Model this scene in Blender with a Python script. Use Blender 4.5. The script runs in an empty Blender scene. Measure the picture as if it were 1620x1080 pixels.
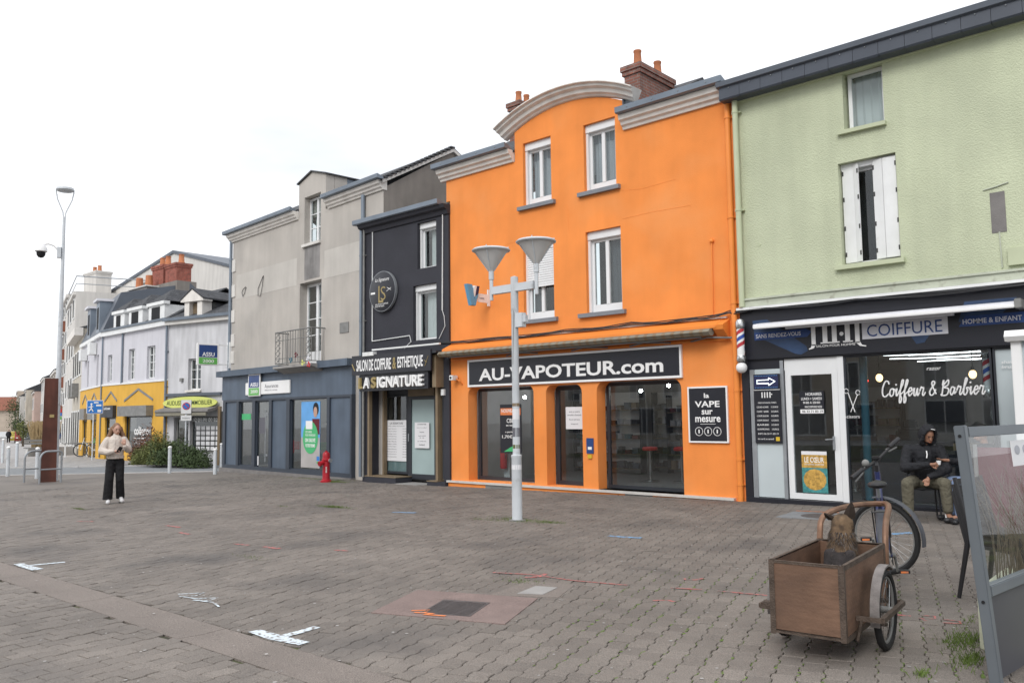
import bpy, bmesh, math, random
import numpy as np
from mathutils import Vector, Matrix
from mathutils.geometry import delaunay_2d_cdt
random.seed(7); rng = np.random.default_rng(7)
SC = bpy.context.scene; COL = SC.collection
R = math.radians
# ------------------------------------------------------------------ camera
cam = bpy.data.cameras.new('camera'); camo = bpy.data.objects.new('camera', cam); COL.objects.link(camo)
cam.sensor_width = 36; cam.lens = 29.36; cam.clip_start = .05; cam.clip_end = 2000
camo.matrix_world = Matrix(((.7394, .0680, .6699, 0), (.6732, -.0566, -.7373, 0), (-.0122, .9961, -.0876, 1.6), (0, 0, 0, 1)))
SC.camera = camo
# ------------------------------------------------------------------ sky (bright overcast)
W = bpy.data.worlds.new('World'); SC.world = W; W.use_nodes = True
nt = W.node_tree; nt.nodes.clear()
o = nt.nodes.new('ShaderNodeOutputWorld'); bg = nt.nodes.new('ShaderNodeBackground'); bg.inputs[1].default_value = .1
sky = nt.nodes.new('ShaderNodeTexSky'); sky.sky_type = 'NISHITA'; sky.sun_disc = False
sky.sun_elevation = R(52); sky.sun_rotation = R(150)
tc = nt.nodes.new('ShaderNodeTexCoord'); mp = nt.nodes.new('ShaderNodeMapping'); mp.inputs[3].default_value = (1, 1, 3)
nz = nt.nodes.new('ShaderNodeTexNoise'); nz.inputs['Scale'].default_value = 2.2; nz.inputs['Detail'].default_value = 5
cr = nt.nodes.new('ShaderNodeValToRGB')
cr.color_ramp.elements[0].position = .3; cr.color_ramp.elements[0].color = (6.6, 6.85, 7.3, 1)
cr.color_ramp.elements[1].position = .72; cr.color_ramp.elements[1].color = (10.6, 10.6, 10.7, 1)
mx = nt.nodes.new('ShaderNodeMix'); mx.data_type = 'RGBA'; mx.inputs[0].default_value = .93
L = nt.links.new
L(tc.outputs['Generated'], mp.inputs[0]); L(mp.outputs[0], nz.inputs['Vector']); L(nz.outputs[0], cr.inputs[0])
sx = nt.nodes.new('ShaderNodeSeparateXYZ'); L(tc.outputs['Generated'], sx.inputs[0]); mr = nt.nodes.new('ShaderNodeMapRange')   # standard overcast sky: brighter overhead
mr.inputs[1].default_value = 0; mr.inputs[2].default_value = 1; mr.inputs[3].default_value = .86; mr.inputs[4].default_value = 1.16; L(sx.outputs[2], mr.inputs[0])
vs_ = nt.nodes.new('ShaderNodeVectorMath'); vs_.operation = 'SCALE'; L(cr.outputs[0], vs_.inputs[0]); L(mr.outputs[0], vs_.inputs['Scale'])
L(sky.outputs[0], mx.inputs[6]); L(vs_.outputs[0], mx.inputs[7]); L(mx.outputs[2], bg.inputs[0]); L(bg.outputs[0], o.inputs[0])
# ------------------------------------------------------------------ sun behind cloud
sun = bpy.data.lights.new('sun', 'SUN'); sun.energy = 1.1; sun.angle = R(25); sun.color = (1, .97, .92)
suno = bpy.data.objects.new('sun', sun); COL.objects.link(suno)
suno.rotation_euler = Vector((-.22, .74, -.62)).to_track_quat('-Z', 'Y').to_euler()
SC.view_settings.view_transform = 'Standard'; SC.view_settings.look = 'None'
SC.view_settings.exposure = .62; SC.view_settings.gamma = 1
# ------------------------------------------------------------------ materials
MATS = {}
def mat(name, col, rough=.8, grain=None, var=.1, vs=2.0, bump=0, bs=60, metal=0, spec=.4, streak=0, speck=0, dirt=None, island=0, bdist=.02, emit=0, detail=6):
    if name in MATS: return MATS[name]
    m = bpy.data.materials.new(name); m.use_nodes = True; t = m.node_tree; N = t.nodes; Lk = t.links.new
    b = N['Principled BSDF']; b.inputs['Roughness'].default_value = rough; b.inputs['Metallic'].default_value = metal
    b.inputs['Specular IOR Level'].default_value = spec
    g = N.new('ShaderNodeNewGeometry'); c3 = tuple(col) + (1,)
    def noise(scale, det, mapping=None):
        n = N.new('ShaderNodeTexNoise'); n.inputs['Scale'].default_value = scale; n.inputs['Detail'].default_value = det
        if mapping:
            q = N.new('ShaderNodeMapping'); q.inputs[3].default_value = mapping; Lk(g.outputs['Position'], q.inputs[0]); Lk(q.outputs[0], n.inputs['Vector'])
        else: Lk(g.outputs['Position'], n.inputs['Vector'])
        return n
    def mul(sock, fac, lo, hi, frm=(.3, .7)):
        r = N.new('ShaderNodeMapRange'); r.inputs[1].default_value, r.inputs[2].default_value = frm
        r.inputs[3].default_value, r.inputs[4].default_value = lo, hi; Lk(fac, r.inputs[0])
        v = N.new('ShaderNodeVectorMath'); v.operation = 'SCALE'; Lk(sock, v.inputs[0]); Lk(r.outputs[0], v.inputs['Scale']); return v.outputs[0]
    rgb = N.new('ShaderNodeRGB'); rgb.outputs[0].default_value = c3; s = rgb.outputs[0]
    if var: s = mul(s, noise(vs, detail).outputs[0], 1 - var, 1 + var)
    if grain: s = mul(s, noise(6, 5, grain).outputs[0], .86, 1.10, (.35, .65))
    if streak: s = mul(s, noise(4, 4, (1, 1, .12)).outputs[0], 1 - streak, 1 + streak * .25, (.35, .62))
    if speck: s = mul(s, noise(150, 3).outputs[0], 1 - speck, 1 + speck * 1.25, (.34, .66))
    if island:
        s = mul(s, g.outputs['Random Per Island'], 1 - island, 1 + island, (0, 1))
        oi = N.new('ShaderNodeObjectInfo'); s = mul(s, oi.outputs['Random'], 1 - island, 1 + island, (0, 1))
    if dirt:
        dc, lo, hi, sc = dirt; k = N.new('ShaderNodeMix'); k.data_type = 'RGBA'; r = N.new('ShaderNodeMapRange')
        r.inputs[1].default_value, r.inputs[2].default_value = lo, hi; Lk(noise(sc, 8).outputs[0], r.inputs[0])
        Lk(r.outputs[0], k.inputs[0]); Lk(s, k.inputs[6]); k.inputs[7].default_value = tuple(dc) + (1,); s = k.outputs[2]
    Lk(s, b.inputs['Base Color'])
    if bump:
        bp = N.new('ShaderNodeBump'); bp.inputs['Strength'].default_value = bump; bp.inputs['Distance'].default_value = bdist
        Lk(noise(bs, 4).outputs[0], bp.inputs['Height']); Lk(bp.outputs[0], b.inputs['Normal'])
    if emit:
        b.inputs['Emission Color'].default_value = c3; b.inputs['Emission Strength'].default_value = emit
    MATS[name] = m; return m
def glassmat(name, tint=(.86, .9, .9), ior=1.5, rough=.01):
    if name in MATS: return MATS[name]
    m = bpy.data.materials.new(name); m.use_nodes = True; t = m.node_tree; N = t.nodes; N.clear(); Lk = t.links.new
    out = N.new('ShaderNodeOutputMaterial'); a = N.new('ShaderNodeBsdfTransparent'); a.inputs[0].default_value = tint + (1,)
    g = N.new('ShaderNodeBsdfGlossy'); g.inputs['Roughness'].default_value = rough; g.inputs[0].default_value = (1, 1, 1, 1)
    f = N.new('ShaderNodeFresnel'); x = N.new('ShaderNodeMixShader'); ge = N.new('ShaderNodeNewGeometry'); mm = N.new('ShaderNodeMix')
    mm.inputs[2].default_value = ior; mm.inputs[3].default_value = 1 / ior; Lk(ge.outputs['Backfacing'], mm.inputs[0]); Lk(mm.outputs[0], f.inputs[0])   # same reflectance on both faces of the thin pane
    Lk(f.outputs[0], x.inputs[0]); Lk(a.outputs[0], x.inputs[1]); Lk(g.outputs[0], x.inputs[2]); Lk(x.outputs[0], out.inputs[0])
    MATS[name] = m; return m
glass = glassmat('window_glass'); shopglass = glassmat('shop_glass', (.80, .84, .85), 1.6)
def brickmat(name, c1, c2, mortar, sx=4.6, w=.22, h=.07):
    m = bpy.data.materials.new(name); m.use_nodes = True; t = m.node_tree; N = t.nodes; Lk = t.links.new; b = N['Principled BSDF']
    b.inputs['Roughness'].default_value = .9
    g = N.new('ShaderNodeNewGeometry'); sp = N.new('ShaderNodeSeparateXYZ'); ad = N.new('ShaderNodeMath'); cb = N.new('ShaderNodeCombineXYZ')
    Lk(g.outputs['Position'], sp.inputs[0]); Lk(sp.outputs[0], ad.inputs[0]); Lk(sp.outputs[1], ad.inputs[1]); Lk(ad.outputs[0], cb.inputs[0]); Lk(sp.outputs[2], cb.inputs[1])
    k = N.new('ShaderNodeTexBrick'); k.inputs['Color1'].default_value = c1 + (1,); k.inputs['Color2'].default_value = c2 + (1,); k.inputs['Mortar'].default_value = mortar + (1,)
    k.inputs['Scale'].default_value = 1; k.inputs['Brick Width'].default_value = w; k.inputs['Row Height'].default_value = h; k.inputs['Mortar Size'].default_value = .009
    n = N.new('ShaderNodeTexNoise'); n.inputs['Scale'].default_value = 5; mxx = N.new('ShaderNodeMix'); mxx.data_type = 'RGBA'; mxx.blend_type = 'MULTIPLY'; mxx.inputs[0].default_value = .7
    Lk(g.outputs['Position'], n.inputs['Vector']); rr = N.new('ShaderNodeMapRange'); rr.inputs[1].default_value = .3; rr.inputs[2].default_value = .7; rr.inputs[3].default_value = .55; rr.inputs[4].default_value = 1.2; Lk(n.outputs[0], rr.inputs[0])
    Lk(cb.outputs[0], k.inputs['Vector']); Lk(k.outputs[0], mxx.inputs[6]); Lk(rr.outputs[0], mxx.inputs[7]); Lk(mxx.outputs[2], b.inputs['Base Color'])
    bp = N.new('ShaderNodeBump'); bp.inputs['Strength'].default_value = .8; bp.inputs['Distance'].default_value = .01; bp.invert = True
    Lk(k.outputs['Fac'], bp.inputs['Height']); Lk(bp.outputs[0], b.inputs['Normal']); MATS[name] = m; return m
# ------------------------------------------------------------------ mesh helpers
def tag(o, label=None, cat=None, group=None, kind=None):
    if label: o['label'] = label
    if cat: o['category'] = cat
    if group: o['group'] = group
    if kind: o['kind'] = kind
    return o
def empty(name, loc=(0, 0, 0), rz=0, label=None, cat=None, group=None, rot=None):
    e = bpy.data.objects.new(name, None); COL.objects.link(e); e.empty_display_size = .2
    e.location = loc; e.rotation_euler = rot if rot else (0, 0, rz); return tag(e, label, cat, group)
class MB:
    def __init__(s): s.v = []; s.f = []
    def add(s, vs, fs):
        k = len(s.v); s.v += [tuple(x) for x in vs]; s.f += [tuple(i + k for i in f) for f in fs]; return s
    def box(s, x0, x1, y0, y1, z0, z1, M=None):
        vs = [(x, y, z) for z in (z0, z1) for y in (y0, y1) for x in (x0, x1)]
        if M: vs = [M @ Vector(v) for v in vs]
        return s.add(vs, [(0, 2, 3, 1), (4, 5, 7, 6), (0, 1, 5, 4), (2, 6, 7, 3), (0, 4, 6, 2), (1, 3, 7, 5)])
    def bev(s, x0, x1, y0, y1, z0, z1, b=.01):
        bm = bmesh.new(); bmesh.ops.create_cube(bm, size=1)
        for v in bm.verts: v.co = Vector(((x0 + x1) / 2 + v.co.x * (x1 - x0), (y0 + y1) / 2 + v.co.y * (y1 - y0), (z0 + z1) / 2 + v.co.z * (z1 - z0)))
        bmesh.ops.bevel(bm, geom=bm.edges[:], offset=b, segments=2, affect='EDGES'); bm.verts.index_update()
        s.add([v.co[:] for v in bm.verts], [[v.index for v in f.verts] for f in bm.faces]); bm.free(); return s
    def prism(s, poly, f0, f1, ax='xz'):
        n = len(poly)
        if ax == 'xz': P = lambda a, b, d: (a, d, b)
        elif ax == 'yz': P = lambda a, b, d: (d, a, b)
        else: P = lambda a, b, d: (a, b, d)
        vs = [P(a, b, f0) for a, b in poly] + [P(a, b, f1) for a, b in poly]
        fs = [tuple(range(n))[::-1], tuple(range(n, 2 * n))] + [(i, (i + 1) % n, n + (i + 1) % n, n + i) for i in range(n)]
        return s.add(vs, fs)
    def tube(s, pts, r, n=8, cap=True, closed=False):
        pts = [Vector(p) for p in pts]; m = len(pts); rs = r if isinstance(r, (list, tuple)) else [r] * m
        base = len(s.v); up = None
        for i, p in enumerate(pts):
            if closed: d = (pts[(i + 1) % m] - pts[i - 1])
            else: d = pts[min(i + 1, m - 1)] - pts[max(i - 1, 0)]
            d.normalize()
            if up is None: a = d.orthogonal().normalized()
            else:
                a = up - d * up.dot(d); a = a.normalized() if a.length > 1e-5 else d.orthogonal().normalized()
            up = a; b = d.cross(a)
            for k in range(n):
                t = 2 * math.pi * k / n; s.v.append(tuple(p + (a * math.cos(t) + b * math.sin(t)) * rs[i]))
        for i in range(m if closed else m - 1):
            j = (i + 1) % m
            for k in range(n): s.f.append((base + i * n + k, base + i * n + (k + 1) % n, base + j * n + (k + 1) % n, base + j * n + k))
        if cap and not closed:
            s.f.append(tuple(base + k for k in range(n))[::-1]); s.f.append(tuple(base + (m - 1) * n + k for k in range(n)))
        return s
    def cyl(s, p, q, r, r2=None, n=12): return s.tube([p, q], [r, r if r2 is None else r2], n)
    def lathe(s, prof, n=16, M=None):
        k = len(s.v); vs = []
        for r, z in prof:
            for i in range(n):
                t = 2 * math.pi * i / n; vs.append(Vector((r * math.cos(t), r * math.sin(t), z)))
        if M: vs = [M @ v for v in vs]
        m = len(prof); fs = [(j * n + i, j * n + (i + 1) % n, (j + 1) * n + (i + 1) % n, (j + 1) * n + i) for j in range(m - 1) for i in range(n)]
        if prof[0][0] > 1e-4: fs.append(tuple(range(n))[::-1])
        if prof[-1][0] > 1e-4: fs.append(tuple((m - 1) * n + i for i in range(n)))
        return s.add(vs, fs)
    def ball(s, c, r, rot=None, nu=10, nv=7):
        rr = r if isinstance(r, (list, tuple)) else (r, r, r); c = Vector(c); vs = []
        vs.append(Vector((0, 0, -rr[2])))
        for j in range(1, nv):
            a = -math.pi / 2 + math.pi * j / nv
            for i in range(nu):
                t = 2 * math.pi * i / nu; vs.append(Vector((rr[0] * math.cos(a) * math.cos(t), rr[1] * math.cos(a) * math.sin(t), rr[2] * math.sin(a))))
        vs.append(Vector((0, 0, rr[2])))
        if rot: vs = [rot @ v for v in vs]
        fs = [(0, 1 + (i + 1) % nu, 1 + i) for i in range(nu)]
        for j in range(nv - 2): fs += [(1 + j * nu + i, 1 + j * nu + (i + 1) % nu, 1 + (j + 1) * nu + (i + 1) % nu, 1 + (j + 1) * nu + i) for i in range(nu)]
        e = len(vs) - 1; k = 1 + (nv - 2) * nu; fs += [(k + i, k + (i + 1) % nu, e) for i in range(nu)]
        return s.add([c + v for v in vs], fs)
    def capsule(s, p, q, r1, r2=None, n=10):
        p = Vector(p); q = Vector(q); r2 = r1 if r2 is None else r2; d = (q - p); d = d.normalized() if d.length > 1e-6 else Vector((0, 0, 1))
        pts = []; rs = []
        for a in (80, 50, 20): pts.append(p - d * r1 * math.sin(R(a))); rs.append(r1 * math.cos(R(a)))
        pts += [p, q]; rs += [r1, r2]
        for a in (20, 50, 80): pts.append(q + d * r2 * math.sin(R(a))); rs.append(r2 * math.cos(R(a)))
        return s.tube(pts, rs, n)
    def chain(s, pts, rs):
        for i in range(len(pts) - 1): s.capsule(pts[i], pts[i + 1], rs[i], rs[i + 1])
        return s
    def mesh(s, name):
        me = bpy.data.meshes.new(name); me.from_pydata(s.v, [], s.f); me.update(); return me
    def build(s, name, m, parent=None, smooth=False, label=None, loc=None):
        me = s.mesh(name); me.materials.append(m if not isinstance(m, str) else MATS[m])
        bm = bmesh.new(); bm.from_mesh(me); bmesh.ops.recalc_face_normals(bm, faces=bm.faces[:]); bm.to_mesh(me); bm.free()
        if smooth: me.shade_smooth(); me.set_sharp_from_angle(angle=R(38))
        ob = bpy.data.objects.new(name, me); COL.objects.link(ob)
        if parent: ob.parent = parent
        if loc: ob.location = loc
        if label: ob['label'] = label
        return ob
def B(name, m, parent, *a, label=None):           # one box part
    return MB().box(*a).build(name, m, parent, label=label)
def copy_tree(o, parent=None):
    c = o.copy(); COL.objects.link(c); c.parent = parent
    for ch in list(o.children): copy_tree(ch, c)
    return c
def inpoly(x, y, P):
    r = False; n = len(P)
    for i in range(n):
        x1, y1 = P[i]; x2, y2 = P[i - 1]
        if (y1 > y) != (y2 > y) and x < (x2 - x1) * (y - y1) / (y2 - y1) + x1: r = not r
    return r
def wallmesh(outer, holes, y0=0, y1=.35):
    """facade sheet with openings: front face at y0, reveals back to y1"""
    pts = []; ed = []
    for lp in [outer] + holes:
        k = len(pts); pts += [Vector(p) for p in lp]; ed += [(k + i, k + (i + 1) % len(lp)) for i in range(len(lp))]
    v, e, f, *_ = delaunay_2d_cdt(pts, ed, [], 0, 1e-5)
    mb = MB(); tri = []
    for t in f:
        cx = sum(v[i].x for i in t) / len(t); cy = sum(v[i].y for i in t) / len(t)
        if inpoly(cx, cy, outer) and not any(inpoly(cx, cy, h) for h in holes): tri.append(t)
    mb.add([(p.x, y0, p.y) for p in v], tri)
    for lp in [outer] + holes:
        n = len(lp); mb.add([(a, y0, b) for a, b in lp] + [(a, y1, b) for a, b in lp], [(i, (i + 1) % n, n + (i + 1) % n, n + i) for i in range(n)])
    return mb
def rect(a, b, c, d): return [(a, c), (b, c), (b, d), (a, d)]
def rrect(a, b, c, d, r, bottom=False, n=5):
    P = [(a, c), (b, c)] if not bottom else []
    def arc(cx, cy, a0): return [(cx + r * math.cos(R(a0 + 90 * k / n)), cy + r * math.sin(R(a0 + 90 * k / n))) for k in range(n + 1)]
    if bottom: P += arc(a + r, c + r, 180) + arc(b - r, c + r, 270)
    return P + arc(b - r, d - r, 0) + arc(a + r, d - r, 90)
def lettering(txt, m, parent, x0, x1, z0, z1, y, depth=.006, weight=0, shear=0, name='lettering', fit=True, spacing=1):
    cu = bpy.data.curves.new('t', 'FONT'); cu.body = txt; cu.extrude = .001; cu.offset = weight; cu.shear = shear; cu.resolution_u = 3; cu.space_character = spacing
    ob = bpy.data.objects.new('t', cu); COL.objects.link(ob); me = bpy.data.meshes.new_from_object(ob)
    bpy.data.objects.remove(ob); bpy.data.curves.remove(cu)
    n = len(me.vertices); co = np.empty(n * 3); me.vertices.foreach_get('co', co); co = co.reshape(-1, 3)
    mn = co.min(0); mxx = co.max(0); s = np.maximum(mxx - mn, 1e-6)
    q = np.empty_like(co); q[:, 0] = x0 + (co[:, 0] - mn[0]) / s[0] * (x1 - x0); q[:, 2] = z0 + (co[:, 1] - mn[1]) / s[1] * (z1 - z0)
    q[:, 1] = y - (co[:, 2] - mn[2]) / s[2] * depth
    me.vertices.foreach_set('co', q.ravel()); me.update(); me.materials.clear(); me.materials.append(m if not isinstance(m, str) else MATS[m]); me.name = name
    o2 = bpy.data.objects.new(name, me); COL.objects.link(o2); o2.parent = parent; return o2
def blob(name, mb, voxel, m, parent=None, it=2, zmin=None):
    me = mb.mesh(name); bm = bmesh.new(); bm.from_mesh(me); bmesh.ops.recalc_face_normals(bm, faces=bm.faces[:]); bm.to_mesh(me); bm.free()
    ob = bpy.data.objects.new(name, me); COL.objects.link(ob)
    md = ob.modifiers.new('r', 'REMESH'); md.mode = 'VOXEL'; md.voxel_size = voxel
    if it: sm = ob.modifiers.new('s', 'SMOOTH'); sm.factor = .5; sm.iterations = it
    dg = bpy.context.evaluated_depsgraph_get(); ev = bpy.data.meshes.new_from_object(ob.evaluated_get(dg))
    ob.modifiers.clear(); ob.data = ev; bpy.data.meshes.remove(me); ev.name = name
    if zmin is not None:
        for v in ev.vertices:
            if v.co.z < zmin: v.co.z = zmin + (v.co.z - zmin) * .06
    ev.materials.clear(); ev.materials.append(m if not isinstance(m, str) else MATS[m]); ev.shade_smooth()
    if parent: ob.parent = parent
    return ob
def window(par, u0, u1, z0, z1, v, fm='white_pvc', fw=.05, cols=2, rows=1, box=0, rail=0, curtain=None, name='window', gm=None, low=0, dark='room_dark'):
    """frame part with pane sub-parts, set at depth v; optional roller-shutter box and rails"""
    mb = MB(); zt = z1 - box; a, b = u0 + rail, u1 - rail
    mb.box(a, a + fw, v, v + .06, z0, zt).box(b - fw, b, v, v + .06, z0, zt).box(a + fw, b - fw, v, v + .06, z0, z0 + fw + low).box(a + fw, b - fw, v, v + .06, zt - fw, zt)
    W_ = (b - a - 2 * fw) / cols
    for i in range(1, cols): x = a + fw + W_ * i; mb.box(x - fw * .75, x + fw * .75, v - .01, v + .055, z0 + fw + low, zt - fw)
    zz0, zz1 = z0 + fw + low, zt - fw; H_ = (zz1 - zz0) / rows
    for j in range(1, rows): z = zz0 + H_ * j; mb.box(a + fw, b - fw, v + .005, v + .04, z - .013, z + .013)
    f = mb.build(name, fm, par)
    for i in range(cols):
        B('pane', gm or glass, f, a + fw + W_ * i, a + fw + W_ * (i + 1), v + .026, v + .032, zz0, zz1)
    if box: MB().bev(u0, u1, v - .09, v + .06, zt, z1, .008).build('shutter_box', fm, f)
    if rail: MB().box(u0, u0 + rail, v - .07, v + .05, z0, zt).box(u1 - rail, u1, v - .07, v + .05, z0, zt).build('shutter_rail', fm, f)
    if curtain:
        c0, c1 = curtain[1], curtain[2]; n = 14; mb = MB(); aa = a + (b - a) * c0; bb = a + (b - a) * c1
        vs = []; 
        for i in range(n + 1):
            x = aa + (bb - aa) * i / n; y = v + .16 + .018 * math.sin(i * 2.1); vs += [(x, y, zz0 - .03), (x, y, zz1 + .03)]
        mb.add(vs, [(2 * i, 2 * i + 2, 2 * i + 3, 2 * i + 1) for i in range(n)]); mb.build('curtain', curtain[0], f, smooth=True)
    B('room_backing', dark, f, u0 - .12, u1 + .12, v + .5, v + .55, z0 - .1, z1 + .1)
    return f
def sill(par, u0, u1, z0, z1, m, out=.1, name='sill', inn=.2):
    return MB().prism([(-out, z0), (-out, z1 - .015), (inn, z1 + .012), (inn, z0)], u0, u1, 'yz').build(name, m, par)
def gz(x):
    if x > -28: return .012 * (x + 7.37)
    if x > -45: return -.2476
    return -.2476 + .012 * (x + 45)
def facing(x, y): return math.atan2(-x, -(-y)) if False else math.atan2(-x, y)
# ------------------------------------------------------------------ material list
mat('orange_render', (.82, .265, .060), .85, None, .08, 1.2, .4, 55, streak=.035, detail=8, bdist=.012, dirt=((.80, .31, .10), .50, .85, .8))
mat('orange_gloss', (.80, .25, .045), .5, None, .05, 2)
mat('green_render', (.515, .555, .395), .9, None, .10, .7, .75, 42, streak=.06, bdist=.022, dirt=((.42, .45, .33), .52, .85, .5))
mat('green_smooth', (.48, .52, .36), .75, None, .06, 2)
mat('green_weathered', (.46, .49, .40), .85, None, .14, 3, .3, 40, dirt=((.2, .18, .14), .58, .8, 6))
mat('black_render', (.034, .035, .045), .8, None, .12, 1.5, .4, 60)
mat('grey_render', (.46, .43, .395), .92, None, .08, .9, .3, 40, streak=.06, dirt=((.30, .285, .27), .50, .95, .55)); mat('grey_band', (.50, .475, .44), .92, None, .08, 1.2, .3, 40, streak=.05); mat('grey_stain', (.26, .25, .245), .92, None, .2, 2.5, .3, 40, streak=.3)
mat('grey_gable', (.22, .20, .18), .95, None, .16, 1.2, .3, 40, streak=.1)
mat('stone_trim', (.70, .67, .63), .85, None, .1, 3, .2, 30, streak=.06)
mat('stone_white', (.62, .60, .57), .85, None, .08, 3)
mat('slate', (.060, .062, .068), .6, None, .22, 2, .5, 14, dirt=((.12, .12, .10), .55, .8, 3))
mat('zinc', (.19, .225, .27), .45, None, .1, 2, metal=.3)
mat('zinc_dark', (.10, .115, .14), .5, None, .08, 2, metal=.2)
mat('slate_panel', (.058, .068, .088), .45, None, .08, 2)
mat('white_pvc', (.74, .75, .76), .35, None, .04, 2)
mat('white_paint', (.72, .73, .73), .5, None, .06, 3, dirt=((.5, .48, .44), .62, .9, 5))
mat('sill_grey', (.20, .215, .24), .7, None, .08, 3)
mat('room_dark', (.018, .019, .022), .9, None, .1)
mat('curtain_grey', (.40, .41, .45), .9, None, .05); mat('curtain_dark', (.10, .105, .12), .9, None, .1)
mat('curtain_white', (.62, .62, .62), .9, None, .05)
mat('anthracite', (.030, .034, .042), .45, None, .06, 2); mat('shop_blue', (.088, .117, .160), .55, None, .12, 1.6, streak=.12)
mat('shop_blue_dark', (.040, .050, .068), .5, None, .08); mat('sign_black', (.019, .020, .027), .35, None, .05)
mat('sign_white', (.80, .80, .80), .4, None, .02); mat('gold', (.33, .255, .11), .5, None, .05); mat('plinth_stone', (.19, .18, .175), .85, None, .15, 4, .3, 60)
mat('marble', (.55, .53, .50), .5, None, .1, 4); mat('wood_brown', (.20, .15, .095), .6, None, .15, 3); mat('terracotta', (.42, .16, .075), .85, None, .15, 4)
mat('iron', (.05, .05, .05), .5, None, .1); mat('iron_grey', (.20, .20, .195), .6, None, .15, 6); mat('galv', (.33, .35, .37), .42, None, .1, 6, metal=.45)
mat('lamp_grey', (.55, .58, .61), .5, None, .07, 5, dirt=((.24, .24, .23), .6, .85, 7)); mat('lamp_shade', (.60, .59, .58), .35, None, .05)
mat('rust_steel', (.095, .033, .022), .75, None, .25, 2.5, .3, 60, streak=.25); mat('hydrant_red', (.36, .012, .022), .35, None, .12, 6)
mat('concrete', (.30, .29, .28), .9, None, .12, 3, .3, 60); mat('asphalt', (.20, .21, .22), .9, None, .12, 1.5, .4, 150, speck=.18)
mat('pale_paving', (.36, .35, .345), .9, None, .12, 1.2, .3, 60, speck=.12); mat('kerb_stone', (.42, .41, .40), .85, None, .1, 3, .2, 60)
mat('soil_joint', (.052, .048, .034), .95, None, .3, 6, .6, 80, dirt=((.075, .095, .02), .5, .66, 1.3))
mat('paver', (.164, .144, .127), .74, None, .16, .55, .5, 190, speck=.36, island=.12, bdist=.004, dirt=((.085, .078, .074), .52, .78, .9))
mat('paver_far', (.168, .149, .132), .75, None, .16, .7, .4, 60, speck=.25, dirt=((.11, .10, .098), .54, .78, 1.1))
mat('channel_stone', (.178, .153, .136), .85, None, .1, 1.5, .5, 200, speck=.4, bdist=.004)
mat('pink_surround', (.195, .145, .132), .85, None, .12, 4, .4, 200, speck=.3, bdist=.004); mat('cast_iron', (.085, .075, .075), .6, None, .15, 6, .3, 60)
mat('paint_white', (.60, .67, .72), .7, None, .1, 20, dirt=((.20, .18, .17), .47, .62, 30)); mat('paint_red', (.46, .13, .12), .7, None, .15, 20, dirt=((.17, .15, .14), .42, .62, 30))
mat('paint_orange', (.75, .22, .07), .7, None, .1, 20, dirt=((.25, .2, .18), .55, .7, 24)); mat('paint_blue', (.16, .34, .56), .7, None, .1, 20, dirt=((.17, .15, .15), .44, .62, 26))
mat('gum', (.40, .385, .37), .8, None, .2, 8)
mat('tyre', (.018, .018, .019), .8, None, .2, 20, .2, 200); mat('chrome', (.5, .5, .5), .25, None, .05, metal=.9); mat('black_plastic', (.018, .018, .020), .45, None, .1)
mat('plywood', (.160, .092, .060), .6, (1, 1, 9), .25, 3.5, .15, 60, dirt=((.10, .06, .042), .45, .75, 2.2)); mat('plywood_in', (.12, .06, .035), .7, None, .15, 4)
mat('old_iron', (.10, .075, .06), .55, None, .3, 14, .4, 120, metal=.4); mat('copper_tube', (.20, .115, .075), .45, None, .25, 10, metal=.5)
mat('bike_blue', (.035, .045, .13), .3, None, .08); mat('fender_grey', (.06, .064, .075), .5, None, .15, 10); mat('fender_worn', (.19, .172, .165), .7, None, .25, 14, .3, 100)
mat('skin', (.50, .30, .23), .55, None, .06, 8); mat('skin_tan', (.30, .155, .10), .55, None, .06, 8); mat('cream_wool', (.56, .50, .45), .95, None, .10, 9, .7, 24, bdist=.03)
mat('black_cloth', (.010, .010, .012), .9, None, .2, 9, .8, 14, bdist=.04); mat('dark_coat', (.014, .015, .019), .8, None, .2, 9, .8, 20, bdist=.04); mat('khaki', (.115, .105, .075), .9, None, .15, 8, .8, 18, bdist=.04)
mat('hair_light', (.22, .125, .075), .6, None, .2, 30, .4, 120); mat('hair_black', (.010, .009, .009), .5, None, .1); mat('denim', (.20, .27, .42), .85, None, .12, 10)
mat('shoe_white', (.62, .62, .63), .5, None, .1); mat('burgundy', (.12, .015, .025), .8, None, .1)
mat('dog_tan', (.185, .122, .072), .95, None, .28, 22, .8, 150, dirt=((.05, .035, .026), .46, .68, 13)); mat('dog_dark', (.042, .036, .036), .9, None, .3, 16, .8, 150, dirt=((.16, .125, .095), .55, .8, 12)); mat('dog_ear', (.03, .02, .015), .9, None, .2)
mat('led', (1, 1, 1), .5, var=0, emit=4); mat('bulb_warm', (1, .66, .30), .5, None, 0, emit=3); mat('spot_fill_white', (1, .97, .92), .5, None, 0, emit=80); mat('led_red', (1, .05, .04), .5, None, 0, emit=4)  # spot glow set strong so the added fill lamps light up the shops
mat('led_white', (.9, 1, .95), .5, None, 0, emit=2.2); mat('lavender', (.57, .565, .605), .9, None, .05, 1, .2, 30, streak=.06); mat('yellow_paint', (.66, .375, .055), .8, None, .06, 1.2, streak=.05)
mat('white_wash', (.56, .56, .58), .9, None, .1, 1, .2, 30, streak=.14); mat('cream_wall', (.50, .46, .39), .9, None, .1, 1, streak=.15); mat('pale_wall', (.58, .56, .53), .9, None, .08, .6, streak=.1)
mat('roof_red', (.22, .085, .055), .9, None, .2, 2); mat('beige_wall', (.45, .38, .31), .9, None, .1, 1); mat('pink_wall', (.50, .38, .33), .9, None, .1, 1)
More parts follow.
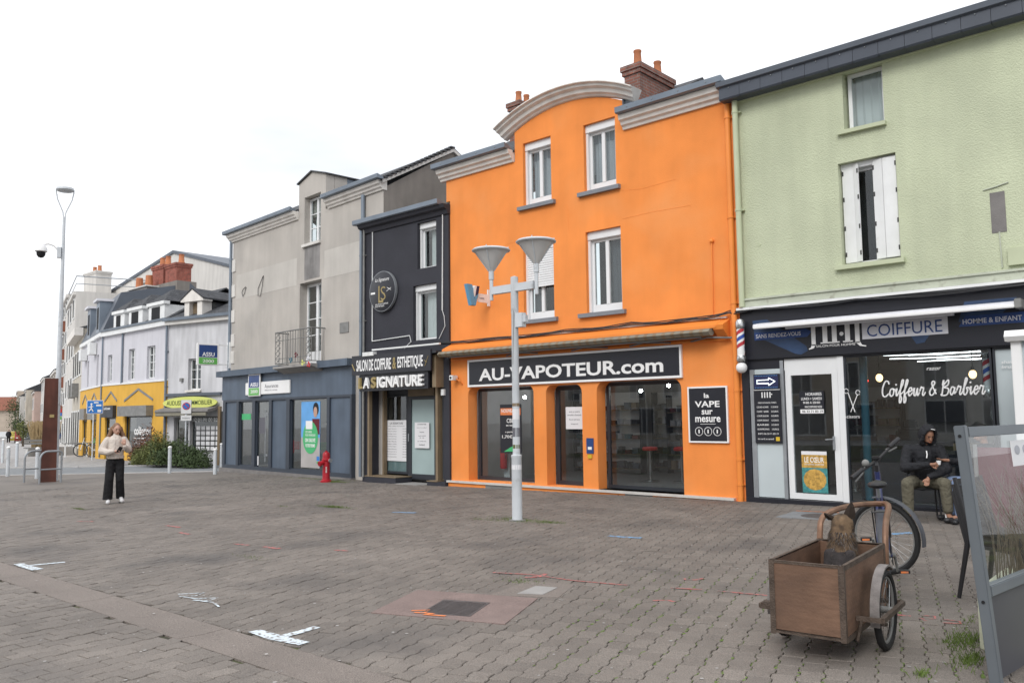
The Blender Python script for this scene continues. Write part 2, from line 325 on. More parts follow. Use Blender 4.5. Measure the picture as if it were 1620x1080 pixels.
mat('reed', (.36, .27, .15), .9, None, .2, 8); mat('leaf_dark', (.048, .075, .026), .75, None, .35, 5); mat('leaf_olive', (.11, .125, .036), .75, None, .35, 5); mat('leaf_red', (.13, .06, .035), .75, None, .3, 5); mat('grass', (.10, .15, .03), .8, None, .3, 6); mat('dry_stem', (.15, .12, .085), .9, None, .2, 9)
mat('bark', (.09, .07, .05), .95, None, .2, 8); mat('panel_pale', (.50, .56, .58), .3, None, .05, 1.5); mat('door_frost', (.33, .42, .42), .35, None, .05); mat('paper', (.72, .72, .74), .7, None, .02); mat('print_grey', (.12, .12, .14), .8, None, 0); mat('print_black', (.01, .01, .012), .7, None, 0)
mat('sign_blue', (.02, .055, .19), .4, None, .15, 3); mat('sign_green', (.12, .42, .09), .4, None, .03); mat('sky_blue', (.12, .36, .72), .5, None, .1, 3); mat('green_print', (.06, .42, .16), .5, None, .03); mat('v_blue', (.12, .32, .50), .45, None, .06); mat('v_navy', (.02, .025, .08), .45, None, 0)
mat('lemon', (.60, .64, .17), .5, None, .05); mat('sign_red', (.55, .02, .03), .45, None, .03); mat('blue_sign', (.03, .19, .58), .45, None, .03); mat('teal_paint', (.03, .12, .17), .5, None, .1); mat('fascia_blue', (.028, .055, .12), .4, None, .3, 3); mat('wall_in', (.40, .38, .37), .9, None, .1); mat('floor_in', (.20, .20, .205), .5, None, .1); mat('ceil_in', (.6, .6, .6), .9, None, .05)
mat('awning_cloth', (.23, .215, .17), .85, None, .1, 3, streak=.1); mat('awning_white', (.62, .62, .66), .6, None, .06); mat('car_grey', (.10, .11, .12), .25, None, .05); mat('car_white', (.55, .56, .57), .25, None, .05); mat('car_red', (.25, .03, .03), .25, None, .05); mat('car_yellow', (.40, .33, .06), .3, None, .05)
mat('pole_red', (.45, .04, .05), .3, None, 0); mat('pole_blue', (.04, .09, .36), .3, None, 0); mat('globe', (.80, .80, .80), .2, None, 0); mat('poster_gold', (.50, .30, .07), .5, None, .4, 22); mat('poster_teal', (.06, .25, .25), .5, None, .4, 18); mat('screen_grey', (.16, .18, .20), .4, None, .06, 3, metal=.3); mat('screen_panel', (.055, .057, .068), .45, None, .08); mat('cream_box', (.55, .56, .43), .6, None, .08, 4, dirt=((.3, .3, .2), .6, .8, 8)); mat('yellow_sign', (.62, .42, .03), .5, None, 0); mat('magenta', (.45, .04, .20), .5, None, 0)
brickmat('brick_red', (.26, .10, .07), (.19, .085, .065), (.22, .19, .17)); brickmat('brick_bright', (.36, .10, .07), (.30, .085, .06), (.25, .13, .1))
brickmat('slate_tiles', (.075, .078, .085), (.055, .058, .066), (.03, .03, .032), w=.25, h=.11); brickmat('paving_joints', (.36, .35, .345), (.31, .305, .30), (.2, .19, .18), w=.3, h=.2)

# ================================================================== GROUND
def strip(name, xs, y0, y1, dz, m):
    """ground sheet following the slope of the street"""
    mb = MB(); vs = []
    for x in xs: vs += [(x, y0, gz(x) + dz), (x, y1, gz(x) + dz)]
    mb.add(vs, [(2 * i, 2 * i + 2, 2 * i + 3, 2 * i + 1) for i in range(len(xs) - 1)]); return tag(mb.build(name, m), kind='structure')
def sheet(name, poly, dz, m, kind='structure', step=None):
    mb = MB(); mb.add([(x, y, gz(x) + dz) for x, y in poly], [tuple(range(len(poly)))]); o = mb.build(name, m)
    if kind: tag(o, kind=kind)
    return o
strip('ground', [-900, -400, -200, -100, -60, -45, -28, 0, 60, 300], -500, 700, -.05, 'pale_paving')
plaza = strip('plaza_bed', [-24.2, -20, -10, 0, 14], -14, 14.6, -.013, 'soil_joint')
sheet('plaza_paving', [(-24.2, -14), (-24.2, 14.7), (-27.6, 14.95), (-27.9, 14.4), (-31.2, 10.9), (-36, 5.5), (-40, -14)], -.003, 'paver_far')
# road crossing on the left, kerbs and far pavement
sheet('road', [(-27.7, 15.3), (-31.3, 10.95), (-36.2, 5.6), (-62, -16), (-72, -16), (-40.2, 8.9), (-35.8, 13.4), (-33.2, 16.4), (-31, 22), (-27, 22)], -.036, 'asphalt')
sheet('pavement', [(-35.8, 13.6), (-40.2, 9.1), (-60, 2), (-45, 16.5), (-35.2, 16.6)], -.002, 'paving_joints')
def kerb(name, pts, h=.05, w=.16):
    par = tag(bpy.data.objects.new(name, None), kind='structure'); COL.objects.link(par)
    for (a, b) in zip(pts[:-1], pts[1:]):
        a = Vector((a[0], a[1], gz(a[0]))); b = Vector((b[0], b[1], gz(b[0]))); n = max(1, int((b - a).length / 1.0)); d = (b - a) / n; s = Vector((-d.y, d.x, 0)).normalized() * w
        for i in range(n):
            p = a + d * (i + .006); q = a + d * (i + .994); up = Vector((0, 0, h - .03)); dn = Vector((0, 0, -.12))
            MB().add([p + dn, q + dn, q + s + dn, p + s + dn, p + up, q + up, q + s + up, p + s + up], [(0, 3, 2, 1), (4, 5, 6, 7), (0, 1, 5, 4), (1, 2, 6, 5), (2, 3, 7, 6), (3, 0, 4, 7)]).build('kerb_stone', 'kerb_stone', par)
    return par
kerb('kerb', [(-33.2, 16.4), (-35.8, 13.4), (-40.2, 8.9), (-50, .5)])
kerb('plaza_kerb', [(-36.2, 5.6), (-31.3, 10.95), (-27.8, 15.0)], h=.035)
# drain channel: concave slabs, 1 m long, across the square
ch = tag(empty('drain_channel'), kind='structure')
prof = [(2.95, -.05), (2.95, .0), (3.02, -.005), (3.14, -.0095), (3.26, -.005), (3.33, 0), (3.33, -.05)]
for i, x in enumerate(np.arange(-24, 6, 2.0)):
    n = len(prof); x0, x1 = x + .004, x + 1.996
    vs = [(x0, y, gz(x0) + z) for y, z in prof] + [(x1, y, gz(x1) + z) for y, z in prof]
    MB().add(vs, [(k, (k + 1) % n, n + (k + 1) % n, n + k) for k in range(n)] + [tuple(range(n))[::-1], tuple(range(n, 2 * n))]).build('channel_slab', 'channel_stone', ch)
# interlocking wavy pavers
camR = np.array([[.7394, -.068, -.6699], [.6732, .0566, .7373], [-.0122, -.9961, .0876]])
def project(P):
    c = (P - np.array([0, 0, 1.6])) @ camR; return 810 + 1321 * c[:, 0] / c[:, 2], 540 + 1321 * c[:, 1] / c[:, 2], c[:, 2]
PW, PL, AMP, GAP = .140, .195, .009, .0052
def wave(t):
    t = (t / PL) % 1.0
    return AMP * (1 if .08 < t < .42 else -1 if .58 < t < .92 else (t / .08 if t <= .08 else (.5 - t) / .08 if t <= .58 else -(1 - t) / .08))
def paver_outline(phase):
    ts = sorted({0.0, PL} | {x for k in range(-1, 2) for f in (.08, .42, .58, .92) for x in [(f + k) * PL - phase] if 0 < x < PL})
    g = GAP / 2; Lf = [(-PW / 2 + g + wave(t + phase), min(max(t, g), PL - g) - PL / 2) for t in ts]; Rt = [(PW / 2 - g + wave(t + phase), min(max(t, g), PL - g) - PL / 2) for t in reversed(ts)]
    return Lf + Rt
def paver_mesh(out):
    n = len(out); ch_ = .005
    inner = [(x * (1 - ch_ * 2 / PW), y * (1 - ch_ * 2 / PL)) for x, y in out]
    vs = [(x, y, -.03) for x, y in out] + [(x, y, -.004) for x, y in out] + [(x, y, 0) for x, y in inner]
    fs = [(k * n + i, k * n + (i + 1) % n, (k + 1) * n + (i + 1) % n, (k + 1) * n + i) for k in range(2) for i in range(n)] + [tuple(range(2 * n, 3 * n))]
    return np.array(vs), [f[::-1] for f in fs[:-1]] + [fs[-1][::-1]]
shapes = [paver_mesh(paver_outline(0)), paver_mesh(paver_outline(PL / 2))]
holes_g = [[(-5.5, 4.37), (-5.87, 5.14), (-4.80, 5.50), (-4.43, 4.70)], [(-5.19, 5.42), (-5.34, 6.06), (-4.91, 6.19), (-4.69, 5.69)]]
def lay(angle, test, org):
    c, s = math.cos(angle), math.sin(angle); ex = np.array([s, -c]); ey = np.array([c, s]); res = []
    N = 420
    for i in range(-230, 190):
        js = np.arange(-160, 160); ph = i % 2; yy = (js + .5 * ph) * PL
        pts = np.array(org) + np.outer(np.full(len(js), i * PW), ex) + np.outer(yy, ey)
        z = np.array([gz(x) for x in pts[:, 0]]); P = np.column_stack([pts, z]); px, py, d = project(P)
        ok = (d > .4) & (px > -420) & (px < 2040) & (py < 1500) & (P[:, 0] > -24.3) & (P[:, 0] < 8)
        for k in np.where(ok)[0]:
            x, y = P[k, :2]
            if test(x, y): res.append((x, y, z[k], ph, angle, px[k], py[k], d[k]))
    return res
def up_test(x, y):
    if y < 3.29 or y > (14.16 if x > -18.3 else 14.4 + (-17.8 - x) * .073 + .1): return False
    return not any(inpoly(x, y, [(np.mean([q[0] for q in h]) + (a - np.mean([q[0] for q in h])) * .84, np.mean([q[1] for q in h]) + (b - np.mean([q[1] for q in h])) * .84) for a, b in h]) for h in holes_g)
PV = lay(R(108), up_test, (-2, 5)) + lay(R(96), lambda x, y: y < 2.99 and y > -3, (-2, 0))
vis = [i for i, p in enumerate(PV) if 0 < p[5] < 1620 and 0 < p[6] < 1090]
near = set(sorted(vis, key=lambda i: PV[i][7])[:300])
pm = []
for vs, fs in shapes:
    me = bpy.data.meshes.new('paver'); me.from_pydata([tuple(v) for v in vs], [], fs); me.update(); me.materials.append(MATS['paver']); pm.append(me)
V = []; Fc = []; off = 0
for i, (x, y, z, ph, a, *_) in enumerate(PV):
    rz = a - math.pi / 2 + rng.normal(0, .006); dz = rng.normal(0, .0018); tx, ty = rng.normal(0, .006, 2)
    if i in near and not (2.82 < y < 3.46):
        ob = bpy.data.objects.new('paver', pm[ph]); COL.objects.link(ob); ob.parent = plaza; ob.location = (x, y, z + dz); ob.rotation_euler = (tx, ty - .012, rz); continue
    vs, fs = shapes[ph]; c, s = math.cos(rz), math.sin(rz); q = np.empty_like(vs)
    q[:, 0] = x + c * vs[:, 0] - s * vs[:, 1]; q[:, 1] = y + s * vs[:, 0] + c * vs[:, 1]; q[:, 1] = np.maximum(q[:, 1], 3.336) if y > 3.14 else np.minimum(q[:, 1], 2.944); q[:, 2] = z + dz + vs[:, 2] + vs[:, 0] * ty + vs[:, 1] * tx + (q[:, 0] - x) * .012
    V.append(q); Fc += [tuple(k + off for k in f) for f in fs]; off += len(vs)
me = bpy.data.meshes.new('paver_field'); me.from_pydata(np.concatenate(V).tolist(), [], Fc); me.update(); me.materials.append(MATS['paver'])
pf = bpy.data.objects.new('paver_field', me); COL.objects.link(pf); pf.parent = plaza; pf['kind'] = 'stuff'
print('pavers', len(PV))
# inspection covers
def slab(poly, z0, z1): 
    n = len(poly); return MB().add([(x, y, gz(x) + z0) for x, y in poly] + [(x, y, gz(x) + z1) for x, y in poly], [tuple(range(n))[::-1], tuple(range(n, 2 * n))] + [(i, (i + 1) % n, n + (i + 1) % n, n + i) for i in range(n)])
mh = empty('manhole_cover', (0, 0, 0), 0, 'square cast iron manhole cover in a pinkish concrete surround in the paving', 'manhole')
h0 = [(-5.51, 4.33), (-5.90, 5.17), (-4.78, 5.55), (-4.38, 4.70)]
slab(h0, -.05, .006).build('surround', 'pink_surround', mh)
ir = [(-5.17, 4.56), (-5.39, 5.02), (-4.98, 5.17), (-4.76, 4.71)]
lid = slab(ir, -.02, .009).build('lid', 'cast_iron', mh)
mb = MB(); a, b, c_, d_ = [Vector((x, y, gz(x) + .0095)) for x, y in ir]
for k in range(11):
    t = .06 + .08 * k; p = a.lerp(b, t); q = d_.lerp(c_, t)
    pts = [p.lerp(q, .04 + .92 * i / 10) + Vector((0, 0, 0)) + (b - a).normalized() * .012 * math.sin(i * 1.3) for i in range(11)]; mb.tube(pts, .007, 4)
mb.build('tread_rib', 'cast_iron', lid)
sc2 = empty('service_cover', (0, 0, 0), 0, 'small pale concrete service cover behind the manhole with mossy edges', 'cover')
h1 = [(-5.21, 5.40), (-5.37, 6.09), (-4.90, 6.22), (-4.66, 5.68)]; slab(h1, -.05, .004).build('surround', 'channel_stone', sc2)
slab([(-5.05, 5.58), (-5.14, 5.94), (-4.93, 6.0), (-4.84, 5.69)], -.02, .008).build('lid', 'concrete', sc2)
dc = empty('drain_cover', (-5.15, 12.55, gz(-5.15)), R(5), 'dark flat cover plate in the paving before the barber door', 'cover')
MB().box(-.55, .45, -.42, .4, -.03, .004).build('frame', 'asphalt', dc); MB().lathe([(.3, 0), (.3, .008), (.0, .009)], 20).build('lid', 'cast_iron', dc)
# spray marks left by surveyors
def stroke(name, pts, w, m, label, grp=None):
    mb = MB(); P = [Vector((x, y, gz(x) + (.0105 if inpoly(x, y, [(-5.51, 4.33), (-5.90, 5.17), (-4.78, 5.55), (-4.38, 4.70)]) else .0048))) for x, y in pts]; vs = []
    for i, p in enumerate(P):
        d = (P[min(i + 1, len(P) - 1)] - P[max(i - 1, 0)]).normalized(); s = Vector((-d.y, d.x, 0)) * w * random.uniform(.4, .62); vs += [p + s, p - s]
    mb.add(vs, [(2 * i, 2 * i + 2, 2 * i + 3, 2 * i + 1) for i in range(len(P) - 1)]); o_ = mb.build(name, m); return tag(o_, label, 'paint mark', grp)
mk = [('white', [(-10.85, 3.42), (-10.6, 3.39), (-10.25, 3.40)], .09), ('white', [(-10.6, 3.4), (-10.55, 3.6), (-10.48, 3.9)], .05)]
def mark(label, m, strokes):
    e = empty('paint_mark', (strokes[0][0][0][0], strokes[0][0][0][1], gz(strokes[0][0][0][0])), 0, label, 'paint mark')
    for pts, w in strokes:
        o_ = stroke('stroke', pts, w, m, None); del_ = [o_.pop(k, None) for k in ('label', 'category')]; o_.parent = e; o_.location = -e.location
mark('white spray paint T mark beside the drain channel at the left edge of the picture', 'paint_white', [([(-10.85, 3.42), (-10.6, 3.40), (-10.2, 3.41)], .11), ([(-10.6, 3.43), (-10.56, 3.6), (-10.5, 3.8)], .07)])
mark('bold white T paint mark on the paving beside the drain channel, nearest the camera', 'paint_white', [([(-5.74, 3.42), (-5.45, 3.41), (-5.12, 3.44)], .12), ([(-5.42, 3.44), (-5.43, 3.6), (-5.46, 3.78)], .09)])
mark('white handwritten scribble sprayed on the paving between the two white T marks', 'paint_white', [([(-7.56, 3.72), (-7.42, 3.9), (-7.35, 3.78), (-7.48, 3.68), (-7.25, 3.72), (-7.1, 3.86), (-7.05, 3.76), (-7.2, 3.68), (-6.95, 3.74), (-6.74, 3.68)], .022)])
mark('long red survey line sprayed across the paving behind the manhole', 'paint_red', [([(-5.95, 6.22), (-5.56, 6.36), (-5.03, 6.36), (-4.49, 6.47)], .032), ([(-5.5, 6.2), (-5.42, 6.34), (-5.47, 6.48)], .05), ([(-4.11, 6.60), (-3.85, 6.69)], .03), ([(-3.71, 6.72), (-3.26, 6.80)], .032)])
mark('short curved red paint mark behind the long red line', 'paint_red', [([(-4.24, 7.06), (-4.2, 7.0), (-4.12, 7.05), (-4.1, 7.16)], .03)])
mark('small red paint tick before the long red line', 'paint_red', [([(-3.95, 6.05), (-3.86, 6.14), (-3.78, 6.12)], .03)])
mark('red numerals sprayed on the paving right of the bike trailer', 'paint_red', [([(-2.22, 6.71), (-2.12, 6.74)], .03), ([(-2.06, 6.80), (-1.98, 6.83), (-1.95, 6.74), (-2.05, 6.7), (-1.99, 6.65)], .02), ([(-1.90, 6.76), (-1.80, 6.78), (-1.77, 6.70), (-1.88, 6.66)], .02)])
mark('orange paint squiggle on the manhole surround', 'paint_orange', [([(-5.28, 4.56), (-5.18, 4.66), (-5.14, 4.58), (-5.22, 4.53), (-5.05, 4.60), (-5.1, 4.53), (-4.92, 4.60)], .03)])
mark('blue paint dash on the paving left of the double street lamp', 'paint_blue', [([(-11.4, 9.41), (-11.2, 9.5), (-10.95, 9.56)], .1)])
mark('blue paint dash on the paving right of the double street lamp', 'paint_blue', [([(-6.55, 9.04), (-6.3, 9.06), (-6.09, 9.12)], .09)])
mark('blue paint smear seen through the bicycle front wheel', 'paint_blue', [([(-3.72, 11.1), (-3.6, 11.25), (-3.5, 11.4)], .12)])
mark('faint orange paint line before the barber shop step', 'paint_orange', [([(-5.77, 13.05), (-5.5, 13.08), (-5.11, 13.12)], .035)])
mark('faint red marks on the paving in the middle of the square', 'paint_red', [([(-10.18, 5.75), (-9.9, 5.8)], .05), ([(-9.6, 5.84), (-9.28, 5.86)], .06), ([(-8.6, 6.2), (-8.4, 6.25)], .05)])
mark('faint red marks on the paving before the walking woman', 'paint_red', [([(-13.04, 6.2), (-12.6, 6.2)], .06), ([(-12.0, 5.9), (-11.65, 5.88)], .07), ([(-15.0, 5.6), (-14.7, 5.75)], .06)])
# chewing gum spots and litter of pale flecks
mb = MB()
for k in range(900):
    a = rng.uniform(-1.25, .05); d = 3.2 + 17 * rng.random() ** .8; x, y = d * math.sin(a), d * math.cos(a)
    if y < 1 or y > 13.8 or x < -23: continue
    r = rng.uniform(.005, .015); n = 6; mb.add([(x + r * rng.uniform(.7, 1.2) * math.cos(6.283 * i / n), y + r * rng.uniform(.6, 1.2) * math.sin(6.283 * i / n), gz(x) + .003) for i in range(n)], [tuple(range(n))])
tag(mb.build('gum_spots', 'gum'), 'pale chewing gum spots and flecks scattered over the paving', 'gum spots', kind='stuff')
# grass and moss tufts in the joints
def tufts(name, spots, label):
    mb = MB()
    for (x, y, rx, ry, n, h) in spots:
        for k in range(n):
            px, py = x + rng.normal(0, rx / 2), y + rng.normal(0, ry / 2); a = rng.uniform(0, 6.28); l = h * rng.uniform(.4, 1.2); w = .0035
            c, s = math.cos(a), math.sin(a); lean = rng.uniform(.2, .9) * l; z = gz(px) - .008
            mb.add([(px - s * w, py + c * w, z), (px + s * w, py - c * w, z), (px + c * lean * .5, py + s * lean * .5, z + l * .7), (px + c * lean, py + s * lean, z + l)], [(0, 1, 2), (1, 3, 2)])
    return tag(mb.build(name, 'grass'), label, 'grass', kind='stuff')
tufts('grass', [(-1.62, 6.2, .13, .3, 420, .045), (-1.75, 6.8, .07, .4, 160, .025), (-1.48, 5.75, .08, .2, 240, .045), (-1.62, 5.3, .05, .1, 60, .05)], 'green grass tufts in the joints beside the cream planter')
tufts('grass', [(-8.75, 9.7, .5, .25, 700, .03), (-8.2, 9.75, .3, .12, 380, .03), (-9.3, 9.5, .5, .1, 260, .02)], 'moss and grass growing at the foot of the double street lamp')
tufts('grass', [(-13.1, 9.4, .45, .1, 520, .04), (-14.2, 9.0, .3, .06, 160, .02)], 'green weed strip in the paving below the black shop')
tufts('grass', [(-17.4, 6.5, .4, .07, 240, .03), (-18.8, 13.55, .5, .12, 500, .05), (-20.3, 14.05, 1.6, .05, 420, .04), (-9.0, 5.3, .4, .08, 160, .02), (-5.4, 6.05, .25, .12, 220, .025)], 'small weeds in cracks of the paving and along the insurance shop plinth')
mb = MB()
for k in range(1500):      # moss lines in the joints on the right
    i = rng.integers(-14, 6); t = rng.uniform(-1.6, 3.2); c, s = math.cos(R(108)), math.sin(R(108))
    x = -2 + i * PW * s + PW / 2 * s + t * c; y = 5 - i * PW * c - PW / 2 * c + t * s; r = rng.uniform(.006, .014)
    if x > -1.2 or y < 4: continue
    mb.add([(x + r * math.cos(1.257 * j), y + 1.8 * r * math.sin(1.257 * j), gz(x) - .003 + .002 * rng.random()) for j in range(5)], [(0, 1, 2, 3, 4)])
tag(mb.build('moss', 'grass'), 'moss filling the paving joints around the bike trailer', 'moss', kind='stuff')

# ================================================================== BUILDINGS
def rebase(root, du, dv, dz):
    d = Vector((du, dv, dz)); M = Matrix.Translation(root.location) @ root.rotation_euler.to_matrix().to_4x4(); root.location = M @ d
    for c in root.children: c.location = c.location - d
def room(root, x0, x1, y0, y1, z0, z1, wallm='wall_in', floorm='floor_in', ceilm='ceil_in'):
    B('interior_floor', floorm, root, x0, x1, y0, y1, z0 - .06, z0); B('interior_ceiling', ceilm, root, x0, x1, y0, y1, z1, z1 + .06)
    B('interior_wall', wallm, root, x0, x1, y1, y1 + .06, z0, z1); B('interior_wall', wallm, root, x0 - .06, x0, y0, y1, z0, z1); B('interior_wall', wallm, root, x1, x1 + .06, y0, y1, z0, z1)
def cornice(root, u0, u1, z0, m='stone_trim', name='cornice', gut=True, sc=1, cap0=0, cap1=0):
    p = [(0, 0), (-.05, 0), (-.07, .05), (-.12, .08), (-.14, .14), (-.2, .17), (-.22, .25), (-.22, .27), (.1, .27), (.1, 0)]
    MB().prism([(a * sc, z0 + b * sc) for a, b in p], u0, u1, 'yz').build(name, m, root)
    if gut:
        g = MB().prism([(-.30 * sc, z0 + .275 * sc), (-.33 * sc, z0 + .29 * sc), (-.34 * sc, z0 + .40 * sc), (-.31 * sc, z0 + .40 * sc), (-.12, z0 + .33 * sc), (-.1, z0 + .275 * sc)], u0 - cap0, u1 + cap1, 'yz').build('gutter', 'zinc', root)
        n = max(2, int((u1 - u0) / .55)); mb = MB()
        for k in range(n): x = u0 + (k + .5) * (u1 - u0) / n; mb.ball((x, -.342 * sc, z0 + .345 * sc), .012, nu=6, nv=4)
        mb.build('rivet', 'galv', g)['kind'] = 'stuff'
def roofplane(root, u0, u1, v0, v1, z0, z1, m='slate_tiles', back=True, name='roof'):
    t = .06; P = [(v0, z0), (v1, z1), (v1 * 2 - v0, z0), (v1 * 2 - v0, z0 - t), (v1, z1 - t), (v0, z0 - t)]
    return MB().prism(P, u0, u1, 'yz').build(name, m, root)
def downpipe(root, u, v, z0, z1, r, m, clips=(), name='downpipe', foot=None):
    mb = MB().cyl((u, v, z0), (u, v, z1), r, n=12)
    if foot: mb.tube([(u, v, z0 + .02), (u, v - .03, z0 - .06), (u, v - .1, z0 - .1)], r, 10)
    for z in clips: mb.cyl((u, v, z - .02), (u, v, z + .02), r * 1.18, n=12).box(u - r * 1.7, u + r * 1.7, v + r * .6, v + .1, z - .012, z + .012)
    return mb.build(name, m, root, smooth=True)
# ---------------------------------------------------------------- orange building
ob_ = empty('orange_building', (0, 14.11, 0), 0, 'bright orange rendered townhouse with arched gable over a vape shop', 'building')
zl = -.12
xa, za, xb, zb = -12.66, 8.14, -9.62, 8.10
def archpts(x0, z0, x1, z1, h, n=14):
    cx = (x0 + x1) / 2; w = (x1 - x0) / 2; r = (w * w + h * h) / (2 * h); P = []
    a = math.asin(w / r)
    for i in range(n + 1):
        t = -a + 2 * a * i / n; P.append((cx + r * math.sin(t), z0 + (z1 - z0) * i / n + r * math.cos(t) - (r - h)))
    return P
ar = archpts(xa, za, xb, zb, .34)
outer = [(-14.85, zl - .3), (-7.12, zl - .3), (-7.12, 7.45), (xb, 7.45)] + ar[::-1] + [(xa, 7.45), (-14.98, 7.45), (-14.98, 6.92), (-14.85, 6.92)]
H_O = [rect(-12.41, -11.58, 6.35, 7.82), rect(-10.66, -9.83, 6.35, 7.82), rect(-12.44, -11.55, 3.73, 5.47), rect(-10.66, -9.75, 3.73, 5.47),
       rrect(-14.26, -12.19, .075, 2.26, .17), rrect(-11.83, -10.84, .07, 2.24, .17), rrect(-10.45, -8.43, .05, 2.27, .2)]
wallmesh(outer, H_O, 0, .30).build('wall', 'orange_render', ob_)
B('side_wall', 'orange_render', ob_, -7.121, -7.12 + .001, 0.01, 8, zl, 7.4)
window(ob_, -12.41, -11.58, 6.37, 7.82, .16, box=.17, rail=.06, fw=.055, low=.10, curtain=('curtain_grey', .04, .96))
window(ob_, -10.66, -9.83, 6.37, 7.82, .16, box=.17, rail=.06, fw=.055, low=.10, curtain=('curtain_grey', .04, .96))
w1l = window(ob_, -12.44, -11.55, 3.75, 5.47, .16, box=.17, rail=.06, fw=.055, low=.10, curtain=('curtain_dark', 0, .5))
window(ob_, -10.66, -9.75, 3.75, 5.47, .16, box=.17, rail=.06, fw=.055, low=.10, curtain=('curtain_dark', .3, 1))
for k in range(15): z = 5.29 - k * .052; MB().prism([(.085, z), (.075, z - .012), (.075, z - .04), (.088, z - .05), (.1, z - .05), (.1, z)], -12.38, -11.61, 'yz').build('shutter_slat', 'white_pvc', w1l)
B('shutter_bar', 'white_pvc', w1l, -12.39, -11.60, .065, .105, 4.46, 4.51)
for a, b, z in ((-12.54, -11.46, 6.25), (-10.80, -9.72, 6.25), (-12.57, -11.44, 3.635), (-10.84, -9.65, 3.635)): sill(ob_, a, b, z, z + .10, 'sill_grey', .09)
cornice(ob_, -15.14, xa - .02, 7.45, cap0=.06); cornice(ob_, xb + .02, -7.22, 7.45, cap1=.02)
pr = [(a * .74, b * .8) for a, b in [(0, 0), (.02, -.06), (.06, -.09), (.10, -.17), (.19, -.20), (.24, -.30), (.30, -.31), (.33, -.40), (.36, -.40), (.37, .1), (0, .1)]]
base = archpts(-12.95, 8.02, -9.32, 7.98, .46, 18); mb = MB(); vs = []; n = len(pr)
for i, (x, z) in enumerate(base):
    a = base[max(i - 1, 0)]; b = base[min(i + 1, len(base) - 1)]; d = Vector((b[0] - a[0], b[1] - a[1])).normalized(); nx, nz_ = -d.y, d.x
    vs += [(x + nx * o_, y, z + nz_ * o_) for o_, y in pr]
m_ = len(base); mb.add(vs, [(i * n + k, i * n + (k + 1) % n, (i + 1) * n + (k + 1) % n, (i + 1) * n + k) for i in range(m_ - 1) for k in range(n)] + [tuple(range(n)), tuple((m_ - 1) * n + k for k in range(n))[::-1]])
mb.build('arched_cornice', 'stone_trim', ob_)
MB().prism([(x, z) for x, z in ar] + [(xb, 7.45), (xa, 7.45)], .31, 2.2).build('gable_body', 'zinc', ob_)
roofplane(ob_, -15.0, xa, -.05, 3.4, 7.72, 9.62); roofplane(ob_, xb, -7.0, -.05, 3.4, 7.72, 9.25); MB().prism([(.9, 8.2), (3.4, 9.62), (6.9, 7.72), (3.4, 9.5), (.9, 8.1)], xa, xb, 'yz').build('roof', 'slate_tiles', ob_)
B('roof_flashing', 'zinc_dark', ob_, xb, xb + .03, -.02, 1.2, 7.7, 8.15)
def chimney(root, x0, x1, y0, y1, z0, z1, m, pots, capm='stone_trim', potm='terracotta', potr=.11, poth=.42):
    c = MB().box(x0, x1, y0, y1, z0, z1 - .22).box(x0 - .04, x1 + .04, y0 - .04, y1 + .04, z1 - .22, z1 - .12).box(x0 - .07, x1 + .07, y0 - .07, y1 + .07, z1 - .12, z1).build('chimney', m, root)
    for (x, y) in pots: MB().lathe([(potr * 1.05, z1 - .02), (potr * 1.1, z1 + .06), (potr * .9, z1 + .1), (potr * .75, z1 + poth - .06), (potr * .86, z1 + poth - .04), (potr * .86, z1 + poth), (potr * .6, z1 + poth), (potr * .55, z1 + .1)], 14, Matrix.Translation((x, y, 0))).build('chimney_pot', potm, c, smooth=True)
    return c
chimney(ob_, -10.58, -10.16, 1.5, 2.9, 7.6, 9.55, 'brick_red', [(-10.37, 1.75), (-10.37, 2.6)])
chimney(ob_, -14.72, -14.36, 2.1, 2.75, 7.6, 9.95, 'brick_red', [(-14.54, 2.28), (-14.54, 2.6)], poth=.34, potr=.1)
# shop level
B('plinth', 'orange_render', ob_, -14.9, -7.14, -.06, .02, zl - .3, .0); B('ledge', 'marble', ob_, -14.93, -7.35, -.10, .30, .005, .05)
for a, b in ((-13.65, -12.75), (-9.75, -9.1)): B('vent_plate', 'iron_grey', ob_, a, b, -.066, -.058, -.12, .0)
fl_ = window(ob_, -14.22, -12.19, .09, 2.24, .30, 'anthracite', .07, 1, name='shop_window', gm=shopglass); fr_ = window(ob_, -10.42, -8.45, .06, 2.25, .30, 'anthracite', .07, 1, name='shop_window', gm=shopglass)
dr = window(ob_, -11.80, -10.86, .07, 2.22, .30, 'anthracite', .09, 1, name='door', gm=shopglass)
for w_ in (fl_, fr_, dr):
    for c_ in list(w_.children):
        if c_.name.startswith('room_backing'): bpy.data.objects.remove(c_)
B('door_handle', 'galv', dr, -10.99, -10.96, .2, .25, .95, 1.25)
room(ob_, -14.6, -7.4, .40, 5.5, .05, 2.75)
for (a, b, v) in ((-14.1, -13.7, 2.2), (-13.1, -12.4, 4.6), (-10.2, -9.7, 3.6)): B('display_cabinet', 'curtain_grey', ob_, a, b, v, v + .3, .06, 1.9)
B('counter', 'wood_brown', ob_, -10.3, -8.6, 3.0, 3.5, .06, 1.0); B('interior_post', 'wall_in', ob_, -9.32, -9.02, 2.2, 2.5, .06, 2.7); B('pale_panel', 'curtain_white', ob_, -9.5, -9.15, 4.9, 4.95, .8, 2.5)
mb = MB()
for (a, v, z) in ((-13.25, .9, 2.02), (-12.75, 1.0, 2.06), (-9.95, .9, 2.08), (-9.45, 1.2, 2.18), (-13.6, 2.6, 2.5), (-11.5, 2.6, 2.5), (-9.4, 2.8, 2.5), (-10.3, 4.4, 2.5), (-8.4, 3.6, 2.5)):  # low front spots are real; ceiling-height ones are added to brighten the interior
    s_ = MB().ball((a, v, z), .035); s_.build('spot_or_fill_lamp', 'spot_fill_white', ob_, smooth=True)
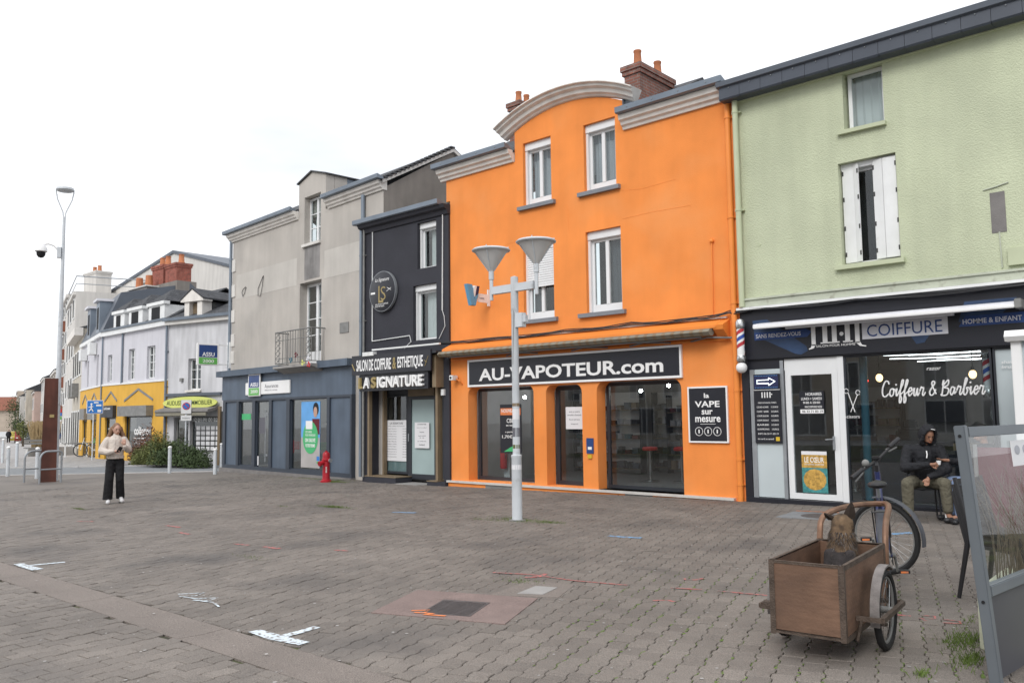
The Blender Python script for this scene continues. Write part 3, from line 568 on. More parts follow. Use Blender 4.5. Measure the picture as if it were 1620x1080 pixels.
pos = B('promo_poster', 'sign_black', fl_, -13.52, -12.85, .318, .325, .72, 1.85); 
B('poster_band', 'paint_orange', fl_, -13.50, -12.87, .312, .3175, 1.60, 1.76)
# awning hood, painted steel
MB().prism([(0.0, 3.34), (-.30, 3.20), (-.30, 3.15), (0, 3.28)], -14.85, -7.5, 'yz').build('awning_hood', 'orange_gloss', ob_)
MB().prism([(0, 3.33), (-.30, 3.2), (-.28, 3.12), (-.02, 2.92)], -7.55, -7.35, 'yz').build('hood_bracket', 'orange_gloss', ob_)
B('hood_trim', 'white_paint', ob_, -14.3, -7.4, -.055, 0, 3.345, 3.375)
aw = MB(); 
for k in range(46):
    x0 = -14.85 + k * 7.27 / 46; 
aw = MB().prism([(-.36, 3.14), (-.42, 3.08), (-.36, 3.02), (-.26, 3.01), (-.2, 3.07), (-.25, 3.14)], -14.9, -7.58, 'yz').build('rolled_awning', 'awning_cloth', ob_)
for k in range(36): x0 = -14.85 + k * .202; MB().prism([(-.363, 3.142), (-.424, 3.08), (-.363, 3.016), (-.3, 3.012), (-.3, 3.142)], x0, x0 + .07, 'yz').build('awning_stripe', 'curtain_white' if False else 'wood_brown', aw)
MB().box(-14.6, -7.8, -.30, -.24, 2.985, 3.008).build('awning_bar', 'iron_grey', ob_)
for x in (-13.0, -11.1, -9.6, -8.2): MB().tube([(x, -.02, 2.95), (x + .5, -.24, 2.99), (x + 1.0, -.05, 2.96)], .018, 6).build('awning_arm', 'iron_grey', ob_)
B('lower_trim', 'orange_gloss', ob_, -14.8, -7.4, -.05, 0, 2.93, 2.965)
downpipe(ob_, -7.23, -.07, zl + .1, 7.44, .055, 'orange_gloss', (7.1, 5.2, 3.6, 2.0, .75, .3))
MB().tube([(-7.66, -.03, 4.82), (-7.69, -.03, 3.42)], .016, 6).ball((-7.66, -.03, 4.83), .045, nu=8, nv=6).build('riser_pipe', 'orange_gloss', ob_, smooth=True)
# hairline movement cracks in the render
for pts in ([(-11.13, 6.15), (-11.11, 5.55)], [(-9.7, 6.2), (-9.2, 6.14), (-8.4, 6.18)], [(-9.7, 5.6), (-9.0, 5.62), (-8.1, 5.60)], [(-13.0, 5.55), (-12.5, 5.58)]):
    MB().tube([(a, -.001, b) for a, b in pts], .004, 4).build('render_crack', 'orange_gloss', ob_)
rebase(ob_, -11, 0, zl)
# electric cable along the facades
cb = MB(); P = [(-15.4, -.06, 3.42), (-13.2, -.07, 3.385), (-11.2, -.07, 3.40), (-9.5, -.07, 3.41), (-8.1, -.07, 3.39), (-7.3, -.1, 3.44), (-6.9, -.12, 3.46), (-5, -.13, 3.44), (-2.4, -.13, 3.42), (1, -.13, 3.45)]
pts = []
for a, b in zip(P[:-1], P[1:]):
    for t in np.linspace(0, 1, 6)[:-1]: q = Vector(a).lerp(Vector(b), float(t)); q.z -= .03 * math.sin(math.pi * t); q.y += 14.11; pts.append(q)
for o_ in (0, .022, -.02): cb.tube([p + Vector((0, o_ * .5, o_ + .008 * math.sin(i * 1.7 + o_ * 90))) for i, p in enumerate(pts)], .011, 5)
tag(cb.build('facade_cable', 'black_plastic'), 'bundle of black cables clipped along the orange facade above the awning', 'cable')
# ---------------------------------------------------------------- black building
bb = empty('black_building', (0, 14.06, 0), 0, 'narrow black rendered building with a hairdressing salon, between grey and orange houses', 'building')
zb_ = -.2
wallmesh([(-18.27, zb_ - .2), (-14.86, zb_ - .2), (-14.86, 6.86), (-18.27, 6.86)], [rect(-16.02, -15.31, 5.35, 6.54), rect(-16.19, -15.31, 3.52, 4.93), rect(-18.02, -15.06, zb_ - .1, 2.72)], 0, .45).build('wall', 'black_render', bb)
MB().prism([(0, 6.6), (-.04, 6.6), (-.08, 6.7), (-.16, 6.74), (-.2, 6.83), (.3, 6.83), (.3, 6.6)], -18.3, -14.84, 'yz').build('cornice', 'black_render', bb)
g_ = MB().prism([(-.24, 6.83), (-.27, 6.85), (-.275, 6.96), (-.24, 6.96), (-.06, 6.9), (-.05, 6.83)], -18.42, -14.98, 'yz').build('gutter', 'zinc', bb)
B('roof', 'zinc_dark', bb, -18.25, -14.9, -.05, 6, 6.70, 6.78)
window(bb, -16.02, -15.31, 5.36, 6.54, .17, box=.15, rail=.05, fw=.05, cols=1, curtain=('curtain_white', .25, 1)); window(bb, -16.19, -15.31, 3.53, 4.93, .17, box=.15, rail=.05, fw=.05, cols=1, curtain=('curtain_white', .2, 1))
MB().tube([(-17.83, -.025, 3.62), (-17.83, -.025, 6.61), (-15.04, -.025, 6.68), (-15.07, -.025, 4.2)], .017, 6).build('conduit', 'white_paint', bb)
MB().tube([(-17.83, -.025, 3.62), (-16.3, -.025, 3.66), (-16.25, -.02, 3.5), (-16.5, -.02, 3.35)], .013, 6).build('conduit', 'white_paint', bb)
MB().tube([(-15.07, -.025, 4.2), (-15.0, -.03, 4.05), (-14.98, -.02, 3.8), (-15.2, -.02, 3.5)], .008, 5).build('conduit', 'white_paint', bb)
for x, w_ in ((-18.15, .045), (-18.02, .03)): downpipe(bb, x - .14, -.06, 0.0, 6.84, w_, 'zinc' if w_ > .04 else 'iron_grey', (6.0, 4.2, 2.4))
# recessed shopfront
room(bb, -18.02, -15.06, .55, 4, -.02, 2.75, 'wall_in')
for x0, x1 in ((-18.02, -17.86), (-15.72, -15.06)): B('side_panel', 'anthracite', bb, x0, x1, .42, .5, 0, 2.7)
B('transom_panel', 'anthracite', bb, -17.86, -15.72, .42, .5, 2.16, 2.72)
w_ = window(bb, -17.86, -16.90, .09, 2.18, .42, 'anthracite', .06, 1, name='shop_window', gm=shopglass); [bpy.data.objects.remove(c) for c in list(w_.children) if c.name.startswith('room_backing')]
d_ = window(bb, -16.89, -15.74, -.02, 2.16, .42, 'anthracite', .13, 1, name='door', gm=MATS['door_frost']); [bpy.data.objects.remove(c) for c in list(w_.children + d_.children) if c.name.startswith('room_backing')]
MB().cyl((-16.80, .36, .95), (-16.80, .36, 1.15), .014).build('door_handle', 'galv', d_); B('frosted_film', 'door_frost', w_, -17.8, -16.96, .47, .476, .14, .5)
MB().prism([(0, 0.02), (-.10, .02), (-.10, 2.6), (0, 2.6)], -17.93, -17.86, 'yz').prism([(.3, .02), (.41, .02), (.41, 2.6), (.3, 2.6)], -17.80, -17.74, 'yz').build('wood_post', 'wood_brown', bb)
B('wood_post', 'wood_brown', bb, -15.30, -15.22, -.06, .1, .02, 2.6); B('wood_header', 'wood_brown', bb, -16.75, -15.75, .3, .4, 2.12, 2.32)
B('step', 'black_render', bb, -18.02, -16.75, -.12, .44, zb_ - .2, .03); B('step_edge', 'wood_brown', bb, -18.02, -16.74, -.13, .43, .03, .05); B('step', 'black_render', bb, -15.55, -14.9, -.12, .44, zb_ - .2, .0); B('step_edge', 'wood_brown', bb, -15.56, -15.2, -.13, .43, .0, .02); B('doorstep', 'concrete', bb, -16.70, -15.58, -.2, .44, zb_ - .2, -.10)
B('junction_box', 'white_paint', bb, -17.75, -17.30, -.42, -.3, 3.19, 3.29); B('switch_box', 'white_paint', bb, -15.1, -15.0, -.06, 0, 2.1, 2.25); B('canopy_top', 'anthracite', bb, -18.25, -14.95, -.36, 0, 3.13, 3.18); B('canopy_edge', 'white_paint', bb, -17.5, -14.9, -.30, -.24, 3.33, 3.37)
B('canopy_side', 'wood_brown', bb, -15.2, -15.06, -.25, 0, 2.3, 3.1)
rebase(bb, -16.5, 0, zb_)
# ---------------------------------------------------------------- green building
gb = empty('green_building', (0, 14.10, 0), 0, 'pale green roughcast house with slate eaves above a barber shop', 'building')
XR = 2.5
wallmesh([(-7.1, 3.5), (XR, 3.5), (XR, 7.46), (-7.1, 7.46)], [rect(-5.10, -4.44, 6.34, 7.36), rect(-5.24, -4.30, 4.04, 5.80), rect(-.9, 0, 4.04, 5.8)], 0, .3).build('wall', 'green_render', gb)
B('eaves_board', 'green_smooth', gb, -7.1, XR, -.06, 0.0, 7.34, 7.5)
for k in range(24):
    x0 = -7.26 + k * .41; MB().prism([(-.28, 7.36 + .004 * (k % 2)), (-.30, 7.39), (-.29, 7.60), (-.06, 7.60), (-.06, 7.36)], x0, x0 + .404, 'yz').build('eaves_slate', 'slate_panel', gb)
    MB().ball((x0 + .2, -.30, 7.57), .012, nu=6, nv=4).build('eaves_hook', 'galv', gb)
MB().prism([(-.30, 7.60), (-.34, 7.62), (-.35, 7.71), (-.31, 7.71), (-.1, 7.66), (-.1, 7.60)], -7.3, XR, 'yz').build('gutter', 'zinc_dark', gb)
roofplane(gb, -7.0, XR, -.05, 3.4, 7.70, 8.95)
chimney(gb, -2.9, -2.2, 1.3, 2.0, 7.6, 10.2, 'stone_trim', [(-2.55, 1.65)])
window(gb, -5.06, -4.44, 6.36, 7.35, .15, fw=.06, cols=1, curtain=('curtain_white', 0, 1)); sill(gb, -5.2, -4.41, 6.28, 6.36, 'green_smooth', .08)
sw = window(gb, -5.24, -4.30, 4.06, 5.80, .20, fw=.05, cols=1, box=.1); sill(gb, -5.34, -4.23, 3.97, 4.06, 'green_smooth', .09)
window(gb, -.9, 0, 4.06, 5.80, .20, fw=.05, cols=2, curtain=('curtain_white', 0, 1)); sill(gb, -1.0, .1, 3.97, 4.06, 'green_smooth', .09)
def shutter(x, y, wd, ang, flip):
    s_ = MB().bev(0, wd, -.014, .014, 4.09, 5.76, .004).build('shutter', 'white_paint', gb); s_.location = (x, y, 0); s_.rotation_euler = (0, 0, ang)
    for z in (4.2, 4.65, 5.15, 5.6): B('hinge', 'iron', s_, wd - .02 if flip else 0, wd + .008 if flip else .028, -.02, -.0135, z, z + .075)
shutter(-5.22, .13, .20, R(-4), 0); shutter(-5.02, .115, .10, R(-28), 1)
shutter(-4.70, .10, .17, R(-14), 0); shutter(-4.53, .058, .21, R(2), 1)
B('moulding', 'green_weathered', gb, -7.02, XR, -.07, .1, 3.50, 3.66); B('moulding', 'green_weathered', gb, -7.03, XR, -.10, .1, 3.62, 3.65)
downpipe(gb, -7.05, -.10, 3.5, 7.40, .052, 'green_smooth', (7.15, 5.3))
mb = MB().box(-2.98, -2.78, -.006, .0, 4.24, 4.86).build('bare_patch', 'plinth_stone', gb); MB().tube([(-3.06, -.012, 4.92), (-2.9, -.015, 4.94), (-2.72, -.012, 4.98)], .012, 5).build('old_pipe', 'green_weathered', gb); MB().tube([(-2.88, -.01, 4.25), (-2.87, -.01, 3.7)], .012, 5).build('old_pipe', 'green_weathered', gb)
B('meter_cover', 'green_smooth', gb, -2.78, -2.3, -.06, 0, 3.72, 3.98); MB().lathe([(.03, 0), (.03, .012)], 10, Matrix.Translation((-6.72, 0, 4.62)) @ Matrix.Rotation(R(90), 4, 'X')).build('wall_eye', 'green_smooth', gb)
# barber shopfront
B('fascia_back', 'sign_black', gb, -7.14, XR, -.02, .3, 2.52, 3.5); B('fascia_cap', 'white_paint', gb, -7.16, XR, -.12, .02, 3.445, 3.49); B('base_step', 'sign_black', gb, -7.1, XR, -.10, .4, -.3, .09)
B('left_pier', 'sign_black', gb, -7.14, -7.0, -.03, .3, -.2, 2.52); B('header', 'sign_black', gb, -7.0, -6.36, 0, .3, 2.36, 2.52)
MB().box(-6.99, -6.90, -.02, .06, .09, 2.36).build('pilaster', 'galv', gb); B('pale_panel', 'panel_pale', gb, -6.9, -6.42, .0, .05, .10, 2.36); B('pilaster', 'galv', gb, -6.42, -6.36, -.01, .08, .09, 2.5)
B('transom', 'white_pvc', gb, -6.35, -5.40, .02, .08, 2.33, 2.52)
bd = window(gb, -6.34, -5.42, .10, 2.33, .02, 'white_pvc', .10, 1, name='door', gm=shopglass)
MB().tube([(-5.52, -.03, 1.13), (-5.52, -.06, 1.13), (-5.64, -.06, 1.12)], .012, 6).box(-5.535, -5.505, -.02, .02, .95, 1.18).build('door_handle', 'galv', bd)
B('jamb', 'white_pvc', gb, -5.41, -5.31, .0, .08, .09, 2.52)
bw = window(gb, -5.31, -3.10, .09, 2.52, .02, 'anthracite', .03, 1, name='shop_window', gm=shopglass)
pw = window(gb, -3.08, -2.2, .09, 2.52, .02, 'anthracite', .03, 1, name='shop_window', gm=MATS['panel_pale']); window(gb, -2.18, 1.5, .09, 2.52, .02, 'anthracite', .03, 2, name='shop_window', gm=shopglass)
for w_ in (bd, bw): [bpy.data.objects.remove(c) for c in list(w_.children) if c.name.startswith('room_backing')]
room(gb, -6.9, -2.2, .32, 4.6, .09, 2.62)
B('stall_riser', 'sign_black', gb, -5.28, -3.12, .5, .56, .1, .95); MB().cyl((-5.13, .42, .1), (-5.13, .42, 2.6), .065).build('teal_post', 'teal_paint', gb, smooth=True)
B('cabinet', 'wood_brown', gb, -3.95, -3.4, 1.0, 1.5, .1, 1.05); B('counter', 'sign_black', gb, -5.1, -3.4, 3.9, 4.4, .1, .95); B('wall_screen', 'screen_panel', gb, -5.35, -4.6, 4.5, 4.55, 1.35, 1.95)
for k in range(7):
    z = 2.57 - (k % 2) * .015; y0 = .5 + .55 * k; MB().tube([(-5.25 + .25 * (k % 3), y0, z), (-4.2, y0 + .45 * ((k % 2) * 2 - 1) * .6 + .2, z), (-3.2 - .2 * (k % 2), y0 + .12, z)], .008, 5).build('ceiling_light', 'led', gb)
for x, y, z in ((-5.0, .8, 2.16), (-3.55, .8, 2.16)):
    MB().cyl((x, y, z + .09), (x, y, 2.6), .006, n=6).cyl((x, y, z + .05), (x, y, z + .12), .025, n=10).build('lamp_cord', 'iron', gb); MB().ball((x, y, z), (.06, .06, .07)).build('bulb', 'bulb_warm', gb, smooth=True)
MB().ball((-5.25, .9, 2.12), .03).build('red_lamp', 'led_red', gb); MB().lathe([(.0, 0), (.27, 0), (.27, .02), (.0, .02)], 24, Matrix.Translation((-3.35, 2.1, 1.52)) @ Matrix.Rotation(R(90), 4, 'X')).build('round_mirror', 'chrome', gb)
rebase(gb, -4, 0, 0)
# ---------------------------------------------------------------- grey building
AG = R(-4.173)
gy = empty('grey_building', (-17.80, 14.40, 0), AG, 'grey weathered townhouse with dormer window over a blue insurance shop', 'building')
zg = -.45
Dw = rect(-4.31, -3.34, 6.92, 8.47); outer = [(-9.3, zg), (0, zg), (0, 7.87), (-3.05, 7.87), (-3.05, 8.97), (-3.85, 9.2), (-4.66, 8.97), (-4.66, 7.87), (-9.3, 7.87)]
wallmesh(outer, [Dw, rect(-4.56, -3.26, 3.19, 5.77), rect(-9.2, -1.5, -.02, 2.2)], 0, .3).build('wall', 'grey_render', gy)
B('render_band', 'grey_band', gy, -9.0, -4.75, -.004, 0, 5.75, 6.62); B('render_band', 'grey_band', gy, -3.1, -1.05, -.004, 0, 5.75, 6.60); B('damp_stain', 'grey_stain', gy, -4.28, -3.36, -.005, 0, 5.85, 6.88)
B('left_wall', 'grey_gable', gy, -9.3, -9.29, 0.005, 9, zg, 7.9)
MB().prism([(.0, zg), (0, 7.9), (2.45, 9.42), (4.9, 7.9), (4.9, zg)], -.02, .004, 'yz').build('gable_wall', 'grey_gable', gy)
cornice(gy, -9.45, -4.68, 7.84, cap0=.1, sc=.95); cornice(gy, -2.85, .02, 7.84, cap1=.12, sc=.95)
roofplane(gy, -9.4, -4.7, -.12, 2.45, 8.12, 9.56); roofplane(gy, -3.0, .06, -.12, 2.45, 8.12, 9.56); MB().prism([(.9, 8.62), (2.45, 9.56), (5.02, 8.12), (2.45, 9.48), (.9, 8.56)], -4.7, -3.0, 'yz').build('roof', 'slate_tiles', gy); MB().prism([(-.1, 8.0), (-.1, 8.1), (2.45, 9.52), (5, 8.1), (5, 8.0), (2.45, 9.42)], .0, .08, 'yz').build('verge_board', 'stone_white', gy)
mb = MB()
for k in range(17): mb.box(-.02, .13, -.1 + k * .15, .06 + k * .15, 8.16 + k * .0845, 8.20 + k * .0845)
mb.build('verge_slate', 'slate', gy)
MB().prism([(-4.66, 7.87), (-3.05, 7.87), (-3.05, 8.97), (-3.85, 9.2), (-4.66, 8.97)], .31, .75).build('dormer_body', 'grey_render', gy); MB().prism([(-4.66, 7.87), (-3.06, 7.87), (-3.06, 8.96), (-3.85, 9.19), (-4.66, 8.96)], .75, 2.4).build('dormer_cheek', 'zinc', gy)
MB().prism([(-4.72, 8.96), (-3.85, 9.21), (-2.99, 8.96), (-2.99, 9.0), (-3.85, 9.25), (-4.72, 9.0)], -.06, 2.4).build('dormer_roof', 'slate', gy)
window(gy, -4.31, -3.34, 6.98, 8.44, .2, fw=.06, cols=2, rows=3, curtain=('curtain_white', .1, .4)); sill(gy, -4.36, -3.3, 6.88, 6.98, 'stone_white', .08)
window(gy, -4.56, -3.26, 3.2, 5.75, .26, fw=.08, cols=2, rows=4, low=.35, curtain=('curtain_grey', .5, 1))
# shopfront
def pbox(n_, m, a, b, c, d, e, f): return B(n_, m, gy, a, b, c, d, e, f)
pbox('plinth', 'plinth_stone', -9.8, -1.35, -.16, 0, zg, -.10); pbox('shop_cornice', 'shop_blue', -9.85, -5.35, -.30, 0, 3.05, 3.25); pbox('shop_cornice', 'shop_blue', -3.0, -1.35, -.30, 0, 3.05, 3.25); pbox('fascia', 'shop_blue', -9.72, -1.36, -.12, 0, 2.24, 3.05)
pbox('base_rail', 'shop_blue_dark', -9.6, -1.36, -.13, 0, -.10, .02); pbox('top_rail', 'shop_blue_dark', -9.6, -1.36, -.14, 0, 2.17, 2.24)
xs = [-9.6, -9.40, -8.54, -8.38, -7.38, -7.18, -6.22, -6.04, -5.08, -4.87, -2.68, -2.53, -1.44, -1.36]
for a, b in zip(xs[0::2], xs[1::2]): pbox('mullion', 'shop_blue_dark', a, b, -.14, 0, .02, 2.17)
for a, b in ((-9.40, -8.54), (-6.04, -5.08), (-2.53, -1.44)): MB().box(a, b, -.09, 0, .02, 2.17).build('panel', 'shop_blue', gy)
shops = [window(gy, -8.38, -7.38, .02, 2.17, -.08, 'shop_blue_dark', .03, 1, name='shop_window', gm=shopglass), window(gy, -7.18, -6.22, -.06, 2.17, -.08, 'shop_blue_dark', .05, 1, name='door', gm=shopglass), window(gy, -4.87, -2.68, .02, 2.17, -.08, 'shop_blue_dark', .03, 1, name='shop_window', gm=shopglass)]
for w_ in shops: [bpy.data.objects.remove(c) for c in list(w_.children) if c.name.startswith('room_backing')]
MB().cyl((-6.42, -.14, .2), (-6.42, -.14, 1.9), .018).box(-6.43, -6.3, -.13, -.1, .38, .44).box(-6.43, -6.3, -.13, -.1, 1.70, 1.76).build('door_handle', 'galv', shops[1])
room(gy, -9.2, -1.5, .32, 4.5, -.02, 2.6); [MB().ball((u, v, 2.5), .045).build('spot_or_fill_lamp', 'spot_fill_white', gy, smooth=True) for u, v in ((-7.8, 1.2), (-6.2, 2.2), (-4.2, 1.6), (-3.2, 2.8))]; B('desk', 'sign_red', gy, -8.0, -7.5, 1.2, 1.7, .5, .78); B('desk', 'green_print', gy, -7.0, -6.4, 1.6, 2.2, .5, .75)  # these ceiling spots are added lamps, only there to brighten the insurance interior
B('hours_sticker', 'print_grey', shops[1], -7.02, -6.62, -.062, -.058, 1.1, 1.62); B('small_sticker', 'paper', shops[1], -7.11, -7.03, -.062, -.058, .06, .36); B('promo_sticker', 'green_print', shops[0], -8.28, -7.62, -.062, -.058, 1.55, 1.75)
# window poster with round offer
po = B('window_poster', 'sky_blue', shops[2], -4.28, -3.18, -.060, -.056, .1, 2.08); B('poster_lower', 'wall_in', shops[2], -4.275, -3.185, -.0625, -.0602, .1, 1.0)
MB().lathe([(.0, 0), (.44, 0), (.44, .004), (.0, .004)], 28, Matrix.Translation((-3.72, -.066, 1.0)) @ Matrix.Diagonal((1, 1, 1.1, 1)) @ Matrix.Rotation(R(90), 4, 'X')).build('offer_disc', 'green_print', shops[2])
MB().ball((-3.42, -.0635, 1.85), (.17, .003, .2)).build('portrait', 'dark_coat', shops[2]); MB().ball((-3.44, -.067, 1.76), (.11, .003, .16)).build('portrait_face', 'skin', shops[2]); MB().box(-3.62, -3.2, -.064, -.0605, 1.1, 1.56).build('portrait_coat', 'burgundy', shops[2])
lettering('CET HIVER\nPLUS ON ROULE', 'sign_white', shops[2], -4.0, -3.42, 1.04, 1.2, -.0705, .003); B('sticker_blue', 'blue_sign', shops[2], -3.35, -3.2, -.066, -.063, .32, .45); B('sticker_green', 'green_print', shops[2], -3.35, -3.2, -.066, -.063, .24, .3); lettering('ON SAUVE', 'sign_white', shops[2], -4.02, -3.42, .86, .98, -.0705, .003, .02); lettering('VOTRE PERMIS', 'sign_white', shops[2], -4.0, -3.44, .71, .81, -.0705, .003, .02); B('offer_box', 'sign_white', shops[2], -3.98, -3.6, -.075, -.0705, 1.25, 1.5)
for k in range(13): z = .1 + k * .62; 
for k, z in enumerate((7.0, 6.1, 5.2, 4.35, 3.75, 6.55)):
    if k < 5: MB().bev(-9.31, -9.05, -.035, .1, z - .24, z + .2, .01).build('quoin', 'stone_white', gy)
downpipe(gy, -9.38, -.04, 3.0, 7.9, .055, 'zinc', (7.2, 5.4, 3.6)); downpipe(gy, -.92, -.07, 3.25, 7.86, .06, 'zinc', (7.1, 5.0))
B('blank_plate', 'leaf_dark' if False else 'iron_grey', gy, -2.2, -1.73, -.02, 0, 4.03, 4.33)
MB().tube([(-8.2, -.02, 6.1), (-8.3, -.03, 5.9), (-8.42, -.03, 5.8), (-8.5, -.03, 5.95), (-8.42, -.03, 6.05), (-8.25, -.02, 6.12)], .01, 5).build('cable_loop', 'iron', gy); MB().tube([(-6.95, -.02, 6.35), (-7.0, -.03, 6.0), (-7.12, -.03, 5.68), (-7.3, -.03, 5.7), (-7.3, -.03, 5.95), (-6.98, -.02, 6.33)], .01, 5).build('cable_loop', 'iron', gy)
# balcony
bal = empty('balcony'); bal.parent = gy
MB().prism([(-.5, 3.12), (-.5, 3.19), (0, 3.19), (0, 2.95), (-.12, 2.97), (-.3, 3.06)], -5.3, -2.95, 'yz').build('slab', 'concrete', bal)
ra = MB(); ra.tube([(-5.22, 0, 4.25), (-5.22, -.46, 4.25), (-3.03, -.46, 4.25), (-3.03, 0, 4.25)], .022, 6); ra.tube([(-5.22, 0, 3.27), (-5.22, -.46, 3.27), (-3.03, -.46, 3.27), (-3.03, 0, 3.27)], .015, 6); ra.tube([(-5.22, -.46, 3.98), (-3.03, -.46, 3.98)], .012, 6); ra.tube([(-5.22, -.46, 3.42), (-3.03, -.46, 3.42)], .012, 6)
ra.build('rail', 'iron_grey', bal)
for x in np.linspace(-4.75, -3.5, 9): MB().cyl((x, -.46, 3.27), (x, -.46, 4.25), .011, n=6).build('baluster', 'iron_grey', bal)
for x0 in (-5.22, -3.38):
    for k in range(6):
        z = 3.27 + k * .163; MB().tube([(x0 + .02, -.46, z), (x0 + .17, -.46, z + .08), (x0 + .32, -.46, z + .163)], .01, 5).tube([(x0 + .32, -.46, z), (x0 + .17, -.46, z + .08), (x0 + .02, -.46, z + .163)], .01, 5).build('scroll', 'iron_grey', bal)
for x in (-5.22, -3.03):
    for k in range(4): y = -.46 + k * .13; MB().cyl((x, y, 3.27), (x, y, 4.25), .011, n=6).build('baluster', 'iron_grey', bal)
rebase(gy, -5, 0, -.2)
ba = bpy.data.objects.get('balcony')
wf = empty('wind_spinner', (-21.0, 14.1, 3.22), AG, 'colourful cloth flowers tied to the balcony railing', 'ornament')
for k, (x, z, m) in enumerate(((-.75, .12, 'teal_paint'), (-.45, .3, 'burgundy'), (-.05, -.02, 'lemon'), (.3, -.1, 'sign_red'), (.25, .12, 'awning_white'))):
    for j in range(5): a = j * 1.257; MB().ball((x + .045 * math.cos(a), -.1 + .02 * math.sin(7 * a + k), z * .8 + .055 * math.sin(a)), (.045, .01, .034), nu=8, nv=5).build('petal', m, wf)
# ================================================================== SIGNS
def sign(name, loc, rz, label, cat='sign', group=None): return empty(name, loc, rz, label, cat, group)
def board(root, x0, x1, z0, z1, m='sign_black', frame='sign_white', fw=.04, d=.04, name='board'):
    MB().bev(x0, x1, -d, 0, z0, z1, .006).build(name, m, root)
    if frame: MB().box(x0 - fw, x1 + fw, -d * 1.1, 0, z1, z1 + fw).box(x0 - fw, x1 + fw, -d * 1.1, 0, z0 - fw, z0).box(x0 - fw, x0, -d * 1.1, 0, z0, z1).box(x1, x1 + fw, -d * 1.1, 0, z0, z1).build('frame', frame, root)
s = sign('shop_sign', (-11.3, 14.105, 2.27), 0, 'long black shop sign with white frame reading AU-VAPOTEUR.com on the orange facade')
board(s, -2.87, 2.88, .05, .60, fw=.045, d=.05)
lettering('AU-VAPOTEUR.com', 'sign_white', s, -2.53, 2.52, .13, .42, -.05, .012, .022)
s = sign('wall_sign', (-7.855, 14.105, 1.04), 0, 'black upright sign with white frame reading la VAPE sur mesure on the orange wall')
board(s, -.385, .385, .03, 1.02, fw=.03)
for t, x0, x1, a, b in (('la', .42, .55, .12, .205), ('VAPE', .18, .81, .26, .37), ('sur', .35, .63, .42, .50), ('mesure', .18, .82, .54, .635)): lettering(t, 'sign_white', s, -.41 + .82 * x0, -.41 + .82 * x1, 1.05 - 1.05 * b, 1.05 - 1.05 * a, -.04, .004, .02)
MB().box(-.16, .16, -.045, -.04, .345, .352).build('rule', 'sign_white', s)
for x in (-.19, 0, .19): MB().tube([(x + .078 * math.cos(t), -.042, .21 + .078 * math.sin(t)) for t in np.linspace(0, 6.283, 19)[:-1]], .006, 4, closed=True).box(x - .012, x + .012, -.045, -.04, .175, .245).build('icon', 'sign_white', s)
s = sign('projecting_sign', (-13.5, 14.1, 4.12), R(90), 'blue and navy V shaped sign projecting from the orange facade')   # local x runs into the wall
MB().box(-.08, 0, -.012, .012, .03, .42).build('plate', 'sign_white', s); MB().box(-.40, -.08, -.01, .01, .10, .30).build('bracket', 'sign_white', s)
Vv = lambda x: [(x[0], x[1]), (x[2], x[3]), (x[4], x[5]), (x[6], x[7])]
MB().prism([(-.80, .48), (-.63, .48), (-.52, .0), (-.66, .0)], -.05, .05).build('v_stroke', 'v_blue', s); MB().prism([(-.60, .0), (-.52, .0), (-.43, .28), (-.53, .22)], -.049, .049).build('v_stroke', 'v_blue', s); MB().prism([(-.53, .22), (-.43, .28), (-.39, .46), (-.48, .46)], -.048, .048).build('v_stroke', 'v_navy', s); MB().prism([(-.60, .25), (-.54, .2), (-.48, .46), (-.55, .46)], -.047, .047).build('v_stroke', 'sign_white', s)
lettering('VAPE', 'v_navy', s, -.36, -.2, .17, .21, -.011, .002)
# salon signs
s = sign('fascia_sign', (-16.6, 13.72, 2.70), 0, 'black fascia sign reading SALON DE COIFFURE & ESTHETIQUE over the black shop')
board(s, -1.65, 1.50, .0, .52, frame=None, d=.05)
lettering('SALON DE COIFFURE', 'sign_white', s, -1.43, .0, .10, .40, -.05, .008, .018); lettering('&', 'gold', s, .06, .2, .1, .40, -.05, .008, .018); lettering('ESTHETIQUE', 'sign_white', s, .26, 1.22, .07, .40, -.05, .008, .018); MB().tube([(-1.62, -.055, .3), (-1.5, -.055, .12)], .015, 5).build('comb_icon', 'gold', s); MB().tube([(1.29, -.055, .12), (1.41, -.055, .36)], .008, 5).tube([(1.27, -.055, .27), (1.36, -.055, .2)], .006, 5).build('scissors_icon', 'gold', s)
s = sign('box_sign', (-16.6, 13.80, 2.27), 0, 'black box sign with raised white and gold letters LA SIGNATURE')
board(s, -1.40, 1.33, .0, .43, frame=None, d=.06)
for t, m, x0, x1 in (('L', 'gold', -1.36, -1.19), ('A', 'sign_white', -1.16, -.9), ('S', 'gold', -.83, -.62), ('IGNATURE', 'sign_white', -.58, 1.19)): lettering(t, m, s, x0, x1, .07, .36, -.06, .07, .03)
s = sign('round_sign', (-17.31, 14.05, 4.91), 0, 'round black hairdresser sign with gold monogram on the black wall')
Rx = Matrix.Rotation(R(90), 4, 'X')
MB().lathe([(.0, 0), (.52, 0), (.53, .01), (.53, .10), (.51, .11), (0, .11)], 32, Rx).build('disc', 'sign_black', s, smooth=True); MB().lathe([(.535, .02), (.54, .02), (.54, .1), (.535, .1)], 32, Rx).build('rim', 'galv', s, smooth=True)
lettering('La Signature', 'sign_white', s, -.28, .3, .24, .36, -.112, .004, 0, .35); lettering('L', 'gold', s, -.14, .06, -.3, .15, -.112, .004); lettering('S', 'gold', s, -.04, .16, -.24, .12, -.113, .004, -.01)
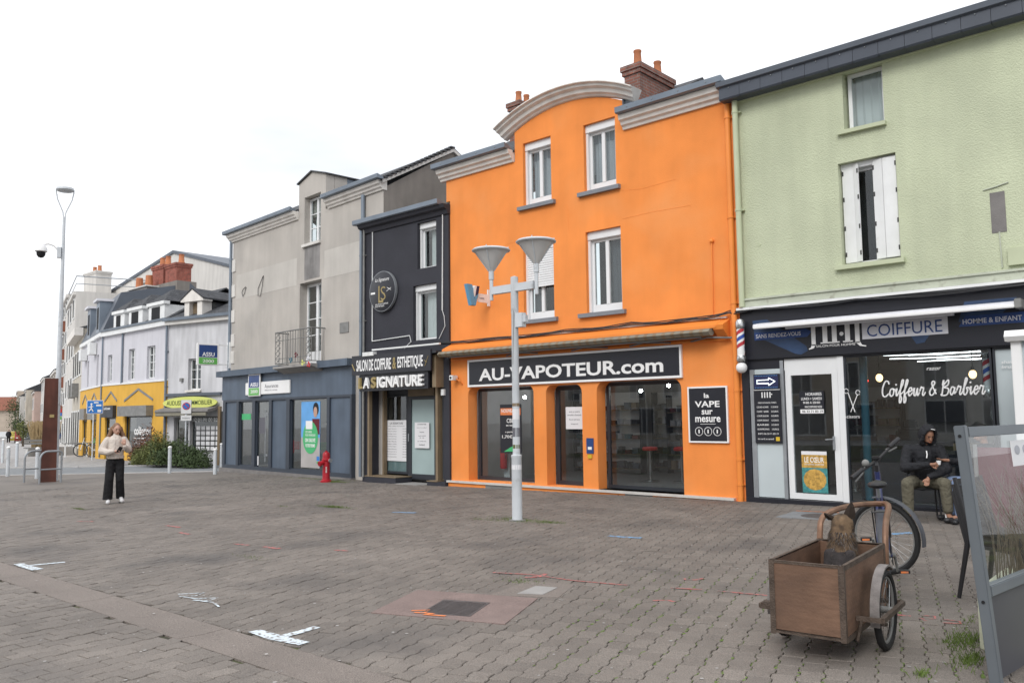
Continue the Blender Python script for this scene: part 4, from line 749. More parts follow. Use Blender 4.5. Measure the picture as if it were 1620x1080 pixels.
lettering('SALON DE COIFFURE\n& ESTHETIQUE', 'sign_white', s, -.27, .27, -.42, -.32, -.112, .003); MB().tube([(.2, -.115, -.02), (.38, -.115, .06)], .008, 4).tube([(.22, -.115, .08), (.38, -.115, -.0)], .008, 4).build('scissors_icon', 'sign_white', s); MB().box(-.46, -.28, -.117, -.112, -.05, .0).build('comb_icon', 'sign_white', s)
def poster(name, loc, rz, w, h, label, lines, head=None, m='paper', ink='print_grey', cat='poster'):
    s = sign(name, loc, rz, label, cat); MB().box(-w / 2, w / 2, -.008, 0, 0, h).build('sheet', m, s)
    if head: lettering(head, ink, s, -w * .3, w * .3, h * .90, h * .95, -.008, .002, .01)
    for (t, x0, x1, z0, z1) in lines: lettering(t, ink, s, -w / 2 + w * x0, -w / 2 + w * x1, h * z0, h * z1, -.008, .002)
    return s
names = ['Coupe femme', 'Coupe brushing', 'Brushing court', 'Brushing long', 'Coupe homme', 'Barbe', 'Couleur racine', 'Balayage', 'Meches', 'Soin', 'Epilation', 'Manucure']
ln = [('tarifs coiffure & esthetique', .12, .88, .84, .865)] + [(t, .04, .5, .775 - .062 * i, .80 - .062 * i) for i, t in enumerate(names)] + [(f'{20 + 4 * i},00', .78, .96, .775 - .062 * i, .80 - .062 * i) for i in range(12)]
poster('price_poster', (-17.38, 14.505, .42), 0, .90, 1.08, 'large white price list poster in the salon window', ln, 'LA SIGNATURE')
poster('door_notice', (-16.31, 14.46, .78), 0, .56, .66, 'smaller white notice on the frosted salon door', [('salon de coiffure', .15, .85, .78, .81), ('horaires', .35, .65, .6, .65), ('mardi samedi', .25, .75, .46, .5), ('9h - 19h', .35, .65, .38, .42), ('sur rendez-vous', .2, .8, .25, .29), ('contact', .3, .7, .1, .16)], 'LA SIGNATURE')
# vape shop notices
s = poster('door_notice', (-11.27, 14.40, 1.28), 0, .48, .48, 'white paper notice on the vape shop door', [('avis a notre', .2, .8, .75, .82), ('aimable clientele', .1, .9, .6, .67), ('horaires', .2, .8, .4, .47), ('merci', .3, .7, .2, .27)])
s = sign('access_sign', (-10.64, 14.105, .72), 0, 'small blue accessibility sign with yellow doorbell on the orange pier'); MB().box(-.09, .09, -.015, 0, .06, .38).build('plate', 'sign_blue', s); MB().box(-.05, .05, -.02, -.015, .14, .2).build('symbol', 'sign_white', s); MB().box(-.05, .05, -.03, 0, -.04, .04).build('bell', 'yellow_sign', s)
for tx, a, b, z0, z1 in (('NOUVEAUTE', -13.47, -12.9, 1.66, 1.74), ('CBD', -13.3, -13.05, 1.42, 1.52), ('en vente', -13.32, -13.03, 1.34, 1.38), ('a partir de', -13.35, -13.0, 1.18, 1.23), ('1,70€ / g', -13.45, -12.93, 1.04, 1.14)): 
    lt = lettering(tx, 'sign_white', fl_, a, b, z0, z1, .3115, .003, .01)
lf = MB().prism([(-13.4, .75), (-13.1, .76), (-12.95, .95), (-13.2, .85)], .312, .317).build('poster_leaf', 'green_print', fl_)
for o_ in (lf,) + tuple(c for c in fl_.children if c.name.startswith('lettering')): pass
exo = empty('fire_extinguisher', (-13.72, 14.75, .08), 0, 'red fire extinguisher standing inside the vape shop window', 'extinguisher')
MB().lathe([(.07, .25), (.085, .28), (.085, .72), (.06, .78), (.03, .8), (.03, .86)], 14).build('cylinder', 'sign_red', exo, smooth=True); MB().tube([(0, 0, .86), (.06, -.02, .9), (.12, -.03, .7), (.1, -.05, .5)], .012, 6).build('hose', 'black_plastic', exo); MB().box(-.09, .09, .1, .12, -.02, .95).build('back_plate', 'curtain_white', exo)
cm = empty('security_camera', (-14.62, 14.0, 2.45), 0, 'small white security camera beside the vape shop sign', 'camera'); MB().bev(-.06, .06, -.12, .06, .0, .12, .01).build('housing', 'white_pvc', cm); MB().lathe([(.03, 0), (.03, .01), (0, .012)], 10, Matrix.Translation((0, -.12, .06)) @ Rx).build('lens', 'print_black', cm); MB().tube([(.06, .0, .04), (.16, .02, -.02), (.18, .1, -.1)], .015, 6).build('arm', 'orange_gloss', cm)
# insurance signs
gM = Matrix.Translation((-17.80, 14.40, 0)) @ Matrix.Rotation(AG, 4, 'Z')
def gl(u, v, z): return gM @ Vector((u, v, z))
s = sign('fascia_sign', gl(-6.32, -.125, 2.37), AG, 'white fascia sign reading ASSU 2000 Assurances over the blue shopfront')
MB().bev(-1.5, 1.5, -.05, 0, 0, .41, .01).build('board', 'sign_white', s); MB().bev(-1.24, -.37, -.09, -.05, -.06, .70, .02).build('logo_board', 'sign_white', s); MB().box(-1.17, -.44, -.096, -.09, .24, .64).build('logo_field', 'sign_blue', s); MB().box(-1.17, -.44, -.096, -.09, -.02, .22).build('logo_field', 'sign_green', s)
lettering('ASSU', 'sign_white', s, -1.05, -.5, .27, .40, -.096, .004, .02); lettering('2000', 'sign_white', s, -1.02, -.52, .05, .16, -.096, .004, .01); lettering('Assurances', 'print_grey', s, -.12, .78, .20, .32, -.05, .003); lettering("l'alliance du courtage", 'print_grey', s, -.12, .72, .1, .15, -.05, .003)
p = gl(-9.4, -.05, 3.42)
s = sign('projecting_sign', p, AG + R(90), 'square ASSU 2000 sign projecting from the corner of the grey house')
MB().bev(-1.15, -.38, -.05, .05, .02, .78, .015).build('board', 'sign_white', s); MB().box(-1.09, -.44, -.056, .056, .30, .72).build('logo_field', 'sign_blue', s); MB().box(-1.09, -.44, -.056, .056, .06, .28).build('logo_field', 'sign_green', s)
lettering('ASSU', 'sign_white', s, -.98, -.54, .33, .47, -.056, .005, .02); lettering('2000', 'sign_white', s, -.96, -.56, .11, .22, -.056, .005, .01); MB().box(-.40, 0, -.02, .02, .72, .76).box(-.40, 0, -.02, .02, .04, .08).build('bracket', 'white_paint', s); MB().box(-.03, 0.03, -.1, .1, -.06, .86).build('plate', 'white_paint', s)
# ---------------------------------------------------------------- barber signs
s = sign('fascia_sign', (-4.9, 14.08, 2.52), 0, 'long black barber fascia reading COIFFURE with lettering SANS RENDEZ-VOUS and HOMME & ENFANT')
MB().bev(-2.2, 3.2, -.03, 0, .02, .74, .005).build('board', 'sign_black', s)
MB().prism([(-1.98, .72), (-1.70, .72), (-1.0, .20), (-.98, .12), (-1.1, .06), (-1.2, .08), (-1.95, .45)], -.034, -.03).build('razor_picture', 'fascia_blue', s); MB().prism([(.55, .5), (.75, .62), (1.0, .28), (.9, .14), (.78, .12)], -.034, -.03).build('clipper_picture', 'fascia_blue', s); MB().prism([(1.5, .72), (2.2, .72), (2.0, .5), (1.6, .35), (1.4, .42)], -.034, -.03).build('brush_picture', 'fascia_blue', s)
MB().prism([(-1.95, .36), (-.98, .36), (-.9, .45), (-1.0, .50), (-1.95, .50)], -.038, -.034).build('banner', 'sign_blue', s); MB().prism([(1.4, .34), (2.5, .34), (2.5, .5), (1.5, .5)], -.038, -.034).build('banner', 'sign_blue', s)
lettering('SANS RENDEZ-VOUS', 'awning_white', s, -1.92, -1.09, .395, .465, -.038, .003, .01); lettering('HOMME & ENFANT', 'awning_white', s, 1.46, 2.25, .375, .45, -.038, .003, .01)
MB().box(-.05, 1.25, -.04, -.034, .25, .52).build('name_plate', 'awning_white', s); lettering('COIFFURE', 'sign_blue', s, .03, 1.17, .285, .48, -.04, .004, .0)
lg = MB()
for x, top, w in ((-.86, .52, .045), (-.66, .52, .05), (-.50, .52, .05), (-.28, .52, .05), (-.12, .52, .045)):
    lg.box(x - w, x + w * .6, -.042, -.034, .24 if x not in (-.86, -.12) else .20, top)
    if x in (-.66, -.50, -.28): lg.box(x - w * 1.8, x + w * 1.5, -.042, -.034, .225, .245)
lg.prism([(-.905, .22), (-.83, .22), (-.87, .155), (-.95, .135), (-.96, .15), (-.92, .17)], -.042, -.034); lg.prism([(-.165, .22), (-.09, .22), (-.06, .165), (.01, .145), (.0, .13), (-.1, .15)], -.042, -.034); lg.ball((-.39, -.038, .37), (.035, .006, .035))
lg.build('logo', 'sign_white', s); lettering('SALON POUR HOMME', 'sign_white', s, -.83, -.17, .165, .205, -.034, .003)
def barber_pole(loc, label, glow=True, spin=1):
    p = empty('barber_pole', loc, 0, label, 'barber pole', 'barber poles')
    MB().lathe([(.0, .0), (.075, .0), (.085, .03), (.085, .09), (.075, .12)], 20).lathe([(.075, .60), (.085, .63), (.085, .72), (.06, .77), (0, .79)], 20).box(-.02, .02, 0, .14, .05, .09).box(-.02, .02, 0, .14, .65, .69).build('housing', 'chrome', p, smooth=True)
    MB().lathe([(.068, .12), (.068, .60)], 24).build('drum', 'sign_white', p, smooth=True)
    for m, ph in (('pole_red', 0), ('pole_blue', .5)):
        for rep in range(2):
            mb = MB(); vs = []; n = 24
            for i in range(n + 1):
                t = i / n; a = 2 * math.pi * t * spin; z = .12 + (t * .24 + ph * .24 + rep * .24)
                for dz in (-.035, .035): vs.append((.070 * math.cos(a), .070 * math.sin(a), min(max(z + dz, .12), .60)))
            mb.add(vs, [(2 * i, 2 * i + 2, 2 * i + 3, 2 * i + 1) for i in range(n)]); mb.build('stripe', m, p, smooth=True)
    if glow: MB().ball((0, 0, -.10), .10, nu=16, nv=12).build('globe', 'globe', p, smooth=True)
    return p
barber_pole((-7.06, 13.92, 2.50), 'barber pole with white globe outside, at the left end of the barber fascia', spin=1)
barber_pole((-3.22, 14.4, 1.78), 'barber pole hanging inside the barber window', False, spin=1)
s = sign('arrow_sign', (-6.66, 14.09, 2.0), 0, 'lit blue bordered LED sign with a white arrow beside the barber door')
MB().box(-.24, .24, -.05, 0, 0, .27).build('board', 'sign_black', s); MB().box(-.225, .225, -.055, -.05, .015, .255).build('field', 'v_navy', s)
ap = [(-.17, .165), (.05, .165), (.05, .20), (.17, .135), (.05, .07), (.05, .105), (-.17, .105)]; MB().tube([(a, -.058, b) for a, b in ap], .007, 4, closed=True).build('arrow', 'led_white', s); mb = MB()
for k in range(14):
    for z in (.03, .24): mb.box(-.21 + k * .031, -.195 + k * .031, -.06, -.055, z - .004, z + .004)
mb.build('dot_border', 'sky_blue', s)
s = sign('price_board', (-6.66, 14.08, 1.05), 0, 'black barber price board with white lines beside the barber door')
MB().bev(-.25, .25, -.03, 0, 0, .95, .005).build('board', 'sign_black', s); MB().box(-.245, .245, -.033, -.03, .935, .945).build('edge', 'sign_white', s)
mb = MB()
for x in (-.1, -.05, 0, .05): mb.box(x, x + .02, -.034, -.03, .80, .90)
mb.ball((.09, -.032, .86), (.012, .003, .012)).build('logo', 'sign_white', s); lettering('PRESTATIONS & TARIFS', 'sign_white', s, -.17, .17, .70, .725, -.03, .002)
for i, (a, b) in enumerate((('COUPE HOMME', '15 EUROS'), ('COUPE + BARBE', '20 EUROS'), ('COUPE RASOIR', '18 EUROS'), ('COUPE ENFANT', '12 EUROS'), ('BARBE', '8 EUROS'), ('SHAMPOING', '3 EUROS'))):
    z = .62 - i * .078; lettering(a, 'sign_white', s, -.2, .02, z, z + .03, -.03, .002); lettering(b, 'sign_white', s, .07, .2, z, z + .03, -.03, .002)
lettering('INFO 06 33 71 83 19', 'sign_white', s, -.19, .19, .15, .18, -.03, .002); MB().box(.14, .21, -.034, -.03, .04, .11).build('sticker', 'yellow_sign', s); lettering('du mardi au samedi', 'sign_white', s, -.2, .1, .06, .09, -.03, .002)
s = sign('hours_notice', (-5.88, 14.115, 1.56), 0, 'black notice with white HORAIRES text on the barber door glass'); MB().box(-.215, .215, -.004, 0, .0, .385).build('sheet', 'sign_black', s); MB().box(-.205, .205, -.006, -.004, .005, .075).build('phone_strip', 'sign_white', s)
for t, a, b, z0, z1, m in (('HORAIRES', -.1, .18, .31, .36, 'sign_white'), ('LUNDI > SAMEDI', -.18, .18, .235, .28, 'sign_white'), ('9H00 A 20H00', -.15, .15, .17, .21, 'sign_white'), ('MHCOIFFURE REZE', -.12, .18, .10, .135, 'sign_white'), ('06 33 71 83 19', -.17, .19, .02, .06, 'sign_black')): lettering(t, m, s, a, b, z0, z1, -.006, .002, .01)
s = sign('event_poster', (-5.88, 14.115, .22), 0, 'colourful LE CŒUR festival poster low on the barber door', 'poster'); MB().box(-.22, .22, -.004, 0, 0, .70).build('sheet', 'poster_teal', s); MB().ball((0, -.004, .22), (.2, .003, .18)).build('picture', 'poster_gold', s); MB().box(-.22, .22, -.006, -.003, .42, .64).build('title_band', 'poster_gold', s); MB().box(-.22, .22, -.006, -.003, .64, .70).build('header', 'paper', s); lettering('LE CŒUR', 'sign_white', s, -.17, .17, .51, .6, -.006, .002, .01); lettering('DE NOTRE QUARTIER', 'sign_white', s, -.17, .17, .46, .49, -.006, .002)
# hand-lettered glass: script strokes
G = {'C': ([(.55, .8), (.45, .98), (.2, .95), (.02, .5), (.1, .08), (.35, .0), (.6, .2)], .62), 'o': ([(.3, .5), (.12, .45), (.06, .2), (.18, .02), (.36, .12), (.38, .38), (.28, .5), (.5, .42)], .5),
     'i': ([(.02, .3), (.14, .52), (.12, .2), (.18, .03), (.34, .25)], .34), 'f': ([(.0, .25), (.25, .7), (.32, 1.0), (.2, 1.0), (.12, .5), (.1, -.3), (.2, -.4), (.26, -.15), (.16, .1), (.4, .3)], .38),
     'e': ([(.02, .25), (.3, .35), (.28, .52), (.12, .48), (.06, .2), (.18, .02), (.42, .25)], .42), 'u': ([(.02, .3), (.12, .52), (.1, .12), (.24, .04), (.38, .5), (.38, .1), (.46, .04), (.56, .25)], .56), 'r': ([(.02, .3), (.12, .56), (.2, .5), (.32, .5), (.26, .12), (.36, .03), (.5, .25)], .48),
     'B': ([(.1, .0), (.16, .95), (.1, .6), (.5, .95), (.52, .65), (.2, .5), (.58, .4), (.5, .05), (.1, .0), (.0, .1)], .68), 'a': ([(.36, .45), (.16, .5), (.06, .2), (.2, .02), (.36, .3), (.4, .5), (.38, .1), (.56, .25)], .55), 'b': ([(.02, .3), (.28, .9), (.18, 1.02), (.1, .6), (.1, .1), (.26, .02), (.38, .25), (.28, .45), (.5, .42)], .5),
     '&': ([(.6, .1), (.2, .7), (.3, .9), (.42, .75), (.08, .3), (.14, .05), (.38, .08), (.55, .4)], .68), ' ': ([], .3)}
def catmull(P, n=5):
    Q = [P[0]] + P + [P[-1]]; out = []
    for i in range(1, len(Q) - 2):
        for k in range(n):
            t = k / n; a, b, c, d = (np.array(Q[i + j]) for j in (-1, 0, 1, 2)); out.append(.5 * (2 * b + (c - a) * t + (2 * a - 5 * b + 4 * c - d) * t * t + (3 * b - a - 3 * c + d) * t ** 3))
    return [tuple(q) for q in out] + [P[-1]]
def script(txt, root, x0, x1, z0, h, r, m='sign_white'):
    w = sum(G[c][1] for c in txt); k = (x1 - x0) / w; x = x0; mb = MB()
    for c in txt:
        if G[c][0]:
            P = catmull(G[c][0]); mb.tube([(x + a * k + b * h * .12, -.004, z0 + b * h) for a, b in P], r, 5)
            if c == 'i': mb.ball((x + .18 * k, -.004, z0 + .75 * h), r * 1.3, nu=6, nv=4)
        x += G[c][1] * k
    return mb.build('lettering', m, root)
s = sign('window_lettering', (-3.96, 14.11, 1.80), 0, 'white script lettering Coiffeur & Barbier on the barber window', 'lettering'); script('Coiffeur & Barbier', s, -.75, .75, .02, .25, .0125)
lettering('razor', 'sign_white', s, -.05, .16, .42, .46, -.002, .002, 0, .2)
s = sign('window_drawing', (-5.22, 14.11, 1.48), 0, 'white scissors drawing on the barber window beside the door', 'drawing'); MB().tube([(-.03, -.003, .42), (.07, -.003, .1)], .008, 4).tube([(.12, -.003, .38), (-.0, -.003, .1)], .008, 4).tube([(-.06 + .035 * math.cos(t), -.003, .45 + .04 * math.sin(t)) for t in np.linspace(0, 5.8, 10)], .006, 4).tube([(.13 + .035 * math.cos(t), -.003, .42 + .04 * math.sin(t)) for t in np.linspace(0, 5.8, 10)], .006, 4).build('scissors', 'sign_white', s); lettering('scissors', 'sign_white', s, -.1, .14, .0, .05, -.002, .002)
s = sign('window_drawing', (-2.85, 14.11, 1.7), 0, 'white chalk words on the pale right pane of the barber shop', 'drawing'); lettering('shaving\nbrush', 'sign_white', s, -.12, .14, .5, .62, -.002, .002, 0, .2); MB().tube([(0, -.003, .46), (.14, -.003, .43)], .004, 4).build('arrow', 'sign_white', s)
# barber awning (rolled) and neighbouring terrace canopy
a_ = empty('rolled_awning', (-4.7, 13.80, 3.02), 0, 'white rolled up awning cassette across the barber fascia', 'awning')
MB().prism([(.2, .16), (-.05, .12), (-.08, .1), (-.08, .06), (.2, .09)], -2.02, 2.05, 'yz').build('cassette', 'awning_white', a_); MB().bev(-2.0, 2.03, -.12, -.05, .03, .085, .01).build('front_bar', 'sign_white', a_); MB().box(-1.45, 1.2, -.02, .04, .0, .04).build('arm', 'awning_white', a_); MB().bev(2.03, 2.12, -.12, .2, .02, .16, .01).build('end_cap', 'iron_grey', a_)
cn = empty('terrace_canopy', (-1.2, 12.4, .07), 0, 'white terrace canopy with corner post at the right picture edge', 'canopy')
MB().bev(-1.28, -1.16, -.06, .06, 0, 2.41, .01).build('post', 'sign_white', cn); MB().prism([(-.12, 2.40), (-.16, 2.46), (-.1, 2.54), (1.2, 2.62), (1.2, 2.54), (.05, 2.40)], -1.33, 1.8, 'yz').build('roof', 'sign_white', cn); MB().box(-1.16, 1.6, -.012, .012, .9, 2.4).build('side_pane', MATS['panel_pale'], cn); MB().box(-1.16, 1.6, -.03, .03, .0, .9).build('side_panel', 'sign_white', cn)
# ================================================================== BUILDINGS BEYOND THE CROSSING
def pts_poly(x0, x1, z0, z1): return rect(x0, x1, z0, z1)
# ---- white-washed estate agency
ag = empty('agency_building', (-35.04, 16.58, 0), R(12.65), 'white-washed old house with an estate agency, at the far side of the side street', 'building')
wallmesh(rect(0, 5.2, -.4, 5.62), [rect(1.27, 2.05, 2.80, 4.13), rect(.45, 1.35, -.3, 1.66), rect(1.45, 3.2, .2, 1.70)], 0, .25).build('wall', 'white_wash', ag)
B('side_wall', 'white_wash', ag, 5.19, 5.2, .01, 7, -.4, 5.6)
window(ag, 1.27, 2.05, 2.82, 4.12, .15, 'white_paint', .05, 2, rows=3, curtain=('curtain_dark', 0, 1)); sill(ag, 1.2, 2.12, 2.72, 2.81, 'stone_trim')
B('eaves', 'stone_white', ag, -.05, 5.2, -.2, .1, 5.62, 5.80); MB().prism([(-.3, 5.78), (-.32, 5.9), (-.28, 5.9), (-.1, 5.84), (-.1, 5.78)], -.1, 5.2, 'yz').build('gutter', 'zinc', ag)
roofplane(ag, -.05, 5.25, -.2, 3.6, 5.86, 7.75)
# carved stone dormer
MB().box(.95, 1.25, .0, .5, 5.9, 6.55).box(1.75, 2.05, 0, .5, 5.9, 6.55).prism([(.8, 6.55), (2.2, 6.55), (2.2, 6.62), (1.5, 7.05), (.8, 6.62)], -.08, .4).build('dormer', 'stone_trim', ag); MB().prism([(1.0, 5.9), (2.0, 5.9), (2.0, 6.55), (1.5, 6.95), (1.0, 6.55)], .41, 2.4).build('dormer_body', 'slate', ag); B('dormer_shutter', 'wood_brown', ag, 1.25, 1.75, .2, .25, 5.9, 6.5)
MB().prism([(.78, 6.62), (1.5, 7.07), (2.22, 6.62), (2.22, 6.68), (1.5, 7.13), (.78, 6.68)], -.1, 2.4).build('dormer_roof', 'slate_tiles', ag)
B('frieze', 'zinc_dark', ag, .0, 3.35, -.12, 0, 2.56, 2.68); MB().prism([(0, 2.0), (-.55, 1.86), (-.6, 1.9), (-.58, 1.98), (0, 2.12)], -.05, 3.2, 'yz').build('awning_box', 'plinth_stone', ag); MB().prism([(-.6, 1.86), (-.55, 1.82), (-.55, 1.72), (-.6, 1.74)], 0, 3.1, 'yz').build('awning_cloth', 'awning_cloth', ag)
window(ag, .5, 1.32, -.28, 1.64, .1, 'iron_grey', .07, 1, name='door', gm=shopglass); shw = window(ag, 1.45, 3.18, .22, 1.68, .1, 'iron_grey', .05, 1, name='shop_window', gm=shopglass)
for r_ in range(5):
    for c_ in range(5): B('property_card', 'paper', shw, 1.72 + c_ * .29, 1.95 + c_ * .29, .112, .116, .30 + r_ * .21, .46 + r_ * .21)
lettering('02 21 70 00 82', 'sign_white', shw, 1.5, 3.0, 1.48, 1.63, .10, .004, .01); B('lantern', 'iron_grey', ag, .85, 1.0, -.1, 0, 3.18, 3.32)
downpipe(ag, -.05, -.08, -.2, 5.75, .05, 'zinc', (4.5, 3.0, 1.5)); B('lattice_shutter', 'iron', ag, 3.35, 3.8, -.02, .0, -.3, 1.9); B('shutter_post', 'wood_brown', ag, 3.2, 3.34, -.08, .0, -.3, 2.1)
rebase(ag, 2, 0, -.25)
s = sign('oval_sign', Vector((-35.04, 16.58, 0)) + Matrix.Rotation(R(12.65), 3, 'Z') @ Vector((1.6, -.14, 2.27)), R(12.65), 'yellow oval sign reading AUDUSSEAU IMMOBILIER on the white-washed house')
MB().lathe([(0, 0), (1.0, 0), (1.0, .05), (0, .05)], 36, Matrix.Diagonal((1.66, 1, .26, 1)) @ Rx).build('board', 'lemon', s, smooth=True); lettering('AUDUSSEAU IMMOBILIER', 'leaf_dark', s, -1.4, 1.4, -.09, .10, -.052, .004, .005)
# ---- yellow and lavender corner house
def chevron(root, x0, x1, z, h): MB().prism([(x0, z), (x0, z + .1), ((x0 + x1) / 2, z + h + .1), (x1, z + .1), (x1, z), ((x0 + x1) / 2, z + h)], -.06, 0).build('chevron', 'iron_grey', root)
lv = empty('corner_house', (-35.04, 16.58, 0), R(-.95), 'lavender house with a yellow ground floor and white dormers, next to the estate agency', 'building')
wallmesh(rect(-7.1, 0, 3.26, 5.64), [rect(-4.14, -3.44, 3.42, 4.85), rect(-2.16, -1.32, 3.40, 4.86), rect(-6.56, -6.05, 3.42, 4.72)], 0, .2).build('upper_wall', 'lavender', lv)
wallmesh(rect(-7.1, 0, -.4, 3.26), [rect(-4.3, -1.42, .12, 2.2), rect(-6.6, -5.35, -.35, 2.27)], -.03, .2).build('lower_wall', 'yellow_paint', lv)
for a, b, c, d in ((-4.14, -3.44, 3.44, 4.85), (-2.16, -1.32, 3.42, 4.86), (-6.56, -6.05, 3.44, 4.72)): window(lv, a, b, c, d, .12, 'white_paint', .05, 2, rows=4)
window(lv, -4.3, -1.42, .14, 1.76, .05, 'anthracite', .06, 1, name='shop_window', gm=shopglass); w_ = window(lv, -6.6, -5.35, -.33, 1.7, .05, 'anthracite', .06, 1, name='door', gm=shopglass)
B('awning_box', 'iron_grey', lv, -4.42, -1.3, -.35, -.03, 1.76, 2.22); B('awning_box', 'anthracite', lv, -6.65, -5.3, -.2, -.03, 1.72, 2.28); B('band', 'white_paint', lv, -7.1, 0, -.07, 0, 3.24, 3.32)
chevron(lv, -4.4, -1.35, 2.42, .5); chevron(lv, -6.7, -5.25, 2.45, .42)
B('cornice', 'white_paint', lv, -7.15, .02, -.16, .1, 5.64, 5.86); MB().prism([(-.22, 5.86), (-.24, 5.95), (-.2, 5.95), (-.05, 5.9), (-.05, 5.86)], -7.15, .03, 'yz').build('gutter', 'zinc', lv)
roofplane(lv, -7.1, .0, -.1, 2.6, 5.92, 7.55)
for a, b in ((-6.0, -4.75), (-4.25, -2.75), (-2.1, -.5)):
    d_ = MB().box(a, b, .0, 1.6, 5.9, 6.62).box(a - .08, b + .08, -.08, .2, 6.62, 6.76).build('dormer', 'white_paint', lv); B('dormer_pane', 'room_dark', d_, a + .3, b - .45, -.01, .0, 5.98, 6.55)
    MB().add([(a - .08, -.05, 6.77), (b + .08, -.05, 6.77), (b + .08, 2.3, 6.77), (a - .08, 2.3, 6.77), ((a + b) / 2, .7, 7.42), ((a + b) / 2, 2.3, 7.42)], [(0, 1, 4), (1, 2, 5, 4), (0, 4, 5, 3), (2, 3, 5)]).build('dormer_roof', 'slate_tiles', d_)
lettering('colëgram', 'sign_white', lv, -3.4, -1.7, .80, 1.30, .045, .006, .03); lettering('MARCHES', 'sign_white', lv, -3.3, -2.0, .5, .62, .045, .004); B('name_rule', 'sign_white', lv, -3.45, -2.2, .04, .046, .74, .78); lettering('colëgram', 'sign_white', lv, -6.35, -5.6, 2.05, 2.2, -.2, .005, .02); lettering('colëgram', 'sign_white', lv, -6.4, -5.6, 1.1, 1.25, .045, .004, .01)
downpipe(lv, -4.75, -.06, 3.3, 5.7, .045, 'zinc'); downpipe(lv, -7.12, -.06, -.2, 5.7, .04, 'zinc'); B('flue', 'plinth_stone', lv, -10.5, -8.3, 2.5, 3.1, 6.0, 8.55); B('flue_trim', 'stone_white', lv, -10.58, -8.22, 2.42, 3.18, 8.55, 8.62)
for x in (-9.9, -8.7): MB().lathe([(.2, 8.6), (.17, 9.2), (.1, 9.2)], 10, Matrix.Translation((x, 2.8, 0))).build('chimney_pot', 'terracotta', lv)
rebase(lv, -3.5, 0, -.25)
l2 = empty('lavender_house', (-42.15, 16.70, 0), R(-13.96), 'narrow lavender house with yellow ground floor and two dark doors, left of the corner house', 'building')
wallmesh(rect(-8.3, 0, 3.26, 5.7), [rect(-2.3, -1.6, 3.3, 4.9), rect(-5.8, -5.2, 3.4, 4.8)], 0, .2).build('upper_wall', 'lavender', l2); wallmesh(rect(-8.3, 0, -.5, 3.26), [rect(-3.6, -1.6, -.4, 2.2), rect(-6.9, -5.1, -.4, 2.2)], -.03, .2).build('lower_wall', 'yellow_paint', l2)
for a, b, c, d in ((-2.3, -1.6, 3.32, 4.88), (-5.8, -5.2, 3.42, 4.8)): window(l2, a, b, c, d, .12, 'white_paint', .05, 1, rows=3)
for a, b in ((-3.6, -1.6), (-6.9, -5.1)): window(l2, a, b, -.38, 1.6, .05, 'anthracite', .08, 1, name='door', gm=shopglass); B('awning_box', 'iron_grey', l2, a - .05, b + .05, -.2, -.03, 1.62, 2.22); chevron(l2, a - .2, b + .2, 2.45, .45)
B('cornice', 'white_paint', l2, -8.3, 0, -.15, .1, 5.7, 5.88); B('band', 'white_paint', l2, -8.3, 0, -.07, 0, 3.24, 3.32)
MB().prism([(-.1, 5.9), (.7, 7.9), (4, 8.6), (7, 5.9)], -8.3, 0, 'yz').build('mansard_roof', 'zinc_dark', l2)
for a in (-2.6, -6.0): d_ = MB().box(a, a + 1.1, -.05, 1.4, 5.9, 7.6).build('dormer', 'zinc', l2); B('dormer_pane', 'room_dark', d_, a + .25, a + .85, -.06, -.045, 6.2, 7.3); B('dormer_roof', 'awning_white', d_, a - .1, a + 1.2, -.2, 1.5, 7.6, 7.72)
for x, z in ((-3.2, 5.3), (-6.8, 5.2)): B('air_unit', 'white_paint', l2, x, x + .9, -.35, -.03, z - .35, z + .25)
rebase(l2, -4, 0, -.3)
# ---- street of houses running away on the left
SD = Vector((-.9566, .2914, 0)); SA = math.atan2(-SD.y, -SD.x); S0 = Vector((-50.3, 18.75, 0))
def sloc(t, off=0): p = S0 + SD * t + Vector((-SD.y, SD.x, 0)) * off; return Vector((p.x, p.y, gz(p.x)))
def street_house(t0, t1, h, m, label, rh=2.0, roofm='slate_tiles', floors=3, ncol=3, name='street_house', off=0, depth=9, wm='room_dark', flip=False, gable=False):
    L_ = t1 - t0; r_ = empty(name, sloc(t0, off), SA, label, 'building', 'houses along the far street'); s_ = -1 if flip else 1
    f0, f1 = (0, depth) if not flip else (-depth, 0); fy = f0 if not flip else f1
    MB().box(-L_, 0, f0, f1, -1, h).build('wall', m, r_)
    mid = (f0 + f1) / 2
    if rh: MB().prism([(f0 - .25, h), (f1 + .25, h), (mid, h + rh)], -L_ - .05, .05, 'yz').build('roof', roofm, r_)
    B('cornice', 'stone_white', r_, -L_, 0, min(fy, fy - .18 * s_), max(fy, fy - .18 * s_), h - .25, h - .02)
    fh = h / floors
    for i in range(floors):
        for k in range(ncol):
            x = -L_ + (k + .5) * L_ / ncol; zz0 = i * fh + (.9 if i else .3); zz1 = i * fh + min(fh - .35, 2.5)
            w_ = B('window', 'white_paint', r_, x - .55, x + .55, min(fy, fy - .05 * s_), max(fy, fy - .05 * s_), zz0, zz1); B('pane', wm, w_, x - .45, x + .45, min(fy - .045 * s_, fy - .06 * s_), max(fy - .045 * s_, fy - .06 * s_), zz0 + .1, zz1 - .1)
    return r_
cr_ = street_house(0, 8, 7.2, 'cream_wall', 'cream stone house with heavy cornice beyond the lavender house', 1.6, floors=2, ncol=4); B('heavy_cornice', 'stone_trim', cr_, -8, 0.1, -.45, 0, 6.75, 7.2)
for x in (-6, -3): B('window_balcony', 'iron_grey', cr_, x - .7, x + .7, -.35, 0, 3.3, 4.1)
tw = street_house(8, 17, 10.5, 'pale_wall', 'tall pale flat-roofed building with roof terrace railing in the far street', 0, floors=4, ncol=3)
